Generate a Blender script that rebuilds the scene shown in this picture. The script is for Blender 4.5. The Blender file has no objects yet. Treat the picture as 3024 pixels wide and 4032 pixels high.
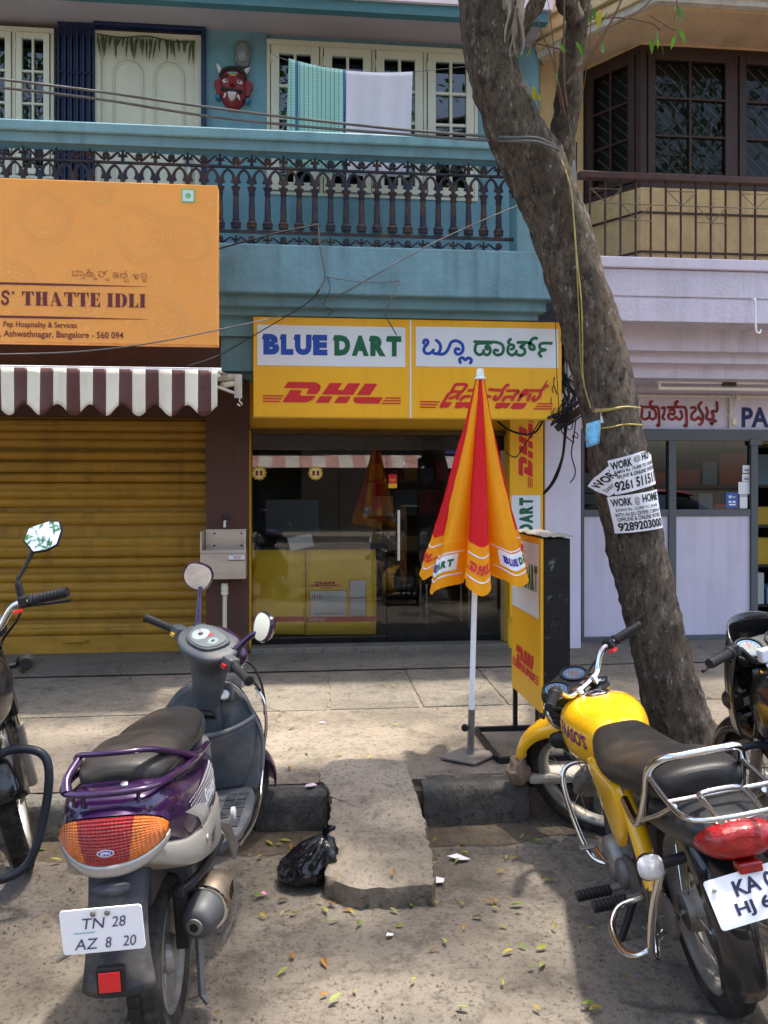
import bpy, bmesh, math, random
from mathutils import Vector, Matrix, noise as mnoise
rad = math.radians
random.seed(7)
SC = bpy.context.scene
COL = SC.collection

# ------------------------------------------------------------ camera, sky, sun, exposure
CAM_H, FPX, PW, PH, YH, YAW = 1.61, 3300.0, 3024.0, 4032.0, 1900.0, rad(5.8)
cam_data = bpy.data.cameras.new('camera')
cam = bpy.data.objects.new('camera', cam_data)
COL.objects.link(cam)
cam.location = (0, 0, CAM_H)
cam.rotation_euler = (rad(90), 0, -YAW)
cam_data.sensor_fit = 'VERTICAL'
cam_data.sensor_height = 36.0
cam_data.lens = 36.0 * FPX / PH
cam_data.shift_y = -(PH / 2 - YH) / PH
cam_data.clip_start = 0.05
cam_data.clip_end = 500
SC.camera = cam

SUN_TO = Vector((0.20, 0.06, 1.0)).normalized()
world = bpy.data.worlds.new('World')
SC.world = world
world.use_nodes = True
wn, wl = world.node_tree.nodes, world.node_tree.links
wn.clear()
wo = wn.new('ShaderNodeOutputWorld'); bg = wn.new('ShaderNodeBackground'); sky = wn.new('ShaderNodeTexSky')
sky.sky_type = 'NISHITA'; sky.sun_disc = False
sky.sun_elevation = math.asin(SUN_TO.z)
sky.sun_rotation = math.atan2(SUN_TO.x, SUN_TO.y)
sky.air_density = 1.0; sky.dust_density = 4.0; sky.ozone_density = 0.6
bg.inputs['Strength'].default_value = 0.15
wl.new(sky.outputs[0], bg.inputs['Color']); wl.new(bg.outputs[0], wo.inputs['Surface'])
sun_d = bpy.data.lights.new('sun', 'SUN'); sun_d.energy = 2.7; sun_d.angle = rad(2.4); sun_d.color = (1.0, 0.93, 0.82)
sun = bpy.data.objects.new('sun', sun_d); COL.objects.link(sun)
sun.rotation_euler = SUN_TO.to_track_quat('Z', 'Y').to_euler()
sun.location = (2, 2, 14)
vs = SC.view_settings
vs.view_transform = 'Standard'; vs.look = 'None'; vs.gamma = 1.0; vs.use_curve_mapping = False
vs.exposure = 2.15
SC.render.engine = 'CYCLES'
SC.cycles.use_denoising = True
SC.cycles.max_bounces = 8; SC.cycles.diffuse_bounces = 4; SC.cycles.glossy_bounces = 4
SC.cycles.transmission_bounces = 6; SC.cycles.transparent_max_bounces = 12
SC.cycles.caustics_reflective = False; SC.cycles.caustics_refractive = False
SC.cycles.sample_clamp_indirect = 6.0

# ------------------------------------------------------------ picture geometry
cY, sY = math.cos(YAW), math.sin(YAW)
def at(px, py, Y):
    "world point on the vertical plane y=Y that the photograph shows at px,py"
    u = (px - PW / 2) / FPX
    d = Y / (cY - u * sY)
    return Vector((d * (sY + u * cY), Y, CAM_H + (YH - py) / FPX * d))
def gnd(px, py, z=0.0):
    d = (CAM_H - z) * FPX / (py - YH); u = (px - PW / 2) / FPX
    return Vector((d * (sY + u * cY), d * (cY - u * sY), z))
def cz(xc, d, z):
    "point from sideways offset and depth along the view axis"
    return Vector((d * sY + xc * cY, d * cY - xc * sY, z))
def X(px, Y): return at(px, YH, Y).x
def Z(py, Y, px=1512): return at(px, py, Y).z

# ------------------------------------------------------------ materials
def lin(c):
    return tuple(((x / 255) / 12.92 if x / 255 <= .04045 else ((x / 255 + .055) / 1.055) ** 2.4) for x in c)
MATS = {}
def mat(name, col, rough=.6, metal=0., var=.12, vs=5., bump=0., bs=70., dirt=None, da=.5, ds=3., dth=.5, coat=0., spec=.28,
        streak=1., emit=0., rv=.12, alpha_leaf=False, runs=0., local=False):
    if name in MATS: return MATS[name]
    m = bpy.data.materials.new(name); m.use_nodes = True
    N, L = m.node_tree.nodes, m.node_tree.links
    b = N['Principled BSDF']
    b.inputs['Metallic'].default_value = metal
    b.inputs['Coat Weight'].default_value = coat
    b.inputs['Coat Roughness'].default_value = .06
    b.inputs['Specular IOR Level'].default_value = spec
    tc = N.new('ShaderNodeTexCoord') if local else N.new('ShaderNodeNewGeometry'); mp = N.new('ShaderNodeMapping')
    src = tc.outputs['Object' if local else 'Position']
    mp.inputs['Scale'].default_value = (1, 1, 1 / streak)
    L.new(src, mp.inputs[0])
    def noi(sc, det=5, ro=.6):
        n = N.new('ShaderNodeTexNoise'); n.inputs['Scale'].default_value = sc
        n.inputs['Detail'].default_value = det; n.inputs['Roughness'].default_value = ro
        L.new(mp.outputs[0], n.inputs['Vector']); return n
    def rng(src, a, c, lo, hi):
        r = N.new('ShaderNodeMapRange'); r.inputs[1].default_value = a; r.inputs[2].default_value = c
        r.inputs[3].default_value = lo; r.inputs[4].default_value = hi
        L.new(src, r.inputs[0]); return r.outputs[0]
    def mix(f, A, B):
        x = N.new('ShaderNodeMix'); x.data_type = 'RGBA'
        if hasattr(f, 'default_value') or not isinstance(f, float): L.new(f, x.inputs[0])
        for s, i in ((A, 6), (B, 7)):
            if isinstance(s, tuple): x.inputs[i].default_value = (*s[:3], 1)
            else: L.new(s, x.inputs[i])
        return x.outputs[2]
    n1 = noi(vs)
    f = rng(n1.outputs['Fac'], .3, .7, 0, 1)
    c = mix(f, tuple(x * (1 - var) for x in col), tuple(min(1, x * (1 + var)) for x in col))
    if dirt:
        n2 = noi(ds, 9, .68)
        f2 = rng(n2.outputs['Fac'], dth, dth + .18, 0, da)
        c = mix(f2, c, dirt)
    if runs:
        m2 = N.new('ShaderNodeMapping'); m2.inputs['Scale'].default_value = (1, 1, .07); L.new(src, m2.inputs[0])
        n4 = N.new('ShaderNodeTexNoise'); n4.inputs['Scale'].default_value = 11; n4.inputs['Detail'].default_value = 6; L.new(m2.outputs[0], n4.inputs['Vector'])
        n5 = noi(1.7, 4); mm = N.new('ShaderNodeMath'); mm.operation = 'MULTIPLY'
        L.new(rng(n4.outputs['Fac'], .48, .72, 0, runs), mm.inputs[0]); L.new(rng(n5.outputs['Fac'], .35, .62, .15, 1), mm.inputs[1])
        c = mix(mm.outputs[0], c, tuple(x * .42 + .008 for x in col))
    L.new(c, b.inputs['Base Color'])
    r = rng(n1.outputs['Fac'], .3, .7, max(.02, rough - rv * rough), min(1, rough + rv * rough))
    L.new(r, b.inputs['Roughness'])
    if bump:
        n3 = noi(bs, 6, .65); bp = N.new('ShaderNodeBump'); bp.inputs['Strength'].default_value = bump
        bp.inputs['Distance'].default_value = .01
        L.new(n3.outputs['Fac'], bp.inputs['Height']); L.new(bp.outputs[0], b.inputs['Normal'])
    if emit:
        b.inputs['Emission Color'].default_value = (*col, 1); b.inputs['Emission Strength'].default_value = emit
    if alpha_leaf:
        t = N.new('ShaderNodeBsdfTranslucent'); L.new(c, t.inputs['Color'])
        ms = N.new('ShaderNodeMixShader'); ms.inputs[0].default_value = .4
        L.new(b.outputs[0], ms.inputs[1]); L.new(t.outputs[0], ms.inputs[2])
        L.new(ms.outputs[0], N['Material Output'].inputs['Surface'])
    MATS[name] = m
    return m
def glass(name, tint=(.55, .6, .58), ior=1.5, rough=.01):
    if name in MATS: return MATS[name]
    m = bpy.data.materials.new(name); m.use_nodes = True
    N, L = m.node_tree.nodes, m.node_tree.links
    N.remove(N['Principled BSDF'])
    t = N.new('ShaderNodeBsdfTransparent'); t.inputs[0].default_value = (*tint, 1)
    g = N.new('ShaderNodeBsdfGlossy'); g.inputs['Roughness'].default_value = rough
    fr = N.new('ShaderNodeFresnel'); fr.inputs[0].default_value = ior
    mx = N.new('ShaderNodeMixShader')
    L.new(fr.outputs[0], mx.inputs[0]); L.new(t.outputs[0], mx.inputs[1]); L.new(g.outputs[0], mx.inputs[2])
    L.new(mx.outputs[0], N['Material Output'].inputs['Surface'])
    MATS[name] = m; return m

# ------------------------------------------------------------ mesh builder
def catmull(pts, n=6, closed=False):
    P = [tuple(p) for p in pts]; k = len(P); out = []
    if k < 3: return [list(p) for p in P]
    segs = k if closed else k - 1
    for i in range(segs):
        if closed: p0, p1, p2, p3 = P[(i - 1) % k], P[i], P[(i + 1) % k], P[(i + 2) % k]
        else: p0, p1, p2, p3 = P[max(i - 1, 0)], P[i], P[i + 1], P[min(i + 2, k - 1)]
        for j in range(n):
            t = j / n
            out.append([.5 * (2 * b + (c - a) * t + (2 * a - 5 * b + 4 * c - d) * t * t + (3 * b - a - 3 * c + d) * t ** 3)
                        for a, b, c, d in zip(p0, p1, p2, p3)])
    if not closed: out.append(list(P[-1]))
    return out
class MB:
    def __init__(s): s.v = []; s.f = []
    def add(s, vs, fs, M=None):
        o = len(s.v)
        s.v += [tuple((M @ Vector(v)) if M else v) for v in vs]
        s.f += [tuple(i + o for i in f) for f in fs]; return s
    def box(s, x0, x1, y0, y1, z0, z1, M=None):
        return s.add([(x0, y0, z0), (x1, y0, z0), (x1, y1, z0), (x0, y1, z0), (x0, y0, z1), (x1, y0, z1), (x1, y1, z1), (x0, y1, z1)],
                     [(0, 3, 2, 1), (4, 5, 6, 7), (0, 1, 5, 4), (1, 2, 6, 5), (2, 3, 7, 6), (3, 0, 4, 7)], M)
    def cbox(s, c, d, M=None):
        T = Matrix.Translation(c)
        return s.box(-d[0] / 2, d[0] / 2, -d[1] / 2, d[1] / 2, -d[2] / 2, d[2] / 2, T @ M if M else T)
    def prism(s, poly, a, b, plane='xz', M=None):
        n = len(poly)
        mk = {'xz': lambda p, t: (p[0], t, p[1]), 'xy': lambda p, t: (p[0], p[1], t), 'yz': lambda p, t: (t, p[0], p[1])}[plane]
        vs = [mk(p, a) for p in poly] + [mk(p, b) for p in poly]
        fs = [tuple(range(n)), tuple(range(2 * n - 1, n - 1, -1))] + [(i, i + n, (i + 1) % n + n, (i + 1) % n) for i in range(n)]
        return s.add(vs, fs, M)
    def tube(s, pts, r, n=8, caps=True, closed=False, sm=0, flat=1.0, M=None):
        if sm:
            if isinstance(r, (list, tuple)):
                q = catmull([(*p, rr) for p, rr in zip(pts, r)], sm, closed); pts = [p[:3] for p in q]; r = [p[3] for p in q]
            else: pts = catmull(pts, sm, closed)
        P = [Vector(p) for p in pts]; k = len(P); vs = []; fs = []
        R = r if isinstance(r, (list, tuple)) else [r] * k
        prev = None
        for i in range(k):
            t = (P[(i + 1) % k] - P[i - 1]) if closed else (P[min(i + 1, k - 1)] - P[max(i - 1, 0)])
            t = t.normalized() if t.length > 1e-9 else Vector((0, 0, 1))
            if prev is None:
                a = Vector((0, 0, 1)) if abs(t.z) < .9 else Vector((1, 0, 0))
                nn = t.cross(a).normalized()
            else:
                nn = prev - t * prev.dot(t)
                nn = nn.normalized() if nn.length > 1e-6 else t.orthogonal().normalized()
            prev = nn; bb = t.cross(nn)
            for j in range(n):
                an = 2 * math.pi * j / n
                vs.append(P[i] + nn * math.cos(an) * R[i] + bb * math.sin(an) * R[i] * flat)
        for i in range(k if closed else k - 1):
            i2 = (i + 1) % k
            for j in range(n):
                fs.append((i * n + j, i * n + (j + 1) % n, i2 * n + (j + 1) % n, i2 * n + j))
        if caps and not closed:
            fs.append(tuple(range(n - 1, -1, -1))); fs.append(tuple(range((k - 1) * n, k * n)))
        return s.add(vs, fs, M)
    def loft(s, rings, caps=True, M=None, closed=False):
        n = len(rings[0]); vs = [p for r in rings for p in r]; fs = []
        K = len(rings)
        for i in range(K if closed else K - 1):
            i2 = (i + 1) % K
            for j in range(n): fs.append((i * n + j, i * n + (j + 1) % n, i2 * n + (j + 1) % n, i2 * n + j))
        if caps and not closed:
            fs.append(tuple(range(n - 1, -1, -1))); fs.append(tuple(range((K - 1) * n, K * n)))
        return s.add(vs, fs, M)
    def lathe(s, prof, n=16, M=None, caps=True):
        "profile of (radius, z)"
        rings = [[(r * math.cos(2 * math.pi * j / n), r * math.sin(2 * math.pi * j / n), z) for j in range(n)] for r, z in prof]
        return s.loft(rings, caps, M)
    def grid(s, fn, nu, nv, M=None, wrap=False):
        vs = [fn(i / nu, j / nv) for j in range(nv + 1) for i in range(nu + 1)]
        fs = [(j * (nu + 1) + i, j * (nu + 1) + i + 1, (j + 1) * (nu + 1) + i + 1, (j + 1) * (nu + 1) + i) for j in range(nv) for i in range(nu)]
        return s.add(vs, fs, M)
    def ball(s, c, r, n=10, m=7, M=None):
        if not isinstance(r, (list, tuple)): r = (r, r, r)
        rings = []
        for i in range(m + 1):
            a = math.pi * i / m
            rr = max(1e-4, math.sin(a))
            rings.append([(c[0] + r[0] * rr * math.cos(2 * math.pi * j / n), c[1] + r[1] * rr * math.sin(2 * math.pi * j / n), c[2] - r[2] * math.cos(a)) for j in range(n)])
        return s.loft(rings, True, M)
    def xf(s, M): s.v = [tuple(M @ Vector(v)) for v in s.v]; return s
    def mesh(s, name, m, smooth=None):
        me = bpy.data.meshes.new(name); me.from_pydata([tuple(v) for v in s.v], [], s.f)
        me.update()
        if m: me.materials.append(m)
        if smooth is not None:
            me.shade_smooth(); me.set_sharp_from_angle(angle=rad(smooth))
        return me
    def build(s, name, m, parent=None, smooth=None, bevel=0, solid=0, bseg=2, fix=True, sub=0, loc=None):
        me = s.mesh(name, m, smooth)
        if fix:
            bm = bmesh.new(); bm.from_mesh(me); bmesh.ops.recalc_face_normals(bm, faces=bm.faces); bm.to_mesh(me); bm.free()
            if smooth is not None: me.set_sharp_from_angle(angle=rad(smooth))
        o = bpy.data.objects.new(name, me); COL.objects.link(o)
        if parent: o.parent = parent
        if loc: o.location = loc
        if solid:
            md = o.modifiers.new('thick', 'SOLIDIFY'); md.thickness = solid; md.offset = 0
        if bevel:
            md = o.modifiers.new('edge', 'BEVEL'); md.width = bevel; md.segments = bseg; md.limit_method = 'ANGLE'; md.angle_limit = rad(40)
        if sub:
            md = o.modifiers.new('sub', 'SUBSURF'); md.levels = sub; md.render_levels = sub
        return o
def inst(o, parent=None, loc=None, rot=None, scale=None):
    c = o.copy(); COL.objects.link(c)
    if parent is not None: c.parent = parent
    if loc is not None: c.location = loc
    if rot is not None: c.rotation_euler = rot
    if scale is not None: c.scale = scale
    return c
from mathutils.bvhtree import BVHTree
def skin(objs, sx, lift=.0015):
    "print mapping onto the side of built parts: shoots along x from side sx at (length, height)"
    tr = []
    for o in objs:
        tr.append(BVHTree.FromPolygons([v.co.copy() for v in o.data.vertices], [tuple(p.vertices) for p in o.data.polygons]))
    def f(a, b, k=0):
        best = None
        for t in tr:
            h = t.ray_cast(Vector((sx * 2, a, b)), Vector((-sx, 0, 0)))
            if h[0] is not None and (best is None or h[0].x * sx > best * sx): best = h[0].x
        return Vector(((best if best is not None else 0) + sx * (lift + k * .0006), a, b))
    return f
def tag(o, label=None, cat=None, group=None, kind=None):
    if label: o['label'] = label
    if cat: o['category'] = cat
    if group: o['group'] = group
    if kind: o['kind'] = kind
    return o
def thing(name, label, cat, loc=(0, 0, 0), rz=0, group=None):
    o = bpy.data.objects.new(name, None); COL.objects.link(o)
    o.location = loc; o.rotation_euler = (0, 0, rz); o.empty_display_size = .1
    return tag(o, label, cat, group)
def struct(o): o['kind'] = 'structure'; return o

# ------------------------------------------------------------ flat print: lettering and marks
_txt = {}
def text2d(s, bold=0.0, shear=0.0, spacing=1.0, res=3):
    key = (s, bold, shear, spacing, res)
    if key in _txt: return _txt[key]
    cu = bpy.data.curves.new('t', 'FONT'); cu.body = s; cu.size = 1.0; cu.offset = bold; cu.shear = shear
    cu.space_character = spacing; cu.fill_mode = 'FRONT'; cu.resolution_u = res
    ob = bpy.data.objects.new('t', cu); COL.objects.link(ob)
    bpy.context.view_layer.update()
    me = bpy.data.meshes.new_from_object(ob.evaluated_get(bpy.context.evaluated_depsgraph_get()))
    V = [(v.co.x, v.co.y) for v in me.vertices]; F = [tuple(p.vertices) for p in me.polygons]
    bpy.data.objects.remove(ob); bpy.data.curves.remove(cu); bpy.data.meshes.remove(me)
    _txt[key] = (V, F); return V, F
def fit(VF, x0, x1, y0, y1):
    V, F = VF
    ax, bx = min(v[0] for v in V), max(v[0] for v in V); ay, by = min(v[1] for v in V), max(v[1] for v in V)
    return [(x0 + (v[0] - ax) / (bx - ax) * (x1 - x0), y0 + (v[1] - ay) / (by - ay) * (y1 - y0)) for v in V], F
def strokes2d(lines, w, sm=5):
    "round-ended ribbons; each one carries a small lift so that none share a plane"
    V = []; F = []; LIFT = []
    for k, ln in enumerate(lines):
        P = catmull(ln, sm) if len(ln) > 2 else [list(p) for p in ln]
        P = [Vector((p[0], p[1])) for p in P]; n = len(P); o = len(V)
        for i in range(n):
            t = (P[min(i + 1, n - 1)] - P[max(i - 1, 0)])
            t = t.normalized() if t.length > 1e-9 else Vector((1, 0))
            nn = Vector((-t.y, t.x)) * w / 2
            V += [tuple(P[i] + nn), tuple(P[i] - nn)]; LIFT += [k] * 2
        F += [(o + 2 * i, o + 2 * i + 1, o + 2 * i + 3, o + 2 * i + 2) for i in range(n - 1)]
        for c, sg in ((P[0], P[0] - P[min(1, n - 1)]), (P[-1], P[-1] - P[max(0, n - 2)])):
            a0 = math.atan2(sg.y, sg.x); o = len(V)
            V += [(c.x + w / 2 * math.cos(a0 + (q / 4 - 1) * math.pi / 2), c.y + w / 2 * math.sin(a0 + (q / 4 - 1) * math.pi / 2)) for q in range(9)]
            LIFT += [k] * 9; F.append(tuple(range(o, o + 9)))
    return V, F, LIFT
def plane(o, ax, ay, lift=.002):
    "map print coordinates in metres onto a flat face"
    o, ax, ay = Vector(o), Vector(ax).normalized(), Vector(ay).normalized(); n = ax.cross(ay)
    return lambda x, y, k=0: o + ax * x + ay * y + n * (lift + k * .00025)
def stamp(name, VF, mp, m, parent, grid=0):
    V, F = VF[0], VF[1]; L = VF[2] if len(VF) > 2 else [0] * len(V)
    me = bpy.data.meshes.new(name)
    if grid:
        bm = bmesh.new(); bv = [bm.verts.new((v[0], v[1], l)) for v, l in zip(V, L)]
        for f in F:
            try: bm.faces.new([bv[i] for i in f])
            except ValueError: pass
        for ax in (0, 1):
            lo = min(v[ax] for v in V); hi = max(v[ax] for v in V); t = lo + grid
            while t < hi:
                co = (t, 0, 0) if ax == 0 else (0, t, 0); no = (1, 0, 0) if ax == 0 else (0, 1, 0)
                bmesh.ops.bisect_plane(bm, geom=bm.verts[:] + bm.edges[:] + bm.faces[:], plane_co=co, plane_no=no); t += grid
        for v in bm.verts: v.co = mp(v.co.x, v.co.y, v.co.z)
        bm.to_mesh(me); bm.free()
    else:
        me.from_pydata([tuple(mp(v[0], v[1], l)) for v, l in zip(V, L)], [], F)
    me.materials.append(m); me.update()
    o = bpy.data.objects.new(name, me); COL.objects.link(o)
    if parent: o.parent = parent
    return o
def rect2d(x0, x1, y0, y1): return [(x0, y0), (x1, y0), (x1, y1), (x0, y1)], [(0, 1, 2, 3)]
def poly2d(*polys):
    V = []; F = []
    for p in polys: F.append(tuple(range(len(V), len(V) + len(p)))); V += list(p)
    return V, F
def disc2d(cx, cy, rx, ry=None, n=20):
    ry = ry or rx
    return [(cx + rx * math.cos(2 * math.pi * i / n), cy + ry * math.sin(2 * math.pi * i / n)) for i in range(n)], [tuple(range(n))]
def ringpoly(cx, cy, r1, r2, n=24):
    V = []; F = []
    for i in range(n):
        a = 2 * math.pi * i / n; V += [(cx + r1 * math.cos(a), cy + r1 * math.sin(a)), (cx + r2 * math.cos(a), cy + r2 * math.sin(a))]
    for i in range(n):
        j = (i + 1) % n; F.append((2 * i, 2 * i + 1, 2 * j + 1, 2 * j))
    return V, F
# ------------------------------------------------------------ materials of the place
BLUE = mat('blue_wall_paint', (.125, .245, .295), .7, runs=.55, var=.14, vs=3, bump=.35, bs=45, dirt=(.10, .13, .14), da=.35, ds=2.5, dth=.55)
BLUE_SLAB = mat('blue_slab_paint', (.135, .26, .320), .65, runs=.6, var=.16, vs=4, bump=.8, bs=22, dirt=(.16, .21, .23), da=.5, ds=6, dth=.56)
BLUE_RAIL = mat('blue_rail_paint', (.15, .30, .36), .5, runs=.4, var=.08, vs=4, bump=.2, bs=30, dirt=(.10, .14, .15), da=.5, ds=4, dth=.58)
NAVY = mat('navy_iron_paint', (.012, .020, .060), .45, var=.25, vs=20, dirt=(.06, .04, .03), da=.5, ds=12, dth=.6)
IRON = mat('rusty_navy_iron', (.022, .024, .042), .62, var=.3, vs=14, bump=.5, bs=90, dirt=(.085, .045, .025), da=.8, ds=9, dth=.46)
CREAM = mat('cream_joinery_paint', (.52, .50, .40), .45, var=.06, vs=4, dirt=(.30, .27, .2), da=.4, ds=5, dth=.62)
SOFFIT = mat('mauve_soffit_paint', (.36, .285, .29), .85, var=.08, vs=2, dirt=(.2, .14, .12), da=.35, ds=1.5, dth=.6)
BROWN = mat('brown_wall_paint', (.075, .034, .026), .6, runs=.5, var=.1, vs=4, dirt=(.13, .115, .10), da=.5, ds=2.2, dth=.66)
LILAC = mat('lilac_wall_paint', (.53, .495, .60), .75, runs=.35, var=.04, vs=3, dirt=(.33, .30, .34), da=.35, ds=2.5, dth=.62)
LILAC_R = mat('lilac_rough_plaster', (.53, .495, .60), .6, runs=.4, var=.06, vs=6, bump=1.0, bs=38, dirt=(.42, .38, .44), da=.4, ds=4, dth=.6)
TAN = mat('tan_rough_plaster', (.46, .32, .155), .9, runs=.5, var=.12, vs=9, bump=1.0, bs=42, dirt=(.16, .10, .05), da=.7, ds=22, dth=.6)
TAN_S = mat('tan_smooth_plaster', (.46, .32, .19), .85, var=.1, vs=4, dirt=(.2, .13, .07), da=.5, ds=5, dth=.55)
DWOOD = mat('dark_brown_joinery', (.030, .014, .010), .5, var=.2, vs=10)
GREYM = mat('grey_metal_frame', (.085, .095, .105), .55, var=.1, vs=6, dirt=(.05, .05, .05), da=.4, ds=7, dth=.6)
SHUT = mat('ochre_shutter_paint', (.33, .175, .020), .5, runs=.6, var=.16, vs=3, dirt=(.13, .07, .012), da=.6, ds=5, dth=.56, streak=.35)
YELP = mat('yellow_wall_paint', (.62, .34, .02), .55, var=.08, vs=4, dirt=(.2, .12, .03), da=.6, ds=6, dth=.6)
BLACKP = mat('black_frame', (.008, .008, .009), .22, var=.2, vs=6, dirt=(.04, .04, .035), da=.5, ds=8, dth=.6)
BLK = mat('black_plastic', (.012, .012, .013), .45, var=.2, vs=12, dirt=(.07, .06, .05), da=.3, ds=9, dth=.58)
WHITE = mat('white_paint', (.72, .72, .72), .45, var=.03, vs=5)
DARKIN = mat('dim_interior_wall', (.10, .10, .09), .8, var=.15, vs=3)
STEEL = mat('brushed_steel', (.52, .50, .47), .34, 1.0, var=.08, vs=4, streak=.2)
PVC = mat('cream_plastic_pipe', (.62, .58, .46), .4, var=.06, dirt=(.3, .26, .2), da=.6, ds=9, dth=.55)
GLASS = glass('shop_glass', (.96, .98, .97), 1.8)
GLASSW = glass('window_glass', (.25, .28, .27), 1.75)
CABLE = mat('black_cable', (.012, .012, .012), .6, var=.2)
CABLEG = mat('grey_cable', (.10, .10, .10), .6, var=.2)
CABLEY = mat('yellow_wire', (.33, .26, .08), .6, var=.3, vs=20, dirt=(.12, .2, .25), da=.8, ds=14, dth=.6)

def ground_mat(name, c1, c2, c3, peb=.5, crack=0.):
    m = bpy.data.materials.new(name); m.use_nodes = True; N, L = m.node_tree.nodes, m.node_tree.links
    b = N['Principled BSDF']; tc = N.new('ShaderNodeTexCoord')
    def noi(sc, det=6, ro=.6):
        n = N.new('ShaderNodeTexNoise'); n.inputs['Scale'].default_value = sc; n.inputs['Detail'].default_value = det
        n.inputs['Roughness'].default_value = ro; L.new(tc.outputs['Object'], n.inputs['Vector']); return n.outputs['Fac']
    def rng(s, a, c, lo=0., hi=1.):
        r = N.new('ShaderNodeMapRange'); r.inputs[1].default_value = a; r.inputs[2].default_value = c
        r.inputs[3].default_value = lo; r.inputs[4].default_value = hi; L.new(s, r.inputs[0]); return r.outputs[0]
    def mix(f, A, B):
        x = N.new('ShaderNodeMix'); x.data_type = 'RGBA'; L.new(f, x.inputs[0])
        for s, i in ((A, 6), (B, 7)):
            if isinstance(s, tuple): x.inputs[i].default_value = (*s, 1)
            else: L.new(s, x.inputs[i])
        return x.outputs[2]
    c = mix(rng(noi(1.1, 8, .65), .36, .64), c1, c2)
    c = mix(rng(noi(7, 9, .75), .50, .66, 0, .8), c, c3)
    c = mix(rng(noi(.55, 5, .6), .54, .66, 0, .45), c, tuple(x * .55 for x in c1))
    if crack:
        nv = N.new('ShaderNodeTexNoise'); nv.inputs['Scale'].default_value = 2.2; nv.inputs['Detail'].default_value = 6; L.new(tc.outputs['Object'], nv.inputs['Vector'])
        av = N.new('ShaderNodeVectorMath'); av.operation = 'MULTIPLY_ADD'; L.new(nv.outputs['Color'], av.inputs[0]); av.inputs[1].default_value = (.5, .5, .5); L.new(tc.outputs['Object'], av.inputs[2])
        vc = N.new('ShaderNodeTexVoronoi'); vc.feature = 'DISTANCE_TO_EDGE'; vc.inputs['Scale'].default_value = crack; L.new(av.outputs[0], vc.inputs['Vector'])
        gate = N.new('ShaderNodeMath'); gate.operation = 'MULTIPLY'; L.new(rng(vc.outputs['Distance'], .003, .012, .8, 0), gate.inputs[0]); L.new(rng(noi(.9, 3), .48, .6, 0, 1), gate.inputs[1])
        c = mix(gate.outputs[0], c, tuple(x * .3 for x in c1))
    dk = mix(rng(noi(48, 6, .75), .52, .64, 0, .75), c, tuple(x * .35 for x in c1))
    v = N.new('ShaderNodeTexVoronoi'); v.inputs['Scale'].default_value = 120; L.new(tc.outputs['Object'], v.inputs['Vector'])
    pe = mix(rng(v.outputs['Distance'], .08, .2, peb, 0.), dk, tuple(min(1, x * 1.5) for x in c2))
    L.new(pe, b.inputs['Base Color'])
    b.inputs['Roughness'].default_value = .92; b.inputs['Specular IOR Level'].default_value = .25
    bp = N.new('ShaderNodeBump'); bp.inputs['Strength'].default_value = .8; bp.inputs['Distance'].default_value = .016
    ad = N.new('ShaderNodeMath'); ad.operation = 'ADD'; L.new(noi(28, 9, .72), ad.inputs[0]); L.new(rng(v.outputs['Distance'], 0, .3, .35, 0), ad.inputs[1])
    L.new(ad.outputs[0], bp.inputs['Height']); L.new(bp.outputs[0], b.inputs['Normal'])
    return m
ROAD = ground_mat('dusty_road', (.128, .109, .090), (.215, .188, .156), (.066, .055, .045), .4, .6)
PAVE = ground_mat('worn_concrete', (.155, .130, .102), (.245, .21, .165), (.095, .080, .063), .2, .9)
PAVE_D = ground_mat('grey_concrete', (.135, .120, .098), (.195, .172, .14), (.085, .075, .062), .12, 1.1)  # a little darker and greyer than the front apron
KTAR = ground_mat('tarred_kerb_face', (.050, .050, .050), (.105, .098, .088), (.165, .140, .108), .15)
KERBM = ground_mat('kerb_concrete', (.16, .15, .13), (.20, .19, .165), (.09, .085, .075), .1)
SLABM = ground_mat('slab_stone', (.185, .158, .126), (.28, .24, .195), (.11, .093, .074), .15)
DIRT = ground_mat('gutter_dirt', (.085, .065, .048), (.12, .095, .07), (.05, .038, .028), .3)

KY, PZ = 3.86, 0.195           # kerb line and pavement height
# ------------------------------------------------------------ ground, pavement, kerb
def bump_sheet(x0, x1, y0, y1, z, nx, ny, amp, sc, seed=0):
    def fn(u, v):
        x, y = x0 + (x1 - x0) * u, y0 + (y1 - y0) * v
        return (x, y, z + amp * mnoise.noise(Vector((x * sc, y * sc, seed))) + amp * .4 * mnoise.noise(Vector((x * sc * 4, y * sc * 4, seed + 5))))
    return MB().grid(fn, nx, ny)
g = MB(); g.add([(-150, -150, -.06), (150, -150, -.06), (150, 150, -.06), (-150, 150, -.06)], [(0, 1, 2, 3)])
struct(g.build('ground', DIRT))
struct(bump_sheet(-14, 14, -9, KY - .02, -.006, 180, 120, .007, 2.2, 3).build('road', ROAD, smooth=80))
pav = struct(MB().box(-14, 14, KY + .11, 7.9, -.05, PZ - .004).build('pavement', PAVE))
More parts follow.
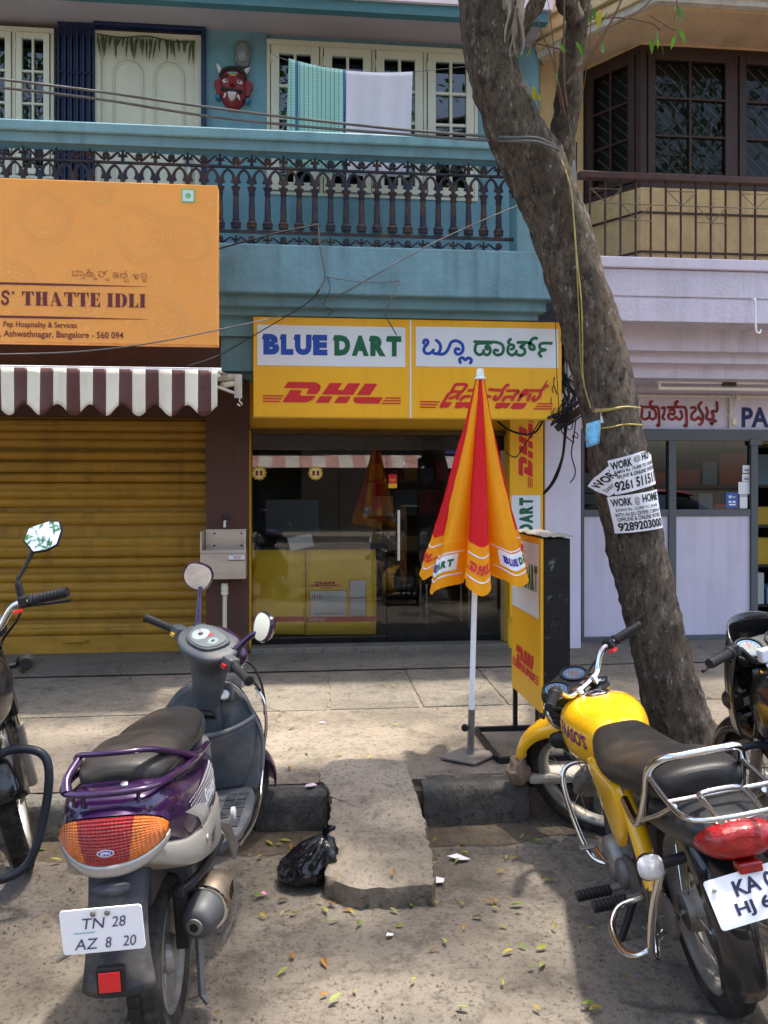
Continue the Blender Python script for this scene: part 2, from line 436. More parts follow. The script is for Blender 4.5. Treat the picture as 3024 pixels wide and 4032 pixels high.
# pavement surface: front apron, row of drain slabs, back apron before the shops
SY0, SY1 = 5.22, 6.28
struct(tag(bump_sheet(-14, 14, KY + .1, SY0, PZ, 160, 30, .004, 3, 9).build('pavement_apron', PAVE, smooth=80)))
bump_sheet(-14, 14, SY1, 7.6, PZ + .012, 160, 24, .003, 3, 4).build('back_apron', PAVE_D, pav, smooth=80)
xs = [X(720, SY0), X(1297, SY0), X(1655, SY0), X(2000, SY0), X(2400, SY0), X(2800, SY0)]
xb = [X(790, SY1), X(1290, SY1), X(1583, SY1), X(1875, SY1), X(2225, SY1), X(2700, SY1)]
random.seed(3)
for i in range(5):
    gp = (.008, .007, .022, .012, .01)[i]; gq = .007
    z1 = PZ + .004 + random.uniform(-.003, .005)
    n = 14; top = []
    def jag(a, b, k): return [(a[0] + (b[0] - a[0]) * t / k + random.uniform(-.007, .007), a[1] + (b[1] - a[1]) * t / k + random.uniform(-.006, .006)) for t in range(k)]
    c4 = [(xs[i] + gp, SY0 + gq), (xs[i + 1] - gp, SY0 + gq), (xb[i + 1] - gp, SY1 - gq), (xb[i] + gp, SY1 - gq)]
    top = [p for q in range(4) for p in jag(c4[q], c4[(q + 1) % 4], 12)]
    MB().prism(top, PZ - .05, z1, 'xy').build('drain_slab', PAVE_D, pav, bevel=.005)
MB().box(-14, xs[0] - .01, SY0 + .006, SY1 - .004, PZ - .05, PZ + .003).build('paved_strip', PAVE, pav)
MB().box(xs[5] + .01, 14, SY0 + .006, SY1 - .004, PZ - .05, PZ + .003).build('paved_strip', PAVE, pav)
# kerb stones
kerb = struct(MB().box(-14, 14, KY + .03, KY + .14, -.05, PZ - .03).build('kerb', DIRT))
def kstone(x0, x1, z1, y0, m, amp=.006, seed=0, y1=None):
    y1 = y1 or y0 + .15
    mb = MB(); nx = max(4, int((x1 - x0) / .035)); 
    prof = [(y0, -.04), (y0 - .004, .04), (y0 - .003, .09), (y0, z1 * .8), (y0 + .004, z1 - .018), (y0 + .02, z1), (y0 + .07, z1 + .001), (y1, z1)]
    def fn(u, v):
        k = v * (len(prof) - 1); i = min(int(k), len(prof) - 2); t = k - i
        y = prof[i][0] * (1 - t) + prof[i + 1][0] * t; z = prof[i][1] * (1 - t) + prof[i + 1][1] * t
        x = x0 + (x1 - x0) * u; p = Vector((x * 14, y * 14, z * 14 + seed))
        e = .012 * max(0, 1 - min(u, 1 - u) * 14)
        return (x, y + e * .8 + amp * mnoise.noise(p) * 1.5, z - e * (.6 if v > .4 else 0) + amp * mnoise.noise(p + Vector((7, 3, 1))))
    mb.grid(fn, nx, 21)
    mb.add([fn(0, j / 21) for j in range(22)] + [(x0, y1, -.04)], [tuple(range(23))])
    mb.add([fn(1, j / 21) for j in range(22)] + [(x1, y1, -.04)], [tuple(range(23))])
    return mb.build('kerb_stone', m, kerb, smooth=60)
MOSS = mat('mossy_kerb', (.10, .095, .05), .95, var=.5, vs=9, bump=1.0, bs=26, dirt=(.03, .035, .015), da=.9, ds=9, dth=.48)
PALE = mat('pale_kerb_stone', (.42, .38, .32), .9, var=.15, vs=8, bump=.7, bs=40, dirt=(.2, .17, .13), da=.5, ds=7)
kx = lambda px: X(px, KY)
e = [-13.5, -11, -8.6, -6.2, -4.0, kx(-900), kx(-330), kx(300), kx(1000), kx(1292)]
for i in range(len(e) - 1):
    kstone(e[i] + .004, e[i + 1] - .004, PZ - .004 + .004 * math.sin(i * 3), KY + .004 * math.cos(i * 5), KERBM if i < 7 else KTAR, seed=i)
kstone(kx(1668), kx(2082), PZ + .002, KY - .012, KTAR, seed=33)
kstone(kx(2088), kx(2330), PZ - .05, KY + .05, MOSS, .022, 51)
e = [kx(2340), kx(2900), kx(3500), 4.2, 6.5, 9, 11.5, 13.5]
for i in range(len(e) - 1): kstone(e[i] + .004, e[i + 1] - .004, PZ - .01, KY + .01, KERBM, seed=60 + i)
# gutter dirt banked against the kerb
def bank(u, v):
    x = -6 + 12 * u
    w = .10 + .05 * mnoise.noise(Vector((x * 3, 1, 2)))
    return (x, KY - w * 1.8 + (w * 1.8 + .03) * v, -.004 + .028 * v * v + .010 * mnoise.noise(Vector((x * 9, v * 3, 4))) * v)
struct(MB().grid(bank, 260, 6).build('gutter_silt', DIRT, smooth=80))
# threshold of the courier shop
s = MB().box(X(985, 6.95), X(2000, 6.95), 6.93, 7.3, PZ - .02, PZ + .055)
struct(s.build('shop_threshold', PAVE_D, bevel=.01))
# ------------------------------------------------------------ blue building: shops below, balcony above
YS, YP, YB, YU = 7.10, 6.93, 6.10, 7.15     # shop front, pillar front, balcony front, upper wall
bb = thing('blue_building', 'two-storey blue building with balcony over the shuttered shop and the courier shop', 'building', (0, 7.5, 0))
bb.location = (0, 0, 0)
XL, XR = -6.5, X(2122, YU)
def pbox(mb, p0, p1, q0, q1, yf, yb, pxm=None):
    "box whose front face spans the given picture rectangle at depth yf"
    pm = pxm if pxm is not None else (p0 + p1) / 2
    return mb.box(X(p0, yf), X(p1, yf), yf, yb, Z(q1, yf, pm), Z(q0, yf, pm))
PXM = 1000
zf0, zf1 = Z(1152, YB, PXM), Z(958, YB, PXM)          # balcony fascia
XBR = X(2190, YB)
# ground floor walls
w = MB()
w.box(XL, X(811, YS), 7.12, 7.35, Z(1640, YS, 500), zf0 + .2)
pbox(w, 811, 979, 1500, 2600, YP, 7.3)
w.build('brown_wall', BROWN, bb)
MB().box(XL, X(868, 6.4), 6.42, 7.12, Z(1480, 6.4, 500), Z(1340, 6.4, 500)).build('brown_beam', BROWN, bb)
b = MB()
b.box(X(868, 6.4) + .003, XBR - .15, 6.40, 7.3, Z(1462, 6.4, 1000), Z(1330, 6.4, 1000))
b.box(XL, XBR - .12, 6.34, 7.3, Z(1330, 6.4, 1000) + .002, Z(1240, 6.34, 1000))
b.build('blue_beam', BLUE, bb)
for y, q0, q1, dx in ((6.26, 1240, 1205, .09), (6.18, 1204, 1152, .05)):
    MB().box(XL, XBR - dx, y, 7.3, Z(q0, y, 1000), Z(q1, y, 1000) - (.002 if q1 == 1204 else 0)).build('cornice_step', BLUE, bb, bevel=.008)
MB().box(XL, XBR, YB, 7.3, zf0, zf1).build('balcony_slab', BLUE_SLAB, bb, bevel=.012)
# upper wall with openings for window, door and left window
zsl = Z(105, YU, 600)                                   # underside of roof slab
ztop = 7.4
def up(px): return X(px, YU)
def uz(py, px=1000): return Z(py, YU, px)
WZ0, WZ1 = uz(775, 1500), uz(178, 1500) + .02
wl_ = MB()
_w = MB(); _w.box(XL, up(-260), YU, YU + .2, zf1 - .1, zsl); _w.box(up(-260), up(210), YU, YU + .2, zf1 - .1, uz(700, 100)); _w.build('left_upper_wall', BLUE, bb)
wl_.box(up(808), up(1050), YU, YU + .2, zf1 - .1, zsl)
wl_.box(up(1050) , up(1882), YU + .001, YU + .2, zf1 - .1, WZ0)
wl_.box(up(1882), XR, YU, YU + .2, zf1 - .1, zsl)
MB().box(up(1050) + .001, up(1882) - .001, YU + .03, YU + .2, WZ1, zsl).build('window_head', BLUE, bb)
wl_.build('upper_wall', BLUE, bb)
# roof slab: mauve soffit, teal drip band, pale face
yr = X and 6.72
zr = zsl
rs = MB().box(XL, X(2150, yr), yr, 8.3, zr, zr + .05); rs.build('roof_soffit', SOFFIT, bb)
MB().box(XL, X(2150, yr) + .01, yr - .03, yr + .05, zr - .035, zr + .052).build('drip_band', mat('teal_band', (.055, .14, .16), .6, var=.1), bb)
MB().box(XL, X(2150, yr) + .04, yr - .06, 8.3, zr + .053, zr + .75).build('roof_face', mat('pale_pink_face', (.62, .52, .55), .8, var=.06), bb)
# dark rooms behind the openings
def room(name, x0, x1, y0, y1, z0, z1, m=DARKIN):
    mb = MB(); mb.add([(x0, y0, z0), (x1, y0, z0), (x1, y1, z0), (x0, y1, z0), (x0, y0, z1), (x1, y0, z1), (x1, y1, z1), (x0, y1, z1)],
                      [(0, 1, 2, 3), (7, 6, 5, 4), (1, 5, 6, 2), (2, 6, 7, 3), (3, 7, 4, 0)])
    return mb.build(name, m, bb, fix=False)
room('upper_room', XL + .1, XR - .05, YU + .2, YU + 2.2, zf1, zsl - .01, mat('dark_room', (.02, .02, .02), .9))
# casement window of four leaves
def casement(parent, px0, px1, q0, q1, leaves, rows, yf, name='window', pxm=1450, cols=2, frame=14, fm=CREAM, gm=GLASSW):
    x0, x1 = X(px0, yf), X(px1, yf); z0, z1 = Z(q1, yf, pxm), Z(q0, yf, pxm)
    f = (x1 - x0) / (px1 - px0) * frame
    fr = MB()
    fr.box(x0, x1, yf, yf + .09, z0, z0 + f); fr.box(x0, x1, yf, yf + .09, z1 - f * 1.6, z1)
    lw = (x1 - x0 - f) / leaves
    for i in range(leaves + 1): fr.box(x0 + i * lw, x0 + i * lw + f, yf + .002, yf + .088, z0 + f, z1 - f * 1.6)
    win = fr.build(name, fm, parent, bevel=.004)
    for i in range(leaves):
        a, b_ = x0 + i * lw + f + .006, x0 + (i + 1) * lw - .006; c, d = z0 + f + .006, z1 - f * 1.6 - .006
        st = lw * .155; mu = lw * .055
        lf = MB(); y0, y1 = yf - .012, yf + .03
        lf.box(a, a + st, y0, y1, c, d); lf.box(b_ - st, b_, y0, y1, c, d)
        lf.box(a + st, b_ - st, y0, y1, c, c + st); lf.box(a + st, b_ - st, y0, y1, d - st, d)
        gx0, gx1, gz0, gz1 = a + st, b_ - st, c + st, d - st
        for k in range(1, cols): xm = gx0 + (gx1 - gx0) * k / cols; lf.box(xm - mu / 2, xm + mu / 2, y0 + .004, y1, gz0, gz1)
        for k in range(1, rows): zm = gz0 + (gz1 - gz0) * k / rows; lf.box(gx0, gx1, y0 + .006, y1 - .001, zm - mu / 2, zm + mu / 2)
        lf.build('casement_leaf', fm, win, bevel=.003)
        for k in range(cols):
            for r in range(rows):
                pa = gx0 + (gx1 - gx0) * k / cols; pb = gx0 + (gx1 - gx0) * (k + 1) / cols
                za = gz0 + (gz1 - gz0) * r / rows; zb = gz0 + (gz1 - gz0) * (r + 1) / rows
                tl = random.uniform(-.002, .002)
                MB().add([(pa, y1 - .012 + tl, za), (pb, y1 - .012 - tl, za), (pb, y1 - .012 - tl, zb), (pa, y1 - .012 + tl, zb)], [(0, 1, 2, 3)]).build('pane', gm, win, fix=False)
        hz = MB()
        for zz in (c + .15, d - .12): hz.tube([(a - .002, yf - .014, zz - .035), (a - .002, yf - .014, zz + .035)], .006, 6)
        hz.build('hinge', CREAM if fm is CREAM else IRON, win)
    # security bars behind
    bars = MB(); k = z0 + .12
    while k < z1 - .1: bars.tube([(x0 + .03, yf + .07, k), (x1 - .03, yf + .07, k)], .006, 5); k += .11
    bars.build('security_bar', BLK, win)
    return win
random.seed(11)
casement(bb, 1050, 1882, 172, 778, 4, 4, YU - .01)
casement(bb, -260, 212, 105, 702, 3, 4, YU - .01, pxm=100)
# door with arched panels, iron frame and folded grille gate
dz0, dz1 = zf1 - .02, uz(130, 600)
door = MB().box(up(378), up(792), YU + .03, YU + .08, dz0, dz1).build('door', CREAM, bb)
fr = MB()
fr.box(up(374), up(396), YU - .005, YU + .09, dz0, dz1 + .0); fr.box(up(768), up(793), YU - .005, YU + .09, dz0, dz1)
fr.box(up(396), up(768), YU - .004, YU + .089, dz1 - .05, dz1); fr.build('door_frame', CREAM, door, bevel=.004)
for a, b_ in ((445, 560), (608, 722)):
    x0, x1 = up(a), up(b_); r = (x1 - x0) / 2; zt = uz(240, 600); zb = zf1 + .1
    pth = [(x0, YU + .028, zb), (x0, YU + .028, zt - r)] + [((x0 + x1) / 2 - r * math.cos(t * math.pi / 8), YU + .028, zt - r + r * math.sin(t * math.pi / 8)) for t in range(1, 8)] + [(x1, YU + .028, zt - r), (x1, YU + .028, zb)]
    MB().tube(pth, .012, 6).build('panel_moulding', CREAM, door, smooth=60)
MB().box(up(742), up(750), YU - .01, YU + .03, uz(740, 740), uz(600, 740)).build('door_handle', STEEL, door, bevel=.004)
nf = MB(); nf.box(up(372), up(812), YU - .05, YU + .02, uz(118, 600), zsl - .002); nf.box(up(794), up(812), YU - .048, YU + .02, zf1, uz(118, 600))
nf.build('iron_door_frame', NAVY, bb, bevel=.004)
gate = MB().box(up(228), up(374), YU - .012, YU - .004, zsl - .06, zsl - .003).build('folding_gate', NAVY, bb)
for i in range(12):
    x = up(232 + i * 12.2); y = YU - .05 + .02 * (i % 2)
    MB().box(x, x + .016, y, y + .025, zf1, zsl - .065).build('gate_upright', NAVY, gate)
for zz in (uz(290, 300), uz(388, 300), uz(520, 300), uz(640, 300)):
    lk = MB()
    for i in range(11): lk.tube([(up(234 + i * 12.2), YU - .058, zz - .02 * (i % 2)), (up(246 + i * 12.2), YU - .058, zz - .02 * ((i + 1) % 2))], .006, 5)
    lk.build('gate_lattice', NAVY, gate)
# garland of dried mango leaves over the door
gar = thing('leaf_garland', 'garland of dried dark green leaves hung across the top of the cream door', 'garland')
LEAFD = mat('dried_leaf', (.055, .058, .025), .8, var=.35, vs=20)
MB().tube([(up(384), YU - .02, uz(150, 600)), (up(480), YU - .025, uz(160, 600)), (up(580), YU - .02, uz(149, 600)), (up(690), YU - .025, uz(166, 600)), (up(770), YU - .02, uz(158, 600))], .006, 5, sm=4).build('string', LEAFD, gar)
random.seed(5)
for i in range(34):
    x = up(388 + i * 11.4 + random.uniform(-3, 3)); l = random.uniform(.07, .21); z = uz(154, 600) - .004
    dx = random.uniform(-.03, .03)
    mb = MB(); pts = [(0, 0), (.3, .9), (.6, .75), (1, 0)]
    V = []
    for t, ww in ((0, .3), (.25, 1), (.55, .8), (.8, .45), (1, .02)):
        V += [(x + dx * t - .011 * ww, YU - .028 - .01 * math.sin(t * 3) + .004 * (i % 3), z - l * t), (x + dx * t + .011 * ww, YU - .030 - .006 * math.sin(t * 3), z - l * t)]
    mb.add(V, [(2 * k, 2 * k + 1, 2 * k + 3, 2 * k + 2) for k in range(4)]); mb.build('leaf', LEAFD, gar, fix=False)
# balustrade
bal = MB().box(XL, X(2035, YB), YB + .01, YB + .20, Z(546, YB, PXM), Z(503, YB, PXM)).build('handrail', BLUE_RAIL, bb, bevel=.012)
MB().box(XL, X(2036, YB), YB + .035, YB + .17, Z(585, YB, PXM), Z(546, YB, PXM) - .001).build('rail_underside', BLUE, bal)
MB().box(X(2035, YB), X(2180, YB), YB + .004, YB + .24, zf1 - .01, Z(503, YB, PXM) + .004).build('end_pier', BLUE, bb, bevel=.01)
zt, zb_ = Z(600, YB, PXM), zf1
yb = YB + .10
SP = (X(2030, YB) - X(0, YB)) / 32.0
prof = [(.030, 0), (.032, .012), (.028, .02), (.030, .035), (.034, .05), (.027, .075), (.020, .085), (.024, .095), (.018, .105), (.020, .13), (.019, .25), (.016, .36), (.021, .37), (.017, .38), (.022, .395), (.016, .405), (.020, .42), (.026, .445), (.030, .46), (.018, .47)]
H0 = zb_ + .135; H1 = Z(718, YB, PXM)
ks = (H1 - H0) / .47
bal0 = MB().lathe([(r * 1.18, z * ks) for r, z in prof], 10).build('baluster', IRON, bal, smooth=40, loc=(0, 0, 0))
def archunit():
    mb = MB(); h = Z(650, YB, PXM) - H1; w_ = SP / 2
    for sg in (-1, 1):
        mb.tube([(sg * w_, 0, -.01), (sg * w_ * .93, 0, h * .28), (sg * w_ * .72, 0, h * .62), (sg * w_ * .38, 0, h * .86), (0, 0, h)], [.017, .014, .011, .010, .010], 6, sm=3)
        mb.tube([(sg * w_ * .92, 0, h * .18), (sg * w_ * .55, 0, h * .30), (sg * w_ * .62, 0, h * .5), (sg * w_ * .5, 0, h * .72)], [.009, .008, .007, .006], 6, sm=3)
        mb.ball((sg * w_ * .5, 0, h * .27), .010, 6, 5)
    return mb
arch0 = archunit().build('arch', IRON, bal, smooth=50)
zr1 = Z(640, YB, PXM)
def rosette():
    mb = MB(); mb.ball((0, 0, 0), (.024, .014, .024), 10, 6)
    for k in range(8): a = k * math.pi / 4; mb.ball((.021 * math.cos(a), -.006, .021 * math.sin(a)), (.008, .008, .008), 6, 4)
    return mb
def scroll():
    mb = MB()
    for sg in (-1, 1):
        mb.tube([(sg * SP * .95, 0, -.016), (sg * SP * .68, 0, -.004), (sg * SP * .42, 0, .018), (sg * SP * .24, 0, .024), (sg * SP * .2, 0, .008), (sg * SP * .3, 0, .004)], [.008, .008, .007, .006, .006, .005], 6, sm=3)
    mb.ball((0, 0, .015), (.012, .01, .016), 8, 5); mb.ball((-.016, 0, .008), (.010, .009, .010), 6, 4); mb.ball((.016, 0, .008), (.010, .009, .010), 6, 4); mb.ball((0, 0, .034), (.009, .008, .010), 6, 4)
    mb.box(-.012, .012, -.006, .006, -.02, .0)
    return mb
ros0 = rosette().build('rosette', IRON, bal, smooth=50)
scr0 = scroll().build('scroll', IRON, bal, smooth=50)
x0 = X(6, YB); first = True
zrf = Z(612, YB, PXM); zlow = zb_ + .055
for i in range(-6, 32):
    x = x0 + i * SP
    f = (lambda o, L: (setattr(o, 'location', L), o)[1]) if first else (lambda o, L: inst(o, bal, L))
    f(bal0, (x, yb, H0)); f(arch0, (x + SP / 2, yb, H1))
    if i % 2 == 0: f(ros0, (x, yb, zrf - .004))
    elif not first: inst(ros0, bal, (x, yb, zlow), scale=(.95, 1, .95))
    if i % 2 == 1: inst(scr0, bal, (x, yb, zrf - .012), scale=(1, 1.2, 1.25))
    else: f(scr0, (x, yb, zlow - .01))
    first = False
for z, h in ((zr1 - .008, .010), (zb_ + .10, .014), (zb_ + .006, .010)):
    MB().box(XL, X(2034, YB), yb - .014, yb + .014, z, z + h * 1.6).build('iron_rail', IRON, bal, bevel=.003)
# roller shutter of the left shop, slat by slat
xa, xb2 = XL, X(811, 7.13)
sh = MB().box(xa, xb2 + .02, 7.20, 7.215, PZ, Z(1560, 7.2, 400)).build('roller_shutter', SHUT, bb)
pit = (Z(1640, 7.14, 400) - Z(2500, 7.14, 400)) / 25
pr = [(0, .012), (-.012, .010), (-.018, .022), (-.022, .038), (-.020, .054), (-.012, .066), (-.003, .072), (0, pit)]
sl0 = None
k = 0; z = Z(2500, 7.14, 400)
while z < Z(1570, 7.14, 400):
    if sl0 is None:
        P = [(7.16 + a, c) for a, c in pr]; P = [(7.16 - .002, 0)] + P[1:-1] + [(7.16, pit)]
        mb = MB(); q = [[(x, y, zz) for y, zz in P] for x in (xa, xb2)]
        n = len(P); mb.add(q[0] + q[1], [(i, i + n, i + n + 1, i + 1) for i in range(n - 1)])
        sl0 = mb.build('shutter_slat', SHUT, sh, smooth=50, loc=(0, 0, z))
    else: inst(sl0, sh, (0, random.uniform(-.002, .002), z), (random.uniform(-.012, .012), 0, random.uniform(-.0008, .0008)))
    z += pit; k += 1
bp = MB().box(xa, xb2, 7.135, 7.17, PZ + .03, Z(2500, 7.14, 400) - .003); bp.build('bottom_plate', SHUT, sh, bevel=.004)
MB().box(xa, xb2, 7.12, 7.17, PZ + .005, PZ + .045).build('bottom_bar', SHUT, sh, bevel=.003)
hx0, hx1 = X(248, 7.12), X(345, 7.12); hz = Z(2526, 7.12, 300)
MB().tube([(hx0, 7.135, hz), (hx0 + .008, 7.10, hz), (hx1 - .008, 7.10, hz + .004), (hx1, 7.135, hz + .004)], .008, 6).build('pull_handle', SHUT, sh, smooth=50)
# courier shop: yellow lintel, dark glazed front, room behind
xg0, xg1 = X(990, YS), X(1985, YS)
zg0, zg1 = PZ + .05, Z(1700, YS, 1500)
fr = MB(); pbox(fr, 978, 2010, 1500, 1700, YS - .03, 7.4, 1500); fr.build('yellow_lintel', YELP, bb, bevel=.01)
fr = MB(); pbox(fr, 985, 1990, 1692, 1712, YS - .06, YS + .1, 1500); fr.build('rusty_lintel_edge', mat('rusty_edge', (.09, .05, .018), .8, var=.3, vs=15), bb)
MB().box(X(979, 7.0) + .002, xg0, 7.0, 7.3, zg0 - .04, zg1).build('door_jamb', YELP, bb)
MB().box(xg1, X(2150, 7.0), 6.97, 7.3, zg0 - .06, Z(1500, 7., 2000)).build('yellow_pier', YELP, bb, bevel=.01)
# glazing: bottom rail, top rail, two panes
zr0 = Z(2505, YS, 1500); zr2 = Z(1772, YS, 1500)
xm = X(1524, YS)
gl = MB().box(xg0, xm - .004, YS, YS + .05, zg0, zr0).build('glazed_front', BLACKP, bb, bevel=.004)
MB().box(xm + .004, xg1 - .03, YS - .006, YS + .044, zg0 + .005, zr0 + .003).build('door_rail', BLACKP, gl, bevel=.004)
MB().box(xg0, xg1, YS - .002, YS + .05, zr2, zg1 + .02).build('top_rail', BLACKP, gl)
MB().box(xg1 - .03, xg1, YS - .003, YS + .05, zg0, zr2).build('side_channel', STEEL, gl)
MB().add([(xg0, YS + .02, zr0), (xm - .003, YS + .02, zr0), (xm - .003, YS + .02, zr2), (xg0, YS + .02, zr2)], [(0, 1, 2, 3)]).build('pane', GLASS, gl, fix=False)
MB().add([(xm + .003, YS + .012, zr0), (xg1 - .03, YS + .012, zr0), (xg1 - .03, YS + .012, zr2), (xm + .003, YS + .012, zr2)], [(0, 1, 2, 3)]).build('pane', GLASS, gl, fix=False)
hx = X(1567, YS)
dh = MB(); dh.tube([(hx, YS - .05, Z(2205, YS, 1560)), (hx, YS - .05, Z(2008, YS, 1560))], .014, 10)
for q in (2190, 2022): dh.tube([(hx, YS - .05, Z(q, YS, 1560)), (hx, YS + .01, Z(q, YS, 1560))], .007, 6)
dh.build('pull_handle', STEEL, gl, smooth=50)
# stickers on the glass
RED = mat('red_print', (.50, .018, .022), .5, var=.04); YELLOW = mat('yellow_print', (.80, .42, .015), .5, var=.05)
gmap = lambda p0, q0, y: plane((X(p0, y), y, Z(q0, y, p0)), (1, 0, 0), (0, 0, 1))
def gsz(dp, y): return X(1512 + dp, y) - X(1512, y)
pl_ = stamp('push_sticker', rect2d(0, gsz(33, YS), 0, gsz(54, YS)), gmap(1530, 1922, YS + .006), YELLOW, gl)
stamp('sticker_print', rect2d(0, gsz(33, YS), gsz(18, YS), gsz(54, YS)), gmap(1530, 1922, YS + .005), RED, gl)
stamp('lettering', fit(text2d('PUSH', .02), gsz(4, YS), gsz(29, YS), gsz(27, YS), gsz(37, YS)), gmap(1530, 1922, YS + .003), YELLOW, gl)
for p, q in ((1020, 1862), (1243, 1862)):
    mp = gmap(p, q, YS + .016); r = gsz(27, YS)
    sc_ = [(r * (1 + .13 * math.cos(i * 2.0944)) * math.cos(i * math.pi / 30), r * (1 + .13 * math.cos(i * 2 * math.pi / 5)) * math.sin(i * math.pi / 30)) for i in range(60)]
    stamp('flower_sticker', ([(r * (1 + .12 * math.cos(i * math.pi / 2.5)) * math.cos(i * math.pi / 30), r * (1 + .12 * math.cos(i * math.pi / 2.5)) * math.sin(i * math.pi / 30)) for i in range(60)], [tuple(range(60))]), mp, mat('sticker_gold', (.62, .42, .05), .6), gl)
    stamp('sticker_print', disc2d(0, 0, r * .72), lambda x, y, k=0, mp=mp: mp(x, y, 5), mat('sticker_pale', (.70, .60, .32), .6), gl)
    for dx in (-.3, .32):
        stamp('sticker_print', disc2d(dx * r, .12 * r, r * .2), lambda x, y, k=0, mp=mp: mp(x, y, 9), mat('sticker_dark', (.05, .02, .02), .6), gl)
        stamp('sticker_print', disc2d(dx * r, -.22 * r, r * .22), lambda x, y, k=0, mp=mp: mp(x, y, 9), mat('sticker_dull_red', (.3, .05, .03), .6), gl)
# shop room and what stands in it
zc = zg1 + .3
MB().add([(xg0 - .1, YS + .2, zg0), (xg1 + .3, YS + .2, zg0), (xg1 + .3, 10.6, zg0), (xg0 - .1, 10.6, zg0), (xg0 - .1, YS + .06, zc), (xg1 + .3, YS + .06, zc), (xg1 + .3, 10.6, zc), (xg0 - .1, 10.6, zc)],
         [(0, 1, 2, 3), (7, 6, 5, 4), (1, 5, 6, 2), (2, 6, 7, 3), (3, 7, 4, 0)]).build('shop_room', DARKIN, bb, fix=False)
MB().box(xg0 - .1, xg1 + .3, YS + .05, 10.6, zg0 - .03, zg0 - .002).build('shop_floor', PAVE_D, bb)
# ------------------------------------------------------------ lilac and tan building on the right
rb = thing('lilac_building', 'lilac spare-parts shop with tan bay window and railed balcony above', 'building')
XR0, XR1 = X(2145, 6.9), 8.5
PM = 2700
def rz_(py, y, px=PM): return Z(py, y, px)
wz = MB(); wz.box(X(2145, 6.9), X(2288, 6.9), 6.90, 7.4, 0.1, rz_(1470, 6.9, 2220)); wz.build('lilac_pillar', LILAC, rb, bevel=.008)
# balcony fascia and stepped mouldings
yf = 6.0; xf = X(2262, yf)
MB().box(xf - .03, XR1, yf - .03, 7.4, rz_(1062, yf), rz_(1020, yf)).build('fascia_cap', LILAC, rb, bevel=.008)
MB().box(xf, XR1, yf, 7.4, rz_(1172, yf) + .004, rz_(1064, yf)).build('fascia_band', LILAC_R, rb, bevel=.006)
MB().box(xf, XR1, yf + .012, 7.4, rz_(1180, yf) + .001, rz_(1172, yf) + .002).build('fascia_groove', LILAC, rb)
MB().box(xf, XR1, yf, 7.4, rz_(1268, yf), rz_(1180, yf)).build('fascia_band', LILAC_R, rb, bevel=.006)
MB().box(xf + .05, XR1, 6.32, 7.4, rz_(1383, 6.32), rz_(1268, yf) + .05).build('moulding', LILAC_R, rb, bevel=.008)
MB().box(xf + .08, XR1, 6.44, 7.4, rz_(1430, 6.44), rz_(1383, 6.32) + .03).build('moulding', LILAC, rb, bevel=.006)
MB().box(xf + .1, XR1, 6.56, 7.4, rz_(1490, 6.56), rz_(1430, 6.44) + .03).build('moulding', LILAC_R, rb, bevel=.006)
MB().box(X(2145, 6.9), xf + .5, 6.6, 7.4, rz_(1460, 6.9, 2220) - .02, rz_(1030, yf)).build('party_wall_end', LILAC, rb)
# lettered band over the shop
yb2 = 7.2
band = MB().box(X(2288, yb2), XR1, yb2, 7.5, rz_(1690, yb2), rz_(1480, 6.56)).build('lettered_band', LILAC, rb)
MB().tube([(X(2460, 7.17), 7.18, rz_(1559, 7.17)), (XR1, 7.18, rz_(1556, 7.17))], .012, 8).build('conduit', PVC, band, smooth=60)
MB().tube([(X(2878, 7.17), 7.18, rz_(1559, 7.17)), (X(2878, 7.17), 7.18, rz_(1682, 7.17))], .012, 8).build('conduit', PVC, band, smooth=60)
MB().box(X(2882, 7.16), X(2898, 7.16), 7.15, 7.2, rz_(1672, 7.16), rz_(1648, 7.16)).build('junction_box', PVC, band, bevel=.004)
MB().tube([(X(2838, 7.1), 7.15, rz_(1543, 7.1)), (X(2850, 7.1), 7.12, rz_(1600, 7.1)), (X(2872, 7.1), 7.12, rz_(1634, 7.1)), (X(2895, 7.1), 7.12, rz_(1610, 7.1)), (X(2908, 7.1), 7.13, rz_(1560, 7.1))], .004, 5, sm=5).build('lamp_wire', PVC, band)
MB().lathe([(.012, 0), (.02, .01), (.022, .04), (.016, .055)], 10, Matrix.Translation((X(2908, 7.1), 7.12, rz_(1575, 7.1)))).build('lamp_holder', PVC, band, smooth=50)
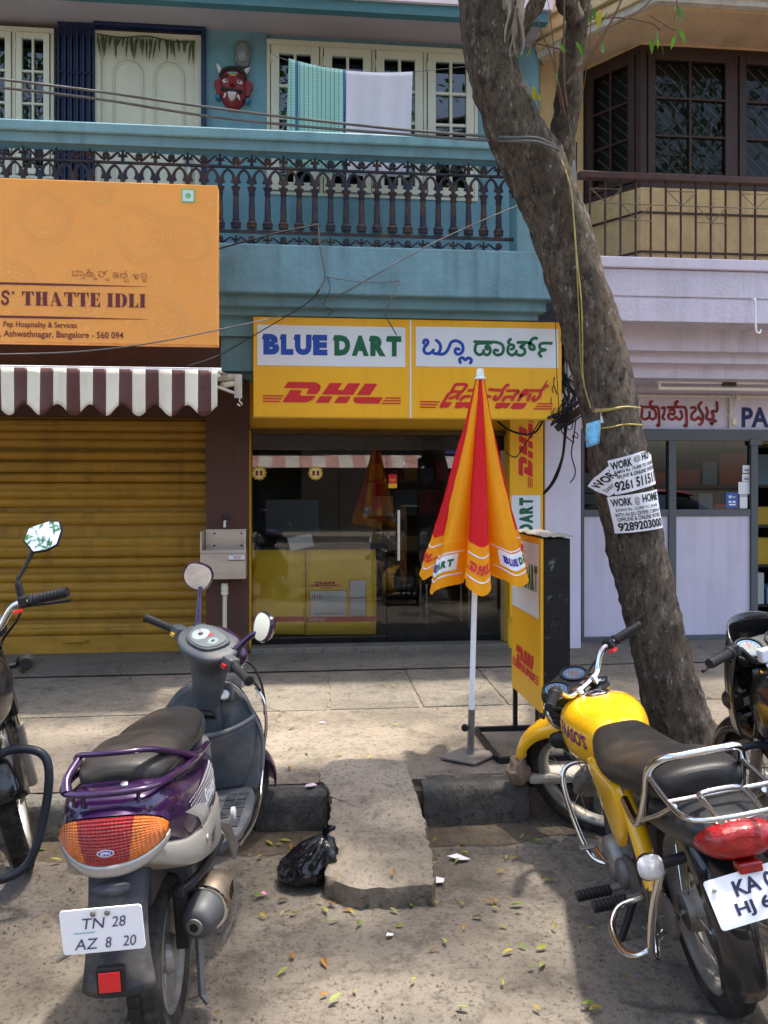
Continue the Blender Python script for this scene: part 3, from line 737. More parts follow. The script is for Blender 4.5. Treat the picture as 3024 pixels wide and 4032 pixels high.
# painted words on the band, in coordinates of a close view (x right, y down)
def kmap(ox, oy, sc, y, lift=.003):
    "close-view pixels to the face y"
    o = at(ox, oy, y); w = X(ox + 100, y) - X(ox, y)
    def f(px, py, k=0):
        return Vector((o.x + px * sc * w / 100, y - lift - k * .00025, o.z - py * sc * w / 100))
    return f
sc4 = 744 / 1659
kmB = kmap(2280, 1540 + 6, sc4, yb2)
autok = [
 [(452, 70), (455, 120), (462, 175)], [(470, 130), (495, 112), (512, 135), (495, 155), (505, 185), (495, 222), (468, 215)],
 [(548, 112), (556, 150), (552, 205), (585, 222), (618, 200), (622, 160)], [(620, 205), (650, 222), (676, 200), (672, 150), (640, 130)], [(560, 118), (640, 116), (690, 116)],
 [(640, 118), (625, 85), (640, 68)], [(690, 118), (704, 150), (706, 270), (690, 272)], [(730, 125), (755, 122), (752, 165), (738, 205), (752, 222)],
 [(785, 118), (870, 116), (935, 116)], [(800, 145), (840, 140), (838, 178), (800, 172), (790, 205), (822, 222), (858, 200)], [(856, 205), (890, 222), (912, 195), (900, 150)], [(870, 116), (850, 90), (870, 68)],
 [(935, 118), (950, 150), (952, 270), (934, 272)],
 [(992, 122), (1020, 115), (1032, 140), (1000, 175), (1000, 215), (1035, 222), (1060, 200)], [(1060, 205), (1085, 220), (1100, 190), (1080, 150), (1060, 110), (1085, 72)], [(1100, 215), (1090, 250), (1068, 265)],
 [(1130, 120), (1142, 160), (1130, 205), (1165, 222), (1195, 195), (1180, 150), (1225, 145), (1225, 72)], [(1200, 225), (1215, 235)], [(1168, 250), (1190, 245), (1180, 262)]]
stamp('painted_word', strokes2d(autok, 24), kmB, mat('dark_red_paint', (.20, .022, .02), .7, var=.5, vs=14), band)
_v = fit(text2d('PA', .035), 1450, 1700, 0, 1)
stamp('painted_word', ([(x, 285 - y * 175) for x, y in _v[0]], _v[1]), lambda x, y, k=0: kmB(x, y, 0), mat('navy_letter_paint', (.02, .03, .10), .7), band)
# grey metal shop front
yw = 7.15
fm = MB().box(X(2288, yw), XR1, yw, yw + .08, rz_(1735, yw), rz_(1690, yw)).build('shop_front_frame', GREYM, rb, bevel=.004)
for a, b_, q0, q1 in ((2288, 2300, 1735, 2525), (2634, 2662, 1735, 2525), (2957, 2984, 1735, 2525)):
    MB().box(X(a, yw), X(b_, yw), yw - .006, yw + .075, PZ, rz_(q0, yw) - .001).build('mullion', GREYM, fm, bevel=.003)
for a, b_ in ((2300, 2634), (2662, 2957)):
    MB().box(X(a, yw), X(b_, yw), yw, yw + .07, rz_(2032, yw), rz_(2006, yw)).build('mid_rail', GREYM, fm, bevel=.003)
    MB().box(X(a, yw), X(b_, yw), yw, yw + .07, PZ, rz_(2502, yw)).build('bottom_rail', GREYM, fm, bevel=.003)
    MB().box(X(a, yw) + .001, X(b_, yw) - .001, yw + .02, yw + .05, rz_(2502, yw) + .001, rz_(2032, yw) - .001).build('lilac_panel', LILAC, fm)
    MB().add([(X(a, yw), yw + .03, rz_(2006, yw)), (X(b_, yw), yw + .03, rz_(2006, yw)), (X(b_, yw), yw + .03, rz_(1735, yw)), (X(a, yw), yw + .03, rz_(1735, yw))], [(0, 1, 2, 3)]).build('pane', glass('dark_shop_glass', (.5, .52, .5), 1.7), fm, fix=False)
MB().box(X(2950, yw), X(2998, yw), yw - .02, yw + .02, rz_(1752, yw), rz_(1728, yw)).build('door_closer_bracket', GREYM, fm, bevel=.003)
# room behind, shelves in the open doorway
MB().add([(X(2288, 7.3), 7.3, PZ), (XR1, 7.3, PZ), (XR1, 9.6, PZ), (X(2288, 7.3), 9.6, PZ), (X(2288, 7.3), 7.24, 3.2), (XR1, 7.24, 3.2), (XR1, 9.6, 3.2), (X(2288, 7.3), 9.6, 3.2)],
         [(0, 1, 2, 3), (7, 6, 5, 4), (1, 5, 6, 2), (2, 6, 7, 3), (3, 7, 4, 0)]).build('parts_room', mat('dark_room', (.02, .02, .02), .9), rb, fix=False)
# tan storey: walls, bay, windows, roof mouldings
zb0, zt0 = rz_(1022, yf), rz_(-420, 6.1)
A, B = (X(2292, 7.25), 7.25), (X(2523, 6.75), 6.75)
MB().box(X(2124, 7.22), A[0], 7.22, 7.5, zb0 - .1, zt0).build('tan_wall', TAN, rb)
zsill = rz_(742, 6.75)
ztopw = rz_(185, 6.75)
MB().prism([A, B, (XR1, 6.75), (XR1, 7.6), (A[0], 7.6)], zb0 - .05, zsill, 'xy').build('bay_wall', TAN, rb, bevel=.006)
for q in (838, 992):
    MB().prism([(A[0] - .01, A[1] - .012), (B[0] - .006, B[1] - .012), (XR1, 6.738), (XR1, 7.0), (A[0], 7.4)], rz_(q + 7, 6.75), rz_(q, 6.75), 'xy').build('wall_groove', DWOOD, rb)
def bay_window(o, dirv, w, z0, z1, leaves, rows=3):
    dv = Vector((*dirv, 0)).normalized(); M = Matrix(((dv.x, -dv.y, 0, o[0]), (dv.y, dv.x, 0, o[1]), (0, 0, 1, 0), (0, 0, 0, 1)))
    fw = .055; win = MB(); lw = (w - fw) / leaves
    win.box(0, w, 0, .1, z0, z0 + fw, M); win.box(0, w, 0, .1, z1 - fw, z1, M)
    for i in range(leaves + 1): win.box(i * lw, i * lw + fw, .002, .098, z0 + fw, z1 - fw, M)
    wo_ = win.build('bay_window', DWOOD, rb, bevel=.004)
    for i in range(leaves):
        a, b_ = i * lw + fw + .004, (i + 1) * lw - .004; c, d = z0 + fw + .004, z1 - fw - .004; st = .062; mu = .02
        lf = MB(); lf.box(a, a + st, -.012, .03, c, d, M); lf.box(b_ - st, b_, -.012, .03, c, d, M); lf.box(a + st, b_ - st, -.012, .03, c, c + st, M); lf.box(a + st, b_ - st, -.012, .03, d - st, d, M)
        g0, g1, h0, h1 = a + st, b_ - st, c + st, d - st
        lf.box((g0 + g1) / 2 - mu / 2, (g0 + g1) / 2 + mu / 2, -.008, .03, h0, h1, M)
        for r in range(1, rows): zz = h0 + (h1 - h0) * r / rows; lf.box(g0, g1, -.006, .028, zz - mu / 2, zz + mu / 2, M)
        lf.build('casement_leaf', DWOOD, wo_, bevel=.003)
        for k in range(2):
            for r in range(rows):
                p0, p1 = g0 + (g1 - g0) * k / 2, g0 + (g1 - g0) * (k + 1) / 2; q0, q1 = h0 + (h1 - h0) * r / rows, h0 + (h1 - h0) * (r + 1) / rows
                MB().add([(p0, .018, q0), (p1, .018, q0), (p1, .018, q1), (p0, .018, q1)], [(0, 1, 2, 3)], M).build('pane', glass('dull_window_glass', (.6, .62, .6), 1.28), wo_, fix=False)
        gb = MB(); t = h0 - (g1 - g0) + .05
        while t < h1:
            s0 = max(0, (h0 - t)); s1 = min(g1 - g0, h1 - t)
            if s1 > s0: gb.tube([(g1 - s0, .07, t + s0), (g1 - s1, .07, t + s1)], .007, 5, M=M)
            t += .105
        gb.build('diagonal_grille', mat('grey_grille_paint', (.16, .155, .15), .6), wo_)
    MB().box(0, w, .12, .13, z0, z1, M).build('dark_curtain', mat('dark_curtain', (.035, .04, .036), .9, var=.3, vs=8), wo_)
wv = Vector((B[0] - A[0], B[1] - A[1]))
bay_window(A, wv, wv.length, zsill, ztopw, 1)
bay_window((B[0] + .002, B[1]), (1, 0), XR1 - B[0], zsill, ztopw, 7)
def off(p, q): return (p[0] + q[0], p[1] + q[1])
TANM = mat('tan_moulding', (.50, .37, .20), .8, var=.1, vs=5, dirt=(.30, .28, .2), da=.6, ds=6, dth=.55)
MB().prism([A, B, (XR1, 6.75), (XR1, 7.8), (A[0], 7.8)], ztopw + .001, ztopw + .5, 'xy').build('bay_head', TAN_S, rb)
for i, (o, h0, h1, m) in enumerate(((.56, .04, .10, PALE), (.60, .10, .17, TANM), (.56, .17, .20, TANM), (.64, .20, .28, TANM), (.60, .28, .33, TANM), (.68, .33, .40, TANM), (.64, .40, .75, mat('cream_roof_face', (.62, .58, .44), .8, var=.05)))):
    a1 = (A[0] - .25 - o * .35, A[1] - o * .2); b1 = (B[0] - o * .18, B[1] - o)
    MB().prism([(X(2150, 7.4), 7.4), a1, b1, (XR1, 6.75 - o), (XR1, 7.9), (X(2150, 7.4), 7.9)], ztopw + h0, ztopw + h1 - .001, 'xy').build('roof_moulding', m, rb, bevel=.005)
MB().prism([(X(2160, 7.4), 7.4), (A[0] - .40, A[1] - .10), (B[0] - .09, B[1] - .5), (XR1, 6.25), (XR1, 7.9), (X(2160, 7.4), 7.9)], ztopw + .02, ztopw + .041, 'xy').build('roof_soffit', TAN_S, rb)
# railing
BRN = mat('brown_rail_paint', (.055, .022, .016), .5, var=.2, vs=9, dirt=(.02, .015, .012), da=.6, ds=8)
yr2 = 6.08
rl = MB().box(X(2285, yr2), XR1, yr2, yr2 + .07, rz_(712, yr2), rz_(686, yr2)).build('railing', BRN, rb, bevel=.004)
i = 0; px = 2329
step = X(2329 + 60.6, yr2) - X(2329, yr2); x = X(px, yr2); n0 = None
while x < XR1:
    if n0 is None: n0 = MB().tube([(0, 0, zb0), (0, 0, rz_(713, yr2))], .0085, 6).build('railing_bar', BRN, rl, loc=(x, yr2 + .035, 0))
    else: inst(n0, rl, (x, yr2 + .035, 0))
    x += step
thin = mat('thin_rusty_wire', (.16, .12, .09), .7, var=.3)
x = X(2329, yr2); zz = [rz_(q, yr2) for q in (738, 752, 808, 872)]
MB().tube([(x, yr2 + .02, zz[2]), (XR1, yr2 + .02, zz[2])], .004, 5).build('railing_wire', thin, rl)
k = 0
while x + 4 * step < XR1:
    for (a, za, b_, zb3) in ((0, 1, 1, 2), (1, 2, 2, 1), (2, 2, 3, 3), (3, 3, 4, 2), (0, 1, 2, 1), (2, 3, 4, 3), (0, 2, 0, 2), (2, 2, 4, 2)):
        if (a, za) != (b_, zb3): MB().tube([(x + a * step, yr2 + .016, zz[za]), (x + b_ * step, yr2 + .016, zz[zb3])], .004, 4).build('railing_wire', thin, rl)
    x += 4 * step + step
# fluorescent fitting under the mouldings and a hook
tl = thing('tube_light', 'white fluorescent tube light fitting hung under the lilac eaves', 'light', (X(2780, 6.8), 6.8, rz_(1520, 6.8)))
xa, xb_ = X(2582, 6.8) - tl.location.x, X(3080, 6.8) - tl.location.x
MB().box(xa, xb_, -.03, .03, .02, .065).build('batten', WHITE, tl, bevel=.004)
MB().tube([(xa + .03, -.01, -.02), (xb_ - .03, -.01, -.02)], .016, 12).build('tube', mat('tube_glass', (.75, .75, .72), .3, var=.02), tl, smooth=60)
for xx in (xa + .015, xb_ - .03): MB().box(xx, xx + .022, -.025, .012, -.035, .021).build('end_holder', WHITE, tl, bevel=.003)
MB().box(.13, .25, -.045, -.012, .0, .03).build('ballast', mat('dark_ballast', (.05, .04, .035), .6), tl, bevel=.004)
hk = thing('iron_hook', 'white painted rod bent into a hook on the lilac fascia', 'hook', at(2970, 1180, 5.97))
MB().tube([(0, .03, 0), (0, -.01, 0), (0, -.012, -.05), (.004, -.012, -.20), (.012, -.012, -.245), (.036, -.012, -.25), (.046, -.012, -.225)], .008, 7, sm=3).build('hook_rod', WHITE, hk, smooth=60)
# ------------------------------------------------------------ marks used on several things
RED = MATS['red_print']; YELLOW = MATS['yellow_print']
P_WHITE = mat('print_white', (.66, .68, .72), .4, var=.03, vs=3)
P_BLUE = mat('print_blue', (.012, .055, .33), .45, var=.04)
P_GREEN = mat('print_green', (.008, .105, .045), .45, var=.04)
P_BLACK = mat('print_black', (.015, .013, .014), .6, var=.1)
P_ORANGE_D = mat('print_maroon', (.13, .022, .028), .5, var=.05)
def scallopD():
    q = [[(345, 605), (610, 606), (645, 614), (668, 634), (676, 655), (670, 682), (635, 728), (528, 726), (555, 675), (548, 669), (300, 668)],
         [(368, 687), (486, 690), (465, 732), (472, 744), (625, 745), (598, 780), (560, 803), (515, 812), (285, 812)],
         [(768, 612), (895, 612), (850, 683), (905, 683), (955, 612), (1082, 612), (1005, 732), (688, 730)],
         [(668, 747), (798, 748), (755, 815), (625, 815)], [(857, 748), (985, 749), (940, 815), (812, 815)],
         [(1128, 614), (1258, 615), (1178, 733), (1043, 732)], [(1020, 752), (1313, 752), (1272, 818), (1048, 818), (1018, 803), (1008, 778)]]
    for i in range(3):
        y = 743 + i * 28
        q.append([(93, y), (303 - i * 19, y), (294 - i * 19, y + 13), (93, y + 13)])
        q.append([(1340 - i * 19, y + 9), (1498, y + 9), (1498, y + 22), (1331 - i * 19, y + 22)])
    return q
_dq = scallopD()
def dhl(w):
    "mark of width w, origin at its lower left, y up"
    k = w / 1405.
    V = []; F = []
    for p in _dq:
        # fan from an inner strip keeps the concave outlines right
        F.append(tuple(range(len(V), len(V) + len(p)))[::-1]); V += [((x - 93) * k, (818 - y) * k) for x, y in p]
    return V, F
def word(s, x0, x1, y0, y1, bold=.03, spacing=1.0, shear=0): return fit(text2d(s, bold, shear, spacing), x0, x1, y0, y1)
def notched(s, w, h):
    "heavy capitals with a small spur at the upper left of each"
    V, F = [], []; n = len(s); a = 0
    wd = {'B': 1.05, 'L': .82, 'U': 1.1, 'E': .95, 'D': 1.12, 'A': 1.2, 'R': 1.1, 'T': 1.0}
    tot = sum(wd[c] for c in s) + .10 * (n - 1); x = 0
    for c in s:
        cw = wd[c] / tot * w
        v, f = word(c, x, x + cw, 0, h, .075); o = len(V); V += v; F += [tuple(i + o for i in q) for q in f]
        if c != 'A':
            o = len(V); V += [(x - cw * .10, h * .74), (x + cw * .02, h * .74), (x + cw * .02, h), (x, h)]; F.append((o, o + 1, o + 2, o + 3))
        x += cw + .10 / tot * w
    return V, F
def blue_dart(name, mp, x0, y0, w, h, parent, grid=0):
    a = notched('BLUE', w * .46, h); b = notched('DART', w * .49, h)
    stamp('lettering', ([(x0 + x, y0 + y) for x, y in a[0]], a[1]), mp, P_BLUE, parent, grid)
    stamp('lettering', ([(x0 + w * .51 + x, y0 + y) for x, y in b[0]], b[1]), mp, P_GREEN, parent, grid)
def shift(VF, dx, dy): return ([(x + dx, y + dy) for x, y in VF[0]],) + tuple(VF[1:])

# ------------------------------------------------------------ long yellow courier sign
ys = 6.28
sg = thing('courier_sign', 'long yellow shop sign reading blue dart in blue and green over the glass door', 'sign', (X(1605, ys), ys, Z(1647, ys, 1600)))
ox, oz = sg.location.x, sg.location.z
sx0, sx1, sz1 = X(997, ys) - ox, X(2212, ys) - ox, Z(1257, ys, 1600) - oz
SIGNY = mat('yellow_sign_vinyl', (.72, .365, .012), .42, runs=.18, var=.05, vs=2, dirt=(.45, .22, .02), da=.25, ds=4, dth=.62, streak=3)
MB().box(sx0, sx1, 0, .11, 0, sz1).build('board', SIGNY, sg, bevel=.006)
MB().box(sx0 - .002, sx1 + .002, -.004, .012, -.006, .004).build('lower_trim', mat('sign_trim', (.42, .22, .02), .5), sg)
def sgp(px, py): p = at(px, py, ys); return p.x - ox, p.z - oz
fmap = lambda x, y, k=0: Vector((x, -.002 - k * .00025, y))
up1 = lambda x, y, k=0: Vector((x, -.0035 - k * .00025, y))
SIGNW = mat('white_sign_vinyl', (.60, .63, .68), .4, var=.04, vs=2, dirt=(.42, .44, .46), da=.35, ds=5, dth=.6, streak=4)
def panel(p0, q0, p1, q1): a, b = sgp(p0, q0), sgp(p1, q1); return rect2d(a[0], b[0], b[1], a[1])
stamp('white_panel', panel(1013, 1278, 1596, 1446), fmap, SIGNW, sg)
stamp('white_panel', panel(1637, 1285, 2198, 1450), fmap, SIGNW, sg)
a = sgp(1613, 1262)[0]; b = sgp(1620, 1262)[0]; stamp('divider_strip', rect2d(a, b, .0, sz1 - .002), fmap, SIGNW, sg)
a = sgp(1037, 1393); b = sgp(1580, 1320); blue_dart('lettering', up1, a[0], a[1] - .006, b[0] - a[0], b[1] - a[1] - .002, sg)
a = sgp(1036, 1585); b = sgp(1578, 1505); stamp('red_mark', shift(dhl(b[0] - a[0]), a[0], a[1]), up1, RED, sg)
o_ = sgp(1630, 1270); kk = (sgp(2230, 1270)[0] - o_[0]) / 1659.
def kn(x, y, k=0): return Vector((o_[0] + x * kk, -.0035 - k * .00025, o_[1] - y * kk))
stamp('lettering', strokes2d([
 [(104, 218), (104, 196), (128, 182), (150, 200), (140, 228), (112, 262), (108, 304), (140, 328), (182, 318), (208, 288)],
 [(240, 185), (275, 220), (284, 268), (262, 318), (222, 326), (196, 300)],
 [(240, 325), (300, 331), (345, 308), (375, 255), (398, 205), (450, 186), (508, 212), (528, 268), (508, 315), (468, 330), (441, 305), (450, 272), (484, 276)],
 [(497, 416), (488, 385), (520, 364), (550, 388), (582, 366), (618, 388), (606, 420)]], 33), kn, P_BLUE, sg)
stamp('lettering', strokes2d([
 [(652, 193), (890, 193)], [(830, 205), (690, 212), (658, 255), (664, 308), (706, 331), (742, 312), (750, 284)],
 [(742, 312), (790, 332), (822, 296), (812, 246), (786, 236), (772, 256), (790, 270)],
 [(885, 193), (945, 215), (966, 260), (950, 312), (900, 332), (862, 308), (872, 278), (902, 282)],
 [(1042, 160), (1020, 190), (1040, 218), (1074, 222), (1078, 252), (1050, 268)], [(1018, 240), (1014, 300), (1056, 331), (1098, 306), (1106, 284)],
 [(1100, 310), (1150, 332), (1198, 306), (1190, 262), (1150, 240), (1188, 218)], [(1122, 193), (1235, 193), (1296, 226), (1300, 262), (1262, 262), (1250, 220), (1268, 170), (1302, 143), (1328, 146)],
 [(1490, 196), (1400, 196), (1364, 216), (1372, 256), (1425, 268)], [(1425, 268), (1372, 284), (1356, 312), (1378, 338)]], 32), kn, P_GREEN, sg)
stamp('red_mark', strokes2d([
 [(405, 720), (440, 662), (466, 650), (548, 650), (566, 664), (530, 710), (500, 728), (420, 722)], [(430, 722), (368, 760), (330, 820), (300, 860)], [(505, 735), (480, 765), (462, 800)], [(385, 800), (440, 780), (478, 758)],
 [(590, 716), (700, 700)], [(600, 775), (540, 780), (500, 815)], [(700, 705), (760, 760), (820, 775)], [(815, 700), (900, 706), (960, 700), (1000, 655), (1018, 652)], [(960, 705), (940, 760), (890, 808), (860, 800), (880, 770)],
 [(1010, 712), (1130, 712), (1090, 760), (1060, 810)], [(960, 815), (990, 780), (1050, 775)], [(1150, 770), (1190, 712), (1225, 705), (1215, 745), (1170, 760), (1130, 812)],
 [(1255, 705), (1330, 706), (1390, 700), (1420, 655), (1446, 654)], [(1380, 705), (1360, 770), (1310, 812), (1285, 800), (1305, 770)], [(1260, 745), (1230, 812)]], 31),
 kn, RED, sg)
stamp('red_mark', poly2d([(300, 838), (410, 838), (385, 880), (365, 895), (340, 905), (318, 895), (296, 906), (274, 900), (275, 880)][::-1], [(455, 838), (620, 838), (610, 900), (560, 905), (540, 888), (500, 905), (450, 906), (432, 896)][::-1],
       [(893, 840), (1050, 840), (1020, 885), (985, 905), (955, 890), (925, 905), (880, 904), (868, 890)][::-1], [(1075, 840), (1228, 840), (1195, 890), (1160, 908), (1060, 908), (1042, 895)][::-1],
       *[[(65, 830 + i * 29), (278 - i * 20, 832 + i * 29), (268 - i * 20, 846 + i * 29), (65, 844 + i * 29)][::-1] for i in range(3)],
       *[[(1345 - i * 22, 840 + i * 28), (1504, 840 + i * 28), (1504, 854 + i * 28), (1335 - i * 22, 854 + i * 28)][::-1] for i in range(3)]), lambda x, y, k=0: kn(x, y, -1), RED, sg)

# ------------------------------------------------------------ orange restaurant sign
yo = 5.55
og = thing('restaurant_sign', 'big orange sign with maroon lettering and faint paisley print above the striped awning', 'sign', (X(400, yo), yo, Z(1352, yo, 400)))
ox2, oz2 = og.location.x, og.location.z
OR_ = mat('orange_sign_vinyl', (.80, .335, .075), .5, var=.07, vs=1.2, dirt=(.72, .27, .05), da=.3, ds=1.6)
OR2 = mat('pale_orange_print', (.84, .44, .13), .5, var=.04)
bx0, bx1, bz1 = X(-1100, yo) - ox2, X(857, yo) - ox2, Z(714, yo, 400) - oz2
MB().box(bx0, bx1, 0, .10, 0, bz1).build('board', OR_, og, bevel=.004)
omap = lambda x, y, k=0: Vector((x, -.002 - k * .00025, y))
om2 = lambda x, y, k=0: Vector((x, -.004 - k * .00025, y))
def ogp(px, py): p = at(px, py, yo); return p.x - ox2, p.z - oz2
random.seed(21); V = []; F = []; Lf = []; lev = [0]
def addp(vf):
    o = len(V); V.extend(vf[0]); F.extend(tuple(i + o for i in f) for f in vf[1]); Lf.extend([0] * len(vf[0])); lev[0] += 1
placed = []
def inb(x, y, m):
    if not (bx0 + m < x < bx1 - m and m < y < bz1 - m): return False
    if any((x - a) ** 2 + (y - b) ** 2 < (m + c) ** 2 for a, b, c in placed): return False
    placed.append((x, y, m)); return True
pu = ogp(100, 1000)[0] - ogp(0, 1000)[0]
for cx, cy, R in ((ogp(560, 930)[0], ogp(560, 930)[1], 1.15 * pu), (ogp(740, 950)[0], ogp(740, 950)[1], .95 * pu), (ogp(180, 860)[0], ogp(180, 860)[1], 1.05 * pu), (ogp(640, 1250)[0], ogp(640, 1250)[1], .9 * pu), (ogp(330, 1180)[0], ogp(330, 1180)[1], .9 * pu), (ogp(60, 1120)[0], ogp(60, 1120)[1], .9 * pu), (ogp(400, 760)[0], ogp(400, 760)[1], .45 * pu)):
    for ri, (rr, dot) in enumerate(((1.0, .05), (.88, .035), (.74, .06), (.30, .05))):
        n = int(2 * math.pi * rr * R / (dot * pu * 2.3))
        for i in range(n):
            a = 2 * math.pi * i / n; tear = 1 + .30 * max(0, math.cos(a - 2.4)) ** 3
            x, y = cx + rr * R * tear * math.cos(a), cy + rr * R * tear * math.sin(a); d = dot * pu
            if inb(x, y, d * 1.02): addp(ringpoly(x, y, d, d * .55, 10))
    for i in range(34):
        a = random.uniform(0, 6.28); q = random.uniform(.34, .68) * R; x, y = cx + q * math.cos(a), cy + q * math.sin(a); d = random.uniform(.05, .09) * pu
        if inb(x, y, d * 1.3):
            st = [(x + d * (1.25 if j % 2 == 0 else .5) * math.cos(j * math.pi / 5 + a), y + d * (1.25 if j % 2 == 0 else .5) * math.sin(j * math.pi / 5 + a)) for j in range(10)]
            addp((st, [tuple(range(10))]))
for i in range(220):
    x, y = random.uniform(bx0 + 1.0, bx1), random.uniform(0, bz1); d = random.uniform(.05, .10) * pu
    if inb(x, y, d * 1.5):
        for j in range(6): addp(disc2d(x + d * math.cos(j * 1.047), y + d * math.sin(j * 1.047), d * .42, n=8))
stamp('paisley_print', (V, F, Lf), omap, OR2, og)
# serif capitals built from stems, hairlines and bracketed serifs
def serif(c):
    S = .34; t = .045; L = []
    R_ = lambda x0, x1, y0, y1: L.append([(x0, y0), (x1, y0), (x1, y1), (x0, y1)])
    def foot(x0, x1): R_(x0 - .09, x1 + .09, 0, t); R_(x0, x1, t + .001, .5)
    if c == 'I': R_(.09, .09 + S, t, 1 - t); R_(0, .18 + S, 0, t - .001); R_(0, .18 + S, 1 - t + .001, 1); return L, .18 + S
    if c == 'L': R_(.09, .09 + S, t, 1 - t); R_(0, .18 + S, 1 - t + .001, 1); R_(0, .80, 0, t - .001); L.append([(.56, t), (.80, t), (.80, .36), (.76, .36), (.70, .18)]); return L, .80
    if c == 'T': R_(.30, .30 + S, t, 1 - t); R_(.20, .40 + S, 0, t - .001); R_(0, .94, 1 - t + .001, 1); L.append([(0, 1 - t), (0, .66), (.04, .66), (.12, .86), (.25, 1 - t)][::1]); L.append([(.94, 1 - t), (.69, 1 - t), (.82, .86), (.90, .66), (.94, .66)]); return L, .94
    if c == 'H': 
        for a in (.09, .62): R_(a, a + S, t, 1 - t); R_(a - .09, a + S + .09, 0, t - .001); R_(a - .09, a + S + .09, 1 - t + .001, 1)
        R_(.09 + S + .001, .619, .48, .48 + t); return L, 1.05
    if c == 'A':
        L.append([(.42, 1), (.58, 1), (.98, t), (.62, t), (.40, .80)]); L.append([(.42, .99), (.46, .93), (.19, t), (.14, t)]); R_(.30, .62, .30, .30 + t); R_(.02, .32, 0, t - .001); R_(.54, 1.06, 0, t - .001); return L, 1.08
    if c == 'E':
        R_(.09, .09 + S, t, 1 - t); R_(0, .82, 0, t - .001); R_(0, .80, 1 - t + .001, 1); R_(.09 + S + .001, .62, .49, .49 + t)
        L.append([(.58, t), (.82, t), (.82, .34), (.78, .34), (.72, .16)]); L.append([(.80, 1 - t), (.58, 1 - t), (.70, .86), (.76, .68), (.80, .68)]); L.append([(.62, .36), (.66, .36), (.66, .68), (.62, .68), (.60, .56), (.60, .48)]); return L, .84
    if c == 'D':
        R_(.09, .09 + S, t, 1 - t); R_(0, .55, 0, t - .001); R_(0, .55, 1 - t + .001, 1)
        o_ = [(.55 + .47 * math.sin(math.pi * i / 14), .5 + .5 * math.cos(math.pi * i / 14)) for i in range(15)]; n_ = [(.55 + .13 * math.sin(math.pi * i / 14), .5 + .455 * math.cos(math.pi * i / 14)) for i in range(15)]
        for i in range(14): L.append([o_[i], n_[i], n_[i + 1], o_[i + 1]])
        return L, 1.02
    if c == 'S':
        v, f, l = strokes2d([[(.66, .78), (.56, .93), (.32, .95), (.18, .80), (.24, .63), (.48, .50), (.60, .33), (.52, .12), (.28, .06), (.12, .26)]], .17); 
        L = [[v[i] for i in q] for q in f]; return L, .74
    if c == "'": return [[(.08, .98), (.28, .98), (.26, .84), (.10, .66), (.14, .82), (.08, .84)]], .34
    return [], .34
def serif_line(s, gap=.10):
    V = []; F = []; x = 0
    for c in s:
        L, w = serif(c)
        for p in L: F.append(tuple(range(len(V), len(V) + len(p)))); V += [(q[0] + x, q[1]) for q in p]
        x += w + gap
    return V, F
a = ogp(4, 1206); b = ogp(574, 1152)
stamp('lettering', fit(serif_line("S' THATTE IDLI"), a[0], b[0], a[1] + .006, b[1] - .006), om2, P_ORANGE_D, og)
def olabel(s, px0, py0, px1, py1, bold=.012):
    a = ogp(px0, py1); b = ogp(px1, py0); stamp('lettering', word(s, a[0], b[0], a[1], b[1], bold), om2, P_ORANGE_D, og)
olabel('Pep Hospitality & Services', 14, 1270, 303, 1294); olabel(', Ashwathnagar, Bangalore - 560 094', 0, 1308, 486, 1334)
for q0, q1, w0 in ((1108, 1126, 9), (1241, 1254, 9)):
    a = ogp(-300, q0 + 4); b = ogp(580, q1); z = (a[1] + b[1]) / 2; h = (ogp(0, 0)[1] - ogp(0, w0)[1]) / 2
    stamp('maroon_rule', ([(a[0], z - h), (ogp(200, 0)[0], z - h), (b[0], z - .0008), (b[0], z + .0008), (ogp(200, 0)[0], z + h), (a[0], z + h)], [(0, 1, 2, 3, 4, 5)]), om2, P_ORANGE_D, og)
a = ogp(715, 797); b = ogp(767, 746)
stamp('green_border', rect2d(a[0], b[0], a[1], b[1]), om2, mat('veg_green', (.12, .50, .22), .5), og)
m_ = .1 * (b[0] - a[0]); stamp('white_square', rect2d(a[0] + m_, b[0] - m_, a[1] + m_, b[1] - m_), lambda x, y, k=0: om2(x, y, 3), P_WHITE, og)
stamp('green_dot', disc2d((a[0] + b[0]) / 2, (a[1] + b[1]) / 2, m_ * 2.2), lambda x, y, k=0: om2(x, y, 6), mat('veg_green', (.12, .50, .22), .5), og)
o3 = ogp(260, 1038); k3 = (ogp(620, 1030)[0] - o3[0]) / 1659.
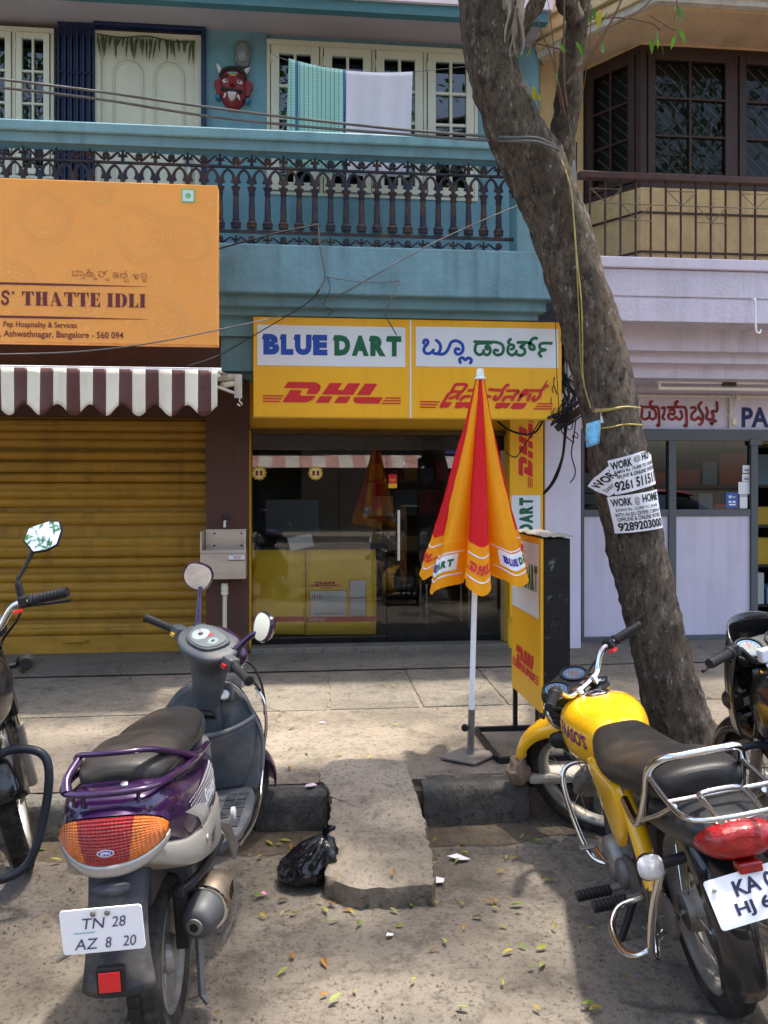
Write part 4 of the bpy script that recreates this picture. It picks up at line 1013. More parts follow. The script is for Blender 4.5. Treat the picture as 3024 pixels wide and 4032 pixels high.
stamp('lettering', strokes2d([
 [(112, 150), (135, 130), (145, 155), (112, 190), (118, 218), (150, 225), (175, 205)], [(172, 210), (200, 226), (220, 195), (205, 150), (180, 130)], [(200, 130), (270, 140), (310, 170), (315, 205), (280, 225), (252, 205), (270, 185)], [(345, 190), (340, 240), (310, 272), (272, 266)],
 [(375, 160), (440, 155), (480, 160)], [(400, 158), (372, 195), (390, 232), (425, 215), (440, 180), (470, 200), (470, 232), (440, 230), (428, 210)], [(420, 150), (390, 110), (405, 96), (430, 108), (425, 140)], [(480, 165), (520, 230), (500, 262), (520, 295), (560, 285), (548, 262), (520, 275)],
 [(575, 142), (640, 138), (700, 145)], [(580, 195), (605, 180), (615, 210), (590, 215), (620, 238), (665, 235), (690, 200), (670, 160)], [(690, 160), (720, 180), (700, 150), (720, 125), (748, 128)], [(712, 290), (730, 262), (745, 300), (768, 300), (778, 275), (765, 252)],
 [(845, 155), (900, 150), (950, 155)], [(880, 165), (850, 195), (862, 235), (900, 245), (940, 230), (950, 195), (920, 180), (880, 195), (905, 215), (935, 205)], [(985, 175), (1010, 165), (985, 200), (990, 235), (1030, 245), (1060, 215)], [(1010, 168), (1095, 170)], [(1060, 215), (1090, 240), (1105, 200), (1060, 150), (1070, 122), (1095, 130)], [(1065, 270), (1060, 305), (1095, 320), (1128, 300), (1120, 270)],
 [(1200, 200), (1215, 172), (1250, 180), (1240, 215), (1285, 230), (1320, 205), (1305, 172), (1275, 180), (1250, 230), (1265, 262), (1295, 245), (1300, 280)],
 [(1360, 180), (1380, 150), (1440, 150), (1460, 200), (1465, 245), (1420, 262), (1375, 240), (1370, 205), (1415, 200), (1425, 225)], [(1395, 300), (1410, 280), (1425, 305), (1450, 290), (1462, 318)]], 9, 3),
 lambda x, y, k=0: Vector((o3[0] + x * k3, -.004 - (k % 5) * .00025, o3[1] - y * k3)), mat('brown_print', (.16, .05, .03), .6), og)

# ------------------------------------------------------------ striped awning
ya = 5.42
aw = thing('striped_awning', 'brown and cream striped awning with scalloped valance under the orange sign', 'awning', (X(400, ya), ya, Z(1452, ya, 400)))
ax0, az0 = aw.location.x, aw.location.z
A_BR = mat('awning_brown_vinyl', (.085, .032, .030), .3, var=.08, vs=6, bump=.3, bs=7); A_CR = mat('awning_cream_vinyl', (.66, .61, .50), .32, runs=.4, var=.05, vs=5, bump=.3, bs=7, dirt=(.45, .40, .30), da=.3, ds=6)
zl = Z(1596, ya, 400) - az0; pu2 = (X(500, ya) - X(400, ya)) / 100
edges = [856, 832]; 
while edges[-1] > -1000: edges.append(edges[-1] - 51.8)
def vz(px): return zl - .022 - (.5 - .5 * math.cos((px - 738) / 128. * 2 * math.pi)) * 0 + .5 * .075 * (math.cos((px - 738) / 128. * 2 * math.pi)) * -1 * -1
for i in range(len(edges) - 1):
    p1, p0 = edges[i], edges[i + 1]
    def fn(u, v, p0=p0, p1=p1):
        px = p0 + (p1 - p0) * u; x = X(px, ya) - ax0
        bot = zl - .030 + .036 * math.cos((px - 738) / 128. * 2 * math.pi)
        z = bot * v
        return (x, .010 * math.sin(px * .021 + v * 1.3) * v + .006 * math.sin(px * .063) * v, z)
    MB().grid(fn, 6, 8).build('stripe', A_CR if i % 2 == 0 else A_BR, aw, smooth=80, solid=.002)
    def fn2(u, v, p0=p0, p1=p1):
        x = X(p0 + (p1 - p0) * u, ya) - ax0
        return (x, .90 * v + .004, .012 + .07 * v)
    MB().grid(fn2, 1, 2).build('canopy_stripe', A_CR if i % 2 == 0 else A_BR, aw, solid=.002)
MB().tube([(X(-1000, ya) - ax0, .02, .0), (X(870, ya) - ax0, .02, .0)], .018, 10).build('front_bar', WHITE, aw, smooth=60)
MB().tube([(X(-1000, 6.3) - ax0, .94, .07), (X(945, 6.38) - ax0, .94, .07)], .03, 12).build('roller', A_CR, aw, smooth=60)
xe = X(940, 6.4) - ax0; zz = Z(1540, 6.38, 930) - az0
MB().box(xe - .03, xe + .03, .90, 1.02, zz - .06, zz + .12).build('bracket', STEEL, aw, bevel=.005)
MB().tube([(X(860, ya) - ax0, .02, -.03), (X(800, 5.9) - ax0, .42, -.02), (xe - .02, .95, zz - .02)], .012, 8).build('folding_arm', WHITE, aw, smooth=50)
MB().tube([(X(870, 6.2) - ax0, .85, zz + .03), (xe, .95, zz + .06)], .022, 8).build('arm_bar', A_CR, aw)
MB().tube([(xe + .012, .9, zz - .055), (xe + .012, .9, zz - .085), (xe + .03, .9, zz - .10), (xe + .012, .9, zz - .115), (xe - .005, .9, zz - .1)], .006, 6, sm=3).build('crank_eye', STEEL, aw)

# ------------------------------------------------------------ upright courier board on the pier
yv = 6.88
vb = thing('upright_courier_board', 'tall narrow yellow board with sideways lettering on the pier beside the courier shop', 'sign', (X(2073, yv), yv, Z(2430, yv, 2070)))
vx, vz_ = vb.location.x, vb.location.z
a0, a1 = X(2007, yv) - vx, X(2139, yv) - vx
MB().box(a0, a1, 0, .05, 0, Z(1560, yv, 2070) - vz_).build('board', SIGNY, vb, bevel=.004)
def vp(px, py): p = at(px, py, yv); return p.x - vx, p.z - vz_
w0 = vp(2014, 2260); w1 = vp(2128, 1950); stamp('white_panel', rect2d(w0[0], w1[0], w0[1], w1[1]), fmap, SIGNW, vb)
q0 = vp(2098, 1920); q1 = vp(2042, 1625); wd = q1[1] - q0[1]
V, F = dhl(wd); sc_ = (q0[0] - q1[0]) / (213 / 1405. * wd)
stamp('red_mark', ([(q0[0] - y * sc_, q0[1] + x) for x, y in V], F), up1, RED, vb)
b0 = vp(2098, 2236); b1 = vp(2044, 1960)
tmp = lambda x, y, k=0: Vector((b0[0] - y, -.0035, b0[1] + x))
blue_dart('lettering', tmp, 0, 0, b1[1] - b0[1], b0[0] - b1[0], vb)
MB().box(a0 - .09, a0 - .02, -.05, .05, .55, .78).build('meter_cover', WHITE, vb, bevel=.006)

# ------------------------------------------------------------ standing courier board
A_ = cz(.796, 4.25, PZ)
st = thing('standing_courier_board', 'yellow box sign with black scuffed edge standing on iron legs beside the tree', 'sign', A_, rad(0.5))
zb_, zt_, ln, th = .444 - PZ, 1.324 - PZ, .56, .155
SCUF = mat('scuffed_black_paint', (.007, .007, .008), .6, var=.3, vs=9, bump=.5, bs=30, dirt=(.30, .33, .33), da=.9, ds=13, dth=.60)
MB().box(.004, th, .004, ln - .004, zb_, zt_).build('box_body', SCUF, st, bevel=.004)
MB().box(-.003, .012, -.003, ln, zb_ - .004, zt_ + .003).build('sign_face', SIGNY, st, bevel=.003)
smap = plane((-.003, ln, 0), (0, -1, 0), (0, 0, 1), .002); smap2 = lambda x, y, k=0: smap(x, y, k + 6)
stamp('white_panel', rect2d(.02, ln - .02, zb_ + .47, zt_ - .03), smap, SIGNW, st)
blue_dart('lettering', smap2, .045, zb_ + .60, ln - .09, .135, st)
V, F = dhl(.50); stamp('red_mark', ([(x + .03, zb_ + .13 + y * 1.75) for x, y in V], F), smap2, RED, st)
for (x, y) in ((.01, .02), (.14, .02), (.01, ln - .03), (.14, ln - .03)):
    MB().box(x - .012, x + .012, y - .012, y + .012, .0, zb_ + .01).build('leg', BLK, st, bevel=.002)
fm_ = MB(); fm_.box(-.22, .20, -.012, .012, .004, .028); fm_.box(-.22, .20, ln - .04, ln - .016, .004, .028); fm_.box(-.232, -.208, .013, ln - .041, .004, .028); fm_.build('base_frame', BLK, st)
random.seed(9)
def torn(u, v): x, y = -.01 + (th + .02) * u, -.02 + (ln + .03) * v; return (x, y, zt_ + .012 + .016 * mnoise.noise(Vector((x * 25, y * 9, 1))) + .004 * random.random())
MB().grid(torn, 10, 22).build('torn_top_sheet', mat('torn_grey_sheet', (.26, .24, .21), .9, var=.2, vs=14), st, solid=.003, smooth=60)
# ------------------------------------------------------------ leaning street tree
def bark_mat():
    m = bpy.data.materials.new('tree_bark'); m.use_nodes = True; N, L = m.node_tree.nodes, m.node_tree.links; b = N['Principled BSDF']
    tc = N.new('ShaderNodeTexCoord'); mp = N.new('ShaderNodeMapping'); mp.inputs['Scale'].default_value = (1, 1, .45); L.new(tc.outputs['Object'], mp.inputs[0])
    def noi(sc, d=7, r=.65, w=None):
        n = N.new('ShaderNodeTexNoise'); n.inputs['Scale'].default_value = sc; n.inputs['Detail'].default_value = d; n.inputs['Roughness'].default_value = r
        L.new(w or mp.outputs[0], n.inputs['Vector']); return n.outputs['Fac']
    def rng(s, a, c, lo=0., hi=1.):
        r = N.new('ShaderNodeMapRange'); r.inputs[1].default_value = a; r.inputs[2].default_value = c; r.inputs[3].default_value = lo; r.inputs[4].default_value = hi; L.new(s, r.inputs[0]); return r.outputs[0]
    def mix(f, A, B):
        x = N.new('ShaderNodeMix'); x.data_type = 'RGBA'; L.new(f, x.inputs[0])
        for s, i in ((A, 6), (B, 7)):
            if isinstance(s, tuple): x.inputs[i].default_value = (*s, 1)
            else: L.new(s, x.inputs[i])
        return x.outputs[2]
    v = N.new('ShaderNodeTexVoronoi'); v.inputs['Scale'].default_value = 60
    wv = N.new('ShaderNodeVectorMath'); wv.operation = 'MULTIPLY_ADD'; nc = N.new('ShaderNodeTexNoise'); nc.inputs['Scale'].default_value = 24; nc.inputs['Detail'].default_value = 5; L.new(mp.outputs[0], nc.inputs['Vector'])
    L.new(nc.outputs['Color'], wv.inputs[0]); wv.inputs[1].default_value = (.05, .05, .05); L.new(mp.outputs[0], wv.inputs[2]); L.new(wv.outputs[0], v.inputs['Vector'])
    hs = N.new('ShaderNodeSeparateColor'); L.new(v.outputs['Color'], hs.inputs[0])
    c = mix(rng(noi(4), .38, .62), (.085, .066, .050), (.165, .134, .104))
    c = mix(rng(hs.outputs[0], 0, 1, 0, .45), c, (.055, .042, .032))
    c = mix(rng(noi(17, 8, .75), .54, .64, 0, .75), c, (.29, .25, .205))
    c = mix(rng(noi(38, 4), .63, .69, 0, .8), c, (.40, .385, .34))
    c = mix(rng(noi(2.6, 5), .58, .70, 0, .40), c, (.095, .105, .06))
    c = mix(rng(noi(1.6, 4), .60, .68, 0, .55), c, (.20, .13, .085))
    c = mix(rng(noi(30, 10, .8), .38, .53, .9, 0), c, (.022, .016, .012))
    L.new(c, b.inputs['Base Color']); b.inputs['Roughness'].default_value = .95; b.inputs['Specular IOR Level'].default_value = .15
    ad = N.new('ShaderNodeMath'); ad.operation = 'ADD'; L.new(rng(hs.outputs[0], 0, 1, 0, .35), ad.inputs[0]); L.new(noi(32, 10, .8), ad.inputs[1])
    bp = N.new('ShaderNodeBump'); bp.inputs['Strength'].default_value = 1.0; bp.inputs['Distance'].default_value = .02; L.new(ad.outputs[0], bp.inputs['Height']); L.new(bp.outputs[0], b.inputs['Normal'])
    return m
BARK = bark_mat()
TY = 4.22
tb = at(2700, 2965, TY)
tree = thing('street_tree', 'leaning rough-barked street tree growing at the kerb with paper notices on its trunk', 'tree', (tb.x, TY, PZ))
def limb(pts, seed, n=30, sm=7, amp=.024):
    "pts: px, py, half width in px, depth shift"
    P = []
    for px, py, hw, dy in pts:
        p = at(px, py, TY + dy); r = (X(px + hw, TY + dy) - X(px, TY + dy)); P.append((p.x - tb.x, p.y - TY, p.z - PZ, r))
    Q = catmull(P, sm); rings = []
    for i, q in enumerate(Q):
        t = Vector(Q[min(i + 1, len(Q) - 1)][:3]) - Vector(Q[max(i - 1, 0)][:3]); t.normalize()
        a = t.cross(Vector((0, 1, 0))).normalized(); b_ = t.cross(a).normalized(); ring = []
        for j in range(n):
            an = 2 * math.pi * j / n; d = a * math.cos(an) + b_ * math.sin(an); c = Vector(q[:3])
            s = Vector((d.x * 1.6 + c.x * .5, d.y * 1.6, c.z * 1.6 + seed)); f = Vector((c.x * 12 + d.x * 4, d.y * 4, c.z * 9 + seed))
            rr = q[3] * (1 + .10 * mnoise.noise(s) + .09 * max(0, mnoise.noise(s * 2.6 + Vector((5, 2, 8))))) + amp * mnoise.noise(f) * .7 + amp * .4 * mnoise.noise(f * 3)
            ring.append(c + d * rr)
        rings.append(ring)
    return MB().loft(rings), Q
T_PTS = [(2730, 3040, 235, 0), (2712, 2975, 175, 0), (2698, 2925, 146, 0), (2680, 2860, 128, 0), (2638, 2734, 114, 0), (2596, 2550, 102, 0), (2552, 2370, 100, 0), (2508, 2180, 103, 0), (2462, 1960, 105, 0), (2404, 1640, 106, 0), (2368, 1450, 106, 0), (2324, 1276, 109, 0), (2262, 1070, 104, 0), (2205, 900, 104, 0), (2140, 740, 112, 0), (2050, 560, 106, 0), (1968, 365, 96, 0), (1918, 182, 90, .02), (1904, 0, 92, .05), (1895, -200, 84, .1), (1850, -480, 72, .2), (1760, -900, 60, .1)]
mb, TQ = limb(T_PTS, 3)
mb.build('trunk', BARK, tree, smooth=80)
mb, _ = limb([(2150, 790, 60, .05), (2190, 660, 58, .06), (2215, 547, 50, .07), (2240, 365, 46, .08), (2262, 182, 43, .1), (2285, 0, 44, .1), (2330, -250, 40, .2), (2460, -700, 34, .3)], 9, 16)
mb.build('branch', BARK, tree, smooth=80)
mb, _ = limb([(2030, 180, 22, -.05), (2075, 80, 26, -.06), (2140, -30, 24, -.08), (2250, -250, 22, -.1)], 15, 10)
mb.build('branch', BARK, tree, smooth=80)
mb, _ = limb([(2270, 90, 30, .0), (2235, 20, 34, -.02), (2180, -90, 30, -.1), (2050, -300, 26, -.3)], 19, 10)
mb.build('branch', BARK, tree, smooth=80)
# twigs with leaves at the top
TWIG = mat('twig_bark', (.13, .075, .05), .8, var=.2, vs=12)
LEAFG = mat('green_leaf', (.075, .19, .022), .5, var=.35, vs=2.5, alpha_leaf=True)
LEAFC = mat('crown_leaf', (.055, .13, .02), .55, var=.4, vs=1.2, alpha_leaf=True)
LEAFY = mat('yellow_leaf', (.40, .36, .03), .55, var=.25, vs=6, alpha_leaf=True)
def rel(px, py, dy): p = at(px, py, TY + dy); return (p.x - tb.x, p.y - TY, p.z - PZ)
for pts, r in (([(2232, 420, 0), (2222, 330, -.06), (2220, 180, -.1), (2222, -40, -.1)], .008), ([(2232, 330, -.06), (2330, 210, -.12), (2420, 60, -.15), (2470, -60, -.15)], .008),
               ([(2225, 455, 0), (2180, 250, -.1), (2130, 120, -.12), (2090, -20, -.1)], .005), ([(2215, 450, 0), (2195, 330, -.05), (2170, 90, -.1), (2150, -40, -.1)], .003), ([(2330, 20, -.1), (2320, 180, -.1), (2300, 330, -.05), (2270, 520, -.02)], .003)):
    MB().tube([rel(*p) for p in pts], [r, r * .9, r * .75, r * .5], 6, sm=4).build('twig', TWIG, tree, smooth=60)
def leafm(l=.10, w=.03, fold=.25, curl=.3):
    V = []; F = []
    prof = [(0, .05), (.15, .6), (.4, 1), (.7, .75), (1, .02)]
    for t, k in prof:
        z = -curl * l * t * t
        V += [(-w / 2 * k, t * l, z + fold * w * k * .5), (0, t * l, z), (w / 2 * k, t * l, z + fold * w * k * .5)]
    for i in range(4):
        o = i * 3; F += [(o, o + 1, o + 4, o + 3), (o + 1, o + 2, o + 5, o + 4)]
    return MB().add(V, F)
lf0 = leafm(.085, .026).build('leaf', LEAFG, tree, fix=False, smooth=60); lf0.location = rel(2175, 135, -.12)
lf0.rotation_euler = (rad(-60), 0, rad(90))
random.seed(31)
for px, py, k in ((2090, 175, 1), (2195, 280, 0), (2100, 335, 1), (2105, 360, 1), (2335, 30, 0), (2360, 35, 1), (2330, 55, 0), (2395, 50, 0), (2360, 120, 0), (2585, 110, 0), (2580, 135, 0), (2600, 170, 0), (2650, 105, 0), (2660, 135, 0), (2675, 115, 0), (2665, 60, 0), (2655, 25, 0), (2690, 28, 0), (2640, 38, 0), (2265, 165, 0), (2028, 185, 0), (2380, 165, 0), (2205, 165, 0), (2560, 150, 0), (2010, 60, 0)):
    c = inst(lf0, tree, rel(px, py, -.12 + random.uniform(-.05, .05)), (rad(random.uniform(-100, -40)), rad(random.uniform(-30, 30)), rad(random.uniform(0, 360))), (random.uniform(.7, 1.2),) * 3)
    if k: c.data = lf0.data.copy(); c.data.materials[0] = LEAFY
for pts in ([(2330, 75, -.1), (2440, 70, -.12), (2560, 90, -.12), (2600, 120, -.12)], [(2080, 165, -.1), (2150, 180, -.1), (2230, 200, -.08)], [(2560, 60, -.12), (2640, 110, -.12), (2660, 120, -.12)], [(2400, 110, -.12), (2520, 40, -.12), (2580, -20, -.12)], [(2660, -20, -.12), (2670, 40, -.12), (2655, 75, -.12)]):
    MB().tube([rel(*p) for p in pts], .0040, 5, sm=4).build('twig', TWIG, tree)
# strip of peeling dry bark / dead creeper
DEAD = mat('dead_creeper', (.26, .22, .18), .9, var=.35, vs=18)
random.seed(4)
for i in range(9):
    x = 2000 + random.uniform(0, 45); y0 = -20 + random.uniform(0, 60); y1 = 120 + random.uniform(0, 120)
    def fn(u, v, x=x, y0=y0, y1=y1, i=i):
        p = Vector(rel(x + 14 * math.sin(v * 4 + i) + (u - .5) * 34 * (1 - .5 * v), y0 + (y1 - y0) * v, -.19 - .03 * math.sin(u * 3 + i) - .02 * (i % 3)))
        return p + Vector((0, .015 * mnoise.noise(p * 22), 0))
    MB().grid(fn, 4, 10).build('dead_creeper_leaf', DEAD, tree, smooth=60)
# crown over the street, out of view, gaps cut to place the sun patches
zones = []
def zone(px, py, rx, ry, z=PZ, p=.95): g_ = gnd(px, py, z); zones.append((g_.x, g_.y, rx, ry, p))
zone(1150, 2960, .62, .52); zone(900, 2880, .55, .25); zone(1560, 2880, .30, .18, p=.7); zone(240, 2890, .35, .22); zone(1600, 2740, .5, .25, p=.85); zone(2350, 2790, .35, .45); zone(1900, 3060, .45, .12, p=.9)
zone(1480, 3330, .22, .42, .1, .8); zone(1450, 3900, .34, .16, 0); zone(1150, 4000, .16, .16, 0, .8); zone(1900, 3960, .22, .12, 0, .7); zone(2500, 4020, .4, .10, 0, .85)
zone(1930, 2700, .30, .30, PZ, .95); zone(2300, 3480, .25, .2, 0, .5); zone(560, 3700, .25, .3, 0, .75); zone(640, 3420, .3, .35, 0, .6)
zone(2050, 3650, .34, .3, 0, .4)
g_ = gnd(1852, 2985, PZ); zones.append((g_.x - .28, g_.y - .08, .42, .30, .97)); g_ = cz(.92, 3.3, 0); zones.append((g_.x - .15, g_.y - .05, .28, .45, .8)); g_ = cz(-.68, 2.3, 0); zones.append((g_.x - .1, g_.y, .3, .4, .8))
random.seed(77)
V = []; F = []
cl = []
for i in range(225): cl.append((random.uniform(-3.6, 5.4), random.uniform(-2.5, 6.1), random.uniform(0, 1)))
cnt = 0
for cx, cy, t in cl:
    zmin = 1.9 + .60 * max(cy + .12 * abs(cx), .5); zmin = max(zmin, 4.6); cz_ = zmin + .5 + t * 1.4
    R = random.uniform(.38, .75)
    for k in range(150):
        d = Vector((random.gauss(0, 1), random.gauss(0, 1), random.gauss(0, .6))) * R * .55
        x, y, z = cx + d.x, cy + d.y, cz_ + d.z
        if z < 1.75 + .60 * (y * cY + x * sY) or y > 6.35: continue
        gx, gy = x - SUN_TO.x / SUN_TO.z * (z - .1), y - SUN_TO.y / SUN_TO.z * (z - .1)
        if any(((gx - a) / rx) ** 2 + ((gy - b_) / ry) ** 2 < 1 and random.random() < p for a, b_, rx, ry, p in zones): continue
        yaw, pit_ = random.uniform(0, 6.28), random.gauss(-.5, .5); l, w = random.uniform(.09, .15), random.uniform(.035, .055)
        f_ = Vector((math.cos(yaw) * math.cos(pit_), math.sin(yaw) * math.cos(pit_), math.sin(pit_))); s_ = Vector((-math.sin(yaw), math.cos(yaw), random.gauss(0, .4))).normalized()
        o = Vector((x, y, z)) - Vector((tb.x, TY, PZ)); n = len(V)
        V += [o, o + f_ * l * .5 + s_ * w / 2, o + f_ * l, o + f_ * l * .5 - s_ * w / 2]; F.append((n, n + 1, n + 2, n + 3)); cnt += 1
crown = MB().add([tuple(v) for v in V], F).build('crown', LEAFC, tree, fix=False)
random.seed(8)
for i in range(16):
    a = random.uniform(0, 6.28); e_ = Vector((random.uniform(-2.6, 3.4), random.uniform(-1.5, 1.2), random.uniform(3.6 + 1.0, 5.4)))
    s0 = Vector(TQ[-1][:3])
    if e_.y > .9: e_.z += .8
    MB().tube([s0, s0.lerp(e_, .35) + Vector((0, 0, .5)), s0.lerp(e_, .7) + Vector((0, 0, .45)), e_], [.06, .045, .028, .012], 8, sm=4).build('branch', BARK, tree, smooth=70)
# notices glued round the trunk
def trunk_at(z):
    for i in range(len(TQ) - 1):
        if TQ[i][2] <= z <= TQ[i + 1][2]:
            t = (z - TQ[i][2]) / (TQ[i + 1][2] - TQ[i][2]); return [TQ[i][k] * (1 - t) + TQ[i + 1][k] * t for k in range(4)]
    return TQ[0]
PAPER = mat('white_paper', (.68, .68, .72), .6, var=.03, vs=8, bump=.2, bs=12)
def notice(name, label, corners, lines, lift, cut=None, shade=1):
    "corners: picture quad TL TR BR BL; printed lines: text, left, right, bottom, top in 0..1, weight"
    cs = [at(px, py, TY) for px, py in corners]
    def surf(u, v, k=0):
        p = (cs[0] * (1 - u) + cs[1] * u) * v + (cs[3] * (1 - u) + cs[2] * u) * (1 - v)
        q = trunk_at(p.z - PZ); dx = (p.x - tb.x) - q[0]; r = q[3] * 1.05 + .012
        y = q[1] + TY - math.sqrt(max(r * r - dx * dx, (r * .22) ** 2))
        return Vector((p.x, y - lift - k * .0003 - .003 * math.sin(u * 9 + v * 4), p.z))
    c0 = surf(.5, 0); n = thing(name, label, 'notice', c0, 0, None)
    sub_ = lambda u, v, k=0: surf(u, v, k) - c0
    if cut:
        stamp('sheet', (cut, [tuple(range(len(cut)))]), lambda u, v, k=0: sub_(u, v, 0), PAPER, n, .06)
    else:
        MB().grid(lambda u, v: sub_(u, v), 16, 12).build('sheet', PAPER, n, smooth=80, fix=False)
    for s, x0, x1, y0, y1, bd in lines:
        stamp('lettering', word(s, x0, x1, y0, y1, bd), lambda u, v, k=0: sub_(u, v, 8), P_BLACK, n, .08)
    return n
notice('paper_notice', 'tilted white work at home notice peeking out behind the trunk, lowest left', [(2304, 1914), (2368, 1826), (2445, 1880), (2368, 1954)],
       [('WORK', .06, .92, .52, .88, .035), ('EARN Rs', .10, .6, .22, .40, .012)], .004)
notice('paper_notice', 'torn upper work at home notice on the trunk ending in 511511', [(2357, 1817), (2537, 1765), (2552, 1903), (2384, 1948)],
       [('WORK', .02, .42, .70, .93, .035), ('@', .46, .62, .76, .94, .0), ('HO', .66, .86, .75, .97, .035), ('EARN Rs. 15,000 TO 24,000', .06, .98, .56, .67, .015), ('FFLINE & ONLINE WORK', .09, .99, .42, .53, .02), ('9261 511511', .02, .97, .08, .37, .03)], .006,
       [(0, 0), (1, 0), (1, .78), (.97, .84), (.93, .82), (.88, .92), (.83, .9), (.80, .97), (.70, 1), (0, 1), (0, .6)])
notice('paper_notice', 'lower work at home notice on the trunk ending in 203000', [(2362, 1956), (2552, 1926), (2570, 2072), (2392, 2096)],
       [('WORK', .03, .37, .72, .93, .03), ('@', .42, .52, .70, .92, -.004), ('HOME', .58, .97, .74, .95, .03), ('EARN Rs. 15,000 TO 24,000', .08, .93, .57, .66, .006), ('WITH AN ISO CERTIFIED COMPANY', .05, .97, .44, .54, .012), ('OFFLINE & ONLINE WORK', .07, .97, .31, .42, .015), ('9289203000', .06, .98, .05, .28, .03)], .009)
# wire wound round the trunk, paper packet, cables
wr = thing('tied_wire', 'yellow wire running down the trunk and tied round it in two bands', 'wire', tree.location.copy())
def tp(px, py, extra=.012):
    p = at(px, py, TY); q = trunk_at(p.z - PZ); dx = p.x - tb.x - q[0]; r = q[3] * 1.05 + extra
    return Vector((p.x - tb.x, q[1] - math.sqrt(max(r * r - dx * dx, .0004)), p.z - PZ))
MB().tube([tp(*p) for p in ((2185, 590), (2205, 760), (2220, 900), (2232, 1050), (2250, 1200), (2262, 1350), (2275, 1500), (2300, 1610))], .004, 5, sm=4).build('wire', CABLEY, wr)
MB().tube([tp(*p) for p in ((2190, 600), (2208, 780), (2226, 1000), (2246, 1260), (2270, 1480), (2302, 1615))], .003, 5, sm=4).build('wire', CABLEY, wr)
for q in ((1627, 1610), (1692, 1676), (1620, 1612)):
    MB().tube([tp(2312 + i * 22, q[0] + (q[1] - q[0]) * i / 8 + 3 * math.sin(i)) for i in range(9)], .0045, 5, sm=2).build('wire', CABLEY, wr)
pk = thing('torn_packet', 'small torn blue and white packet tucked under the wire on the trunk', 'packet', tree.location.copy())
c0 = tp(2318, 1690); 
MB().grid(lambda u, v: c0 + Vector((-.055 + .07 * u, -.02 + .012 * math.sin(u * 4 + v * 3), .02 - .12 * v + .02 * u)), 5, 6).build('foil', mat('packet_print', (.12, .35, .55), .4, var=.6, vs=16, dirt=(.6, .62, .5), da=.9, ds=14, dth=.48), pk, solid=.002, smooth=60)
MB().grid(lambda u, v: c0 + Vector((.022 + .018 * u, -.01, .085 - .06 * v)), 2, 3).build('scrap', PAPER, pk)
# ------------------------------------------------------------ folded courier parasol
ub = gnd(1852, 2985, PZ)
um = thing('folded_parasol', 'folded red and yellow market parasol on a white pole in a square steel base', 'parasol', ub)
zt = at(1890, 1462, ub.y).z - PZ; zb = at(1890, 2262, ub.y).z - PZ
lean = (X(1892, ub.y) - X(1853, ub.y)) / zt
ax_ = lambda z: lean * z
def cloth_mat(name, c):
    m = mat(name, c, .55, var=.05, vs=5); N, L = m.node_tree.nodes, m.node_tree.links
    t = N.new('ShaderNodeBsdfTranslucent'); t.inputs[0].default_value = (*c, 1); ms = N.new('ShaderNodeMixShader'); ms.inputs[0].default_value = .55
    L.new(N['Principled BSDF'].outputs[0], ms.inputs[1]); L.new(t.outputs[0], ms.inputs[2]); L.new(ms.outputs[0], N['Material Output'].inputs['Surface']); return m
C_Y = cloth_mat('parasol_yellow', (.95, .50, .015)); C_R = cloth_mat('parasol_red', (.72, .02, .03)); C_B = cloth_mat('parasol_hem_yellow', (.95, .45, .01))
NL = 8; PH0 = rad(-119)
def surf(l, a, t, off=0.):
    "lobe l, position across 0..1, from top t=0 to hem t=1"
    th = PH0 + (l + a + (.16 * math.sin(l * 2.4) * t)) * 2 * math.pi / NL + .20 * (t - .5) * math.sin(l * 1.7)
    R = .022 + .245 * t ** 1.12 * (1 + .10 * math.sin(l * 2.1 + .6))
    k = math.sin(math.pi * a) ** .75 if 0 < a < 1 else 0
    dep = (.10 + .50 * min(1, t * 1.3))
    r = R * (1 - dep + dep * k * (1.0 + .12 * math.sin(a * 9 + l))) + off
    r += (.010 * mnoise.noise(Vector((th * 2.2, t * 5, 3))) + .005 * mnoise.noise(Vector((th * 7, t * 14, 9)))) * min(1, t * 2)
    z = zt - .035 - (zt - .035 - zb) * t * (1 + .05 * t * math.sin(l * 1.9 + 1) + (.02 * k - .02 * (1 - k)) * t * t)
    z += .015 * t * t * math.sin(a * 8 + l * 2)
    return Vector((ax_(z) + r * math.cos(th) * 1.05, r * math.sin(th), z))
TB = .80
for l in range(NL):
    yel = (l % 2 == 1)
    MB().grid(lambda u, v: surf(l, u, v * TB), 18, 22).build('canopy_panel', C_Y if yel else C_R, um, smooth=75, fix=False)
    MB().grid(lambda u, v: surf(l, u, TB + .0005 + (1 - TB) * v, .0012), 18, 8).build('hem_band', C_B, um, smooth=75, fix=False)
    for t_ in (.842, .945):
        MB().grid(lambda u, v: surf(l, .03 + .94 * u, t_ + .006 * v, .0035), 18, 1).build('hem_line', P_WHITE, um, fix=False)
    # print mapped on the hem: x 0..1 across the lobe, y 0..1 up the band
    hp = lambda x, y, k=0, l=l: surf(l, x, .945 - y * .10, .0045 + .0012 * (k > 0) + k * .0003)
    if yel:
        stamp('hem_print', rect2d(.10, .90, .16, .90), hp, P_WHITE, um, .05)
        a = notched('BLUE', .32, .34); b_ = notched('DART', .36, .34)
        stamp('lettering', shift(a, .15, .34), lambda x, y, k=0, hp=hp: hp(x, y, 4), mat('parasol_blue', (.06, .03, .30), .6), um, .05)
        stamp('lettering', shift(b_, .50, .34), lambda x, y, k=0, hp=hp: hp(x, y, 4), P_GREEN, um, .05)
    else:
        V, F = dhl(.78); ky = .46 / (213 / 1405. * .84)
        stamp('red_mark', ([(x + .12, y * ky + .26) for x, y in V], F), hp, RED, um, .05)
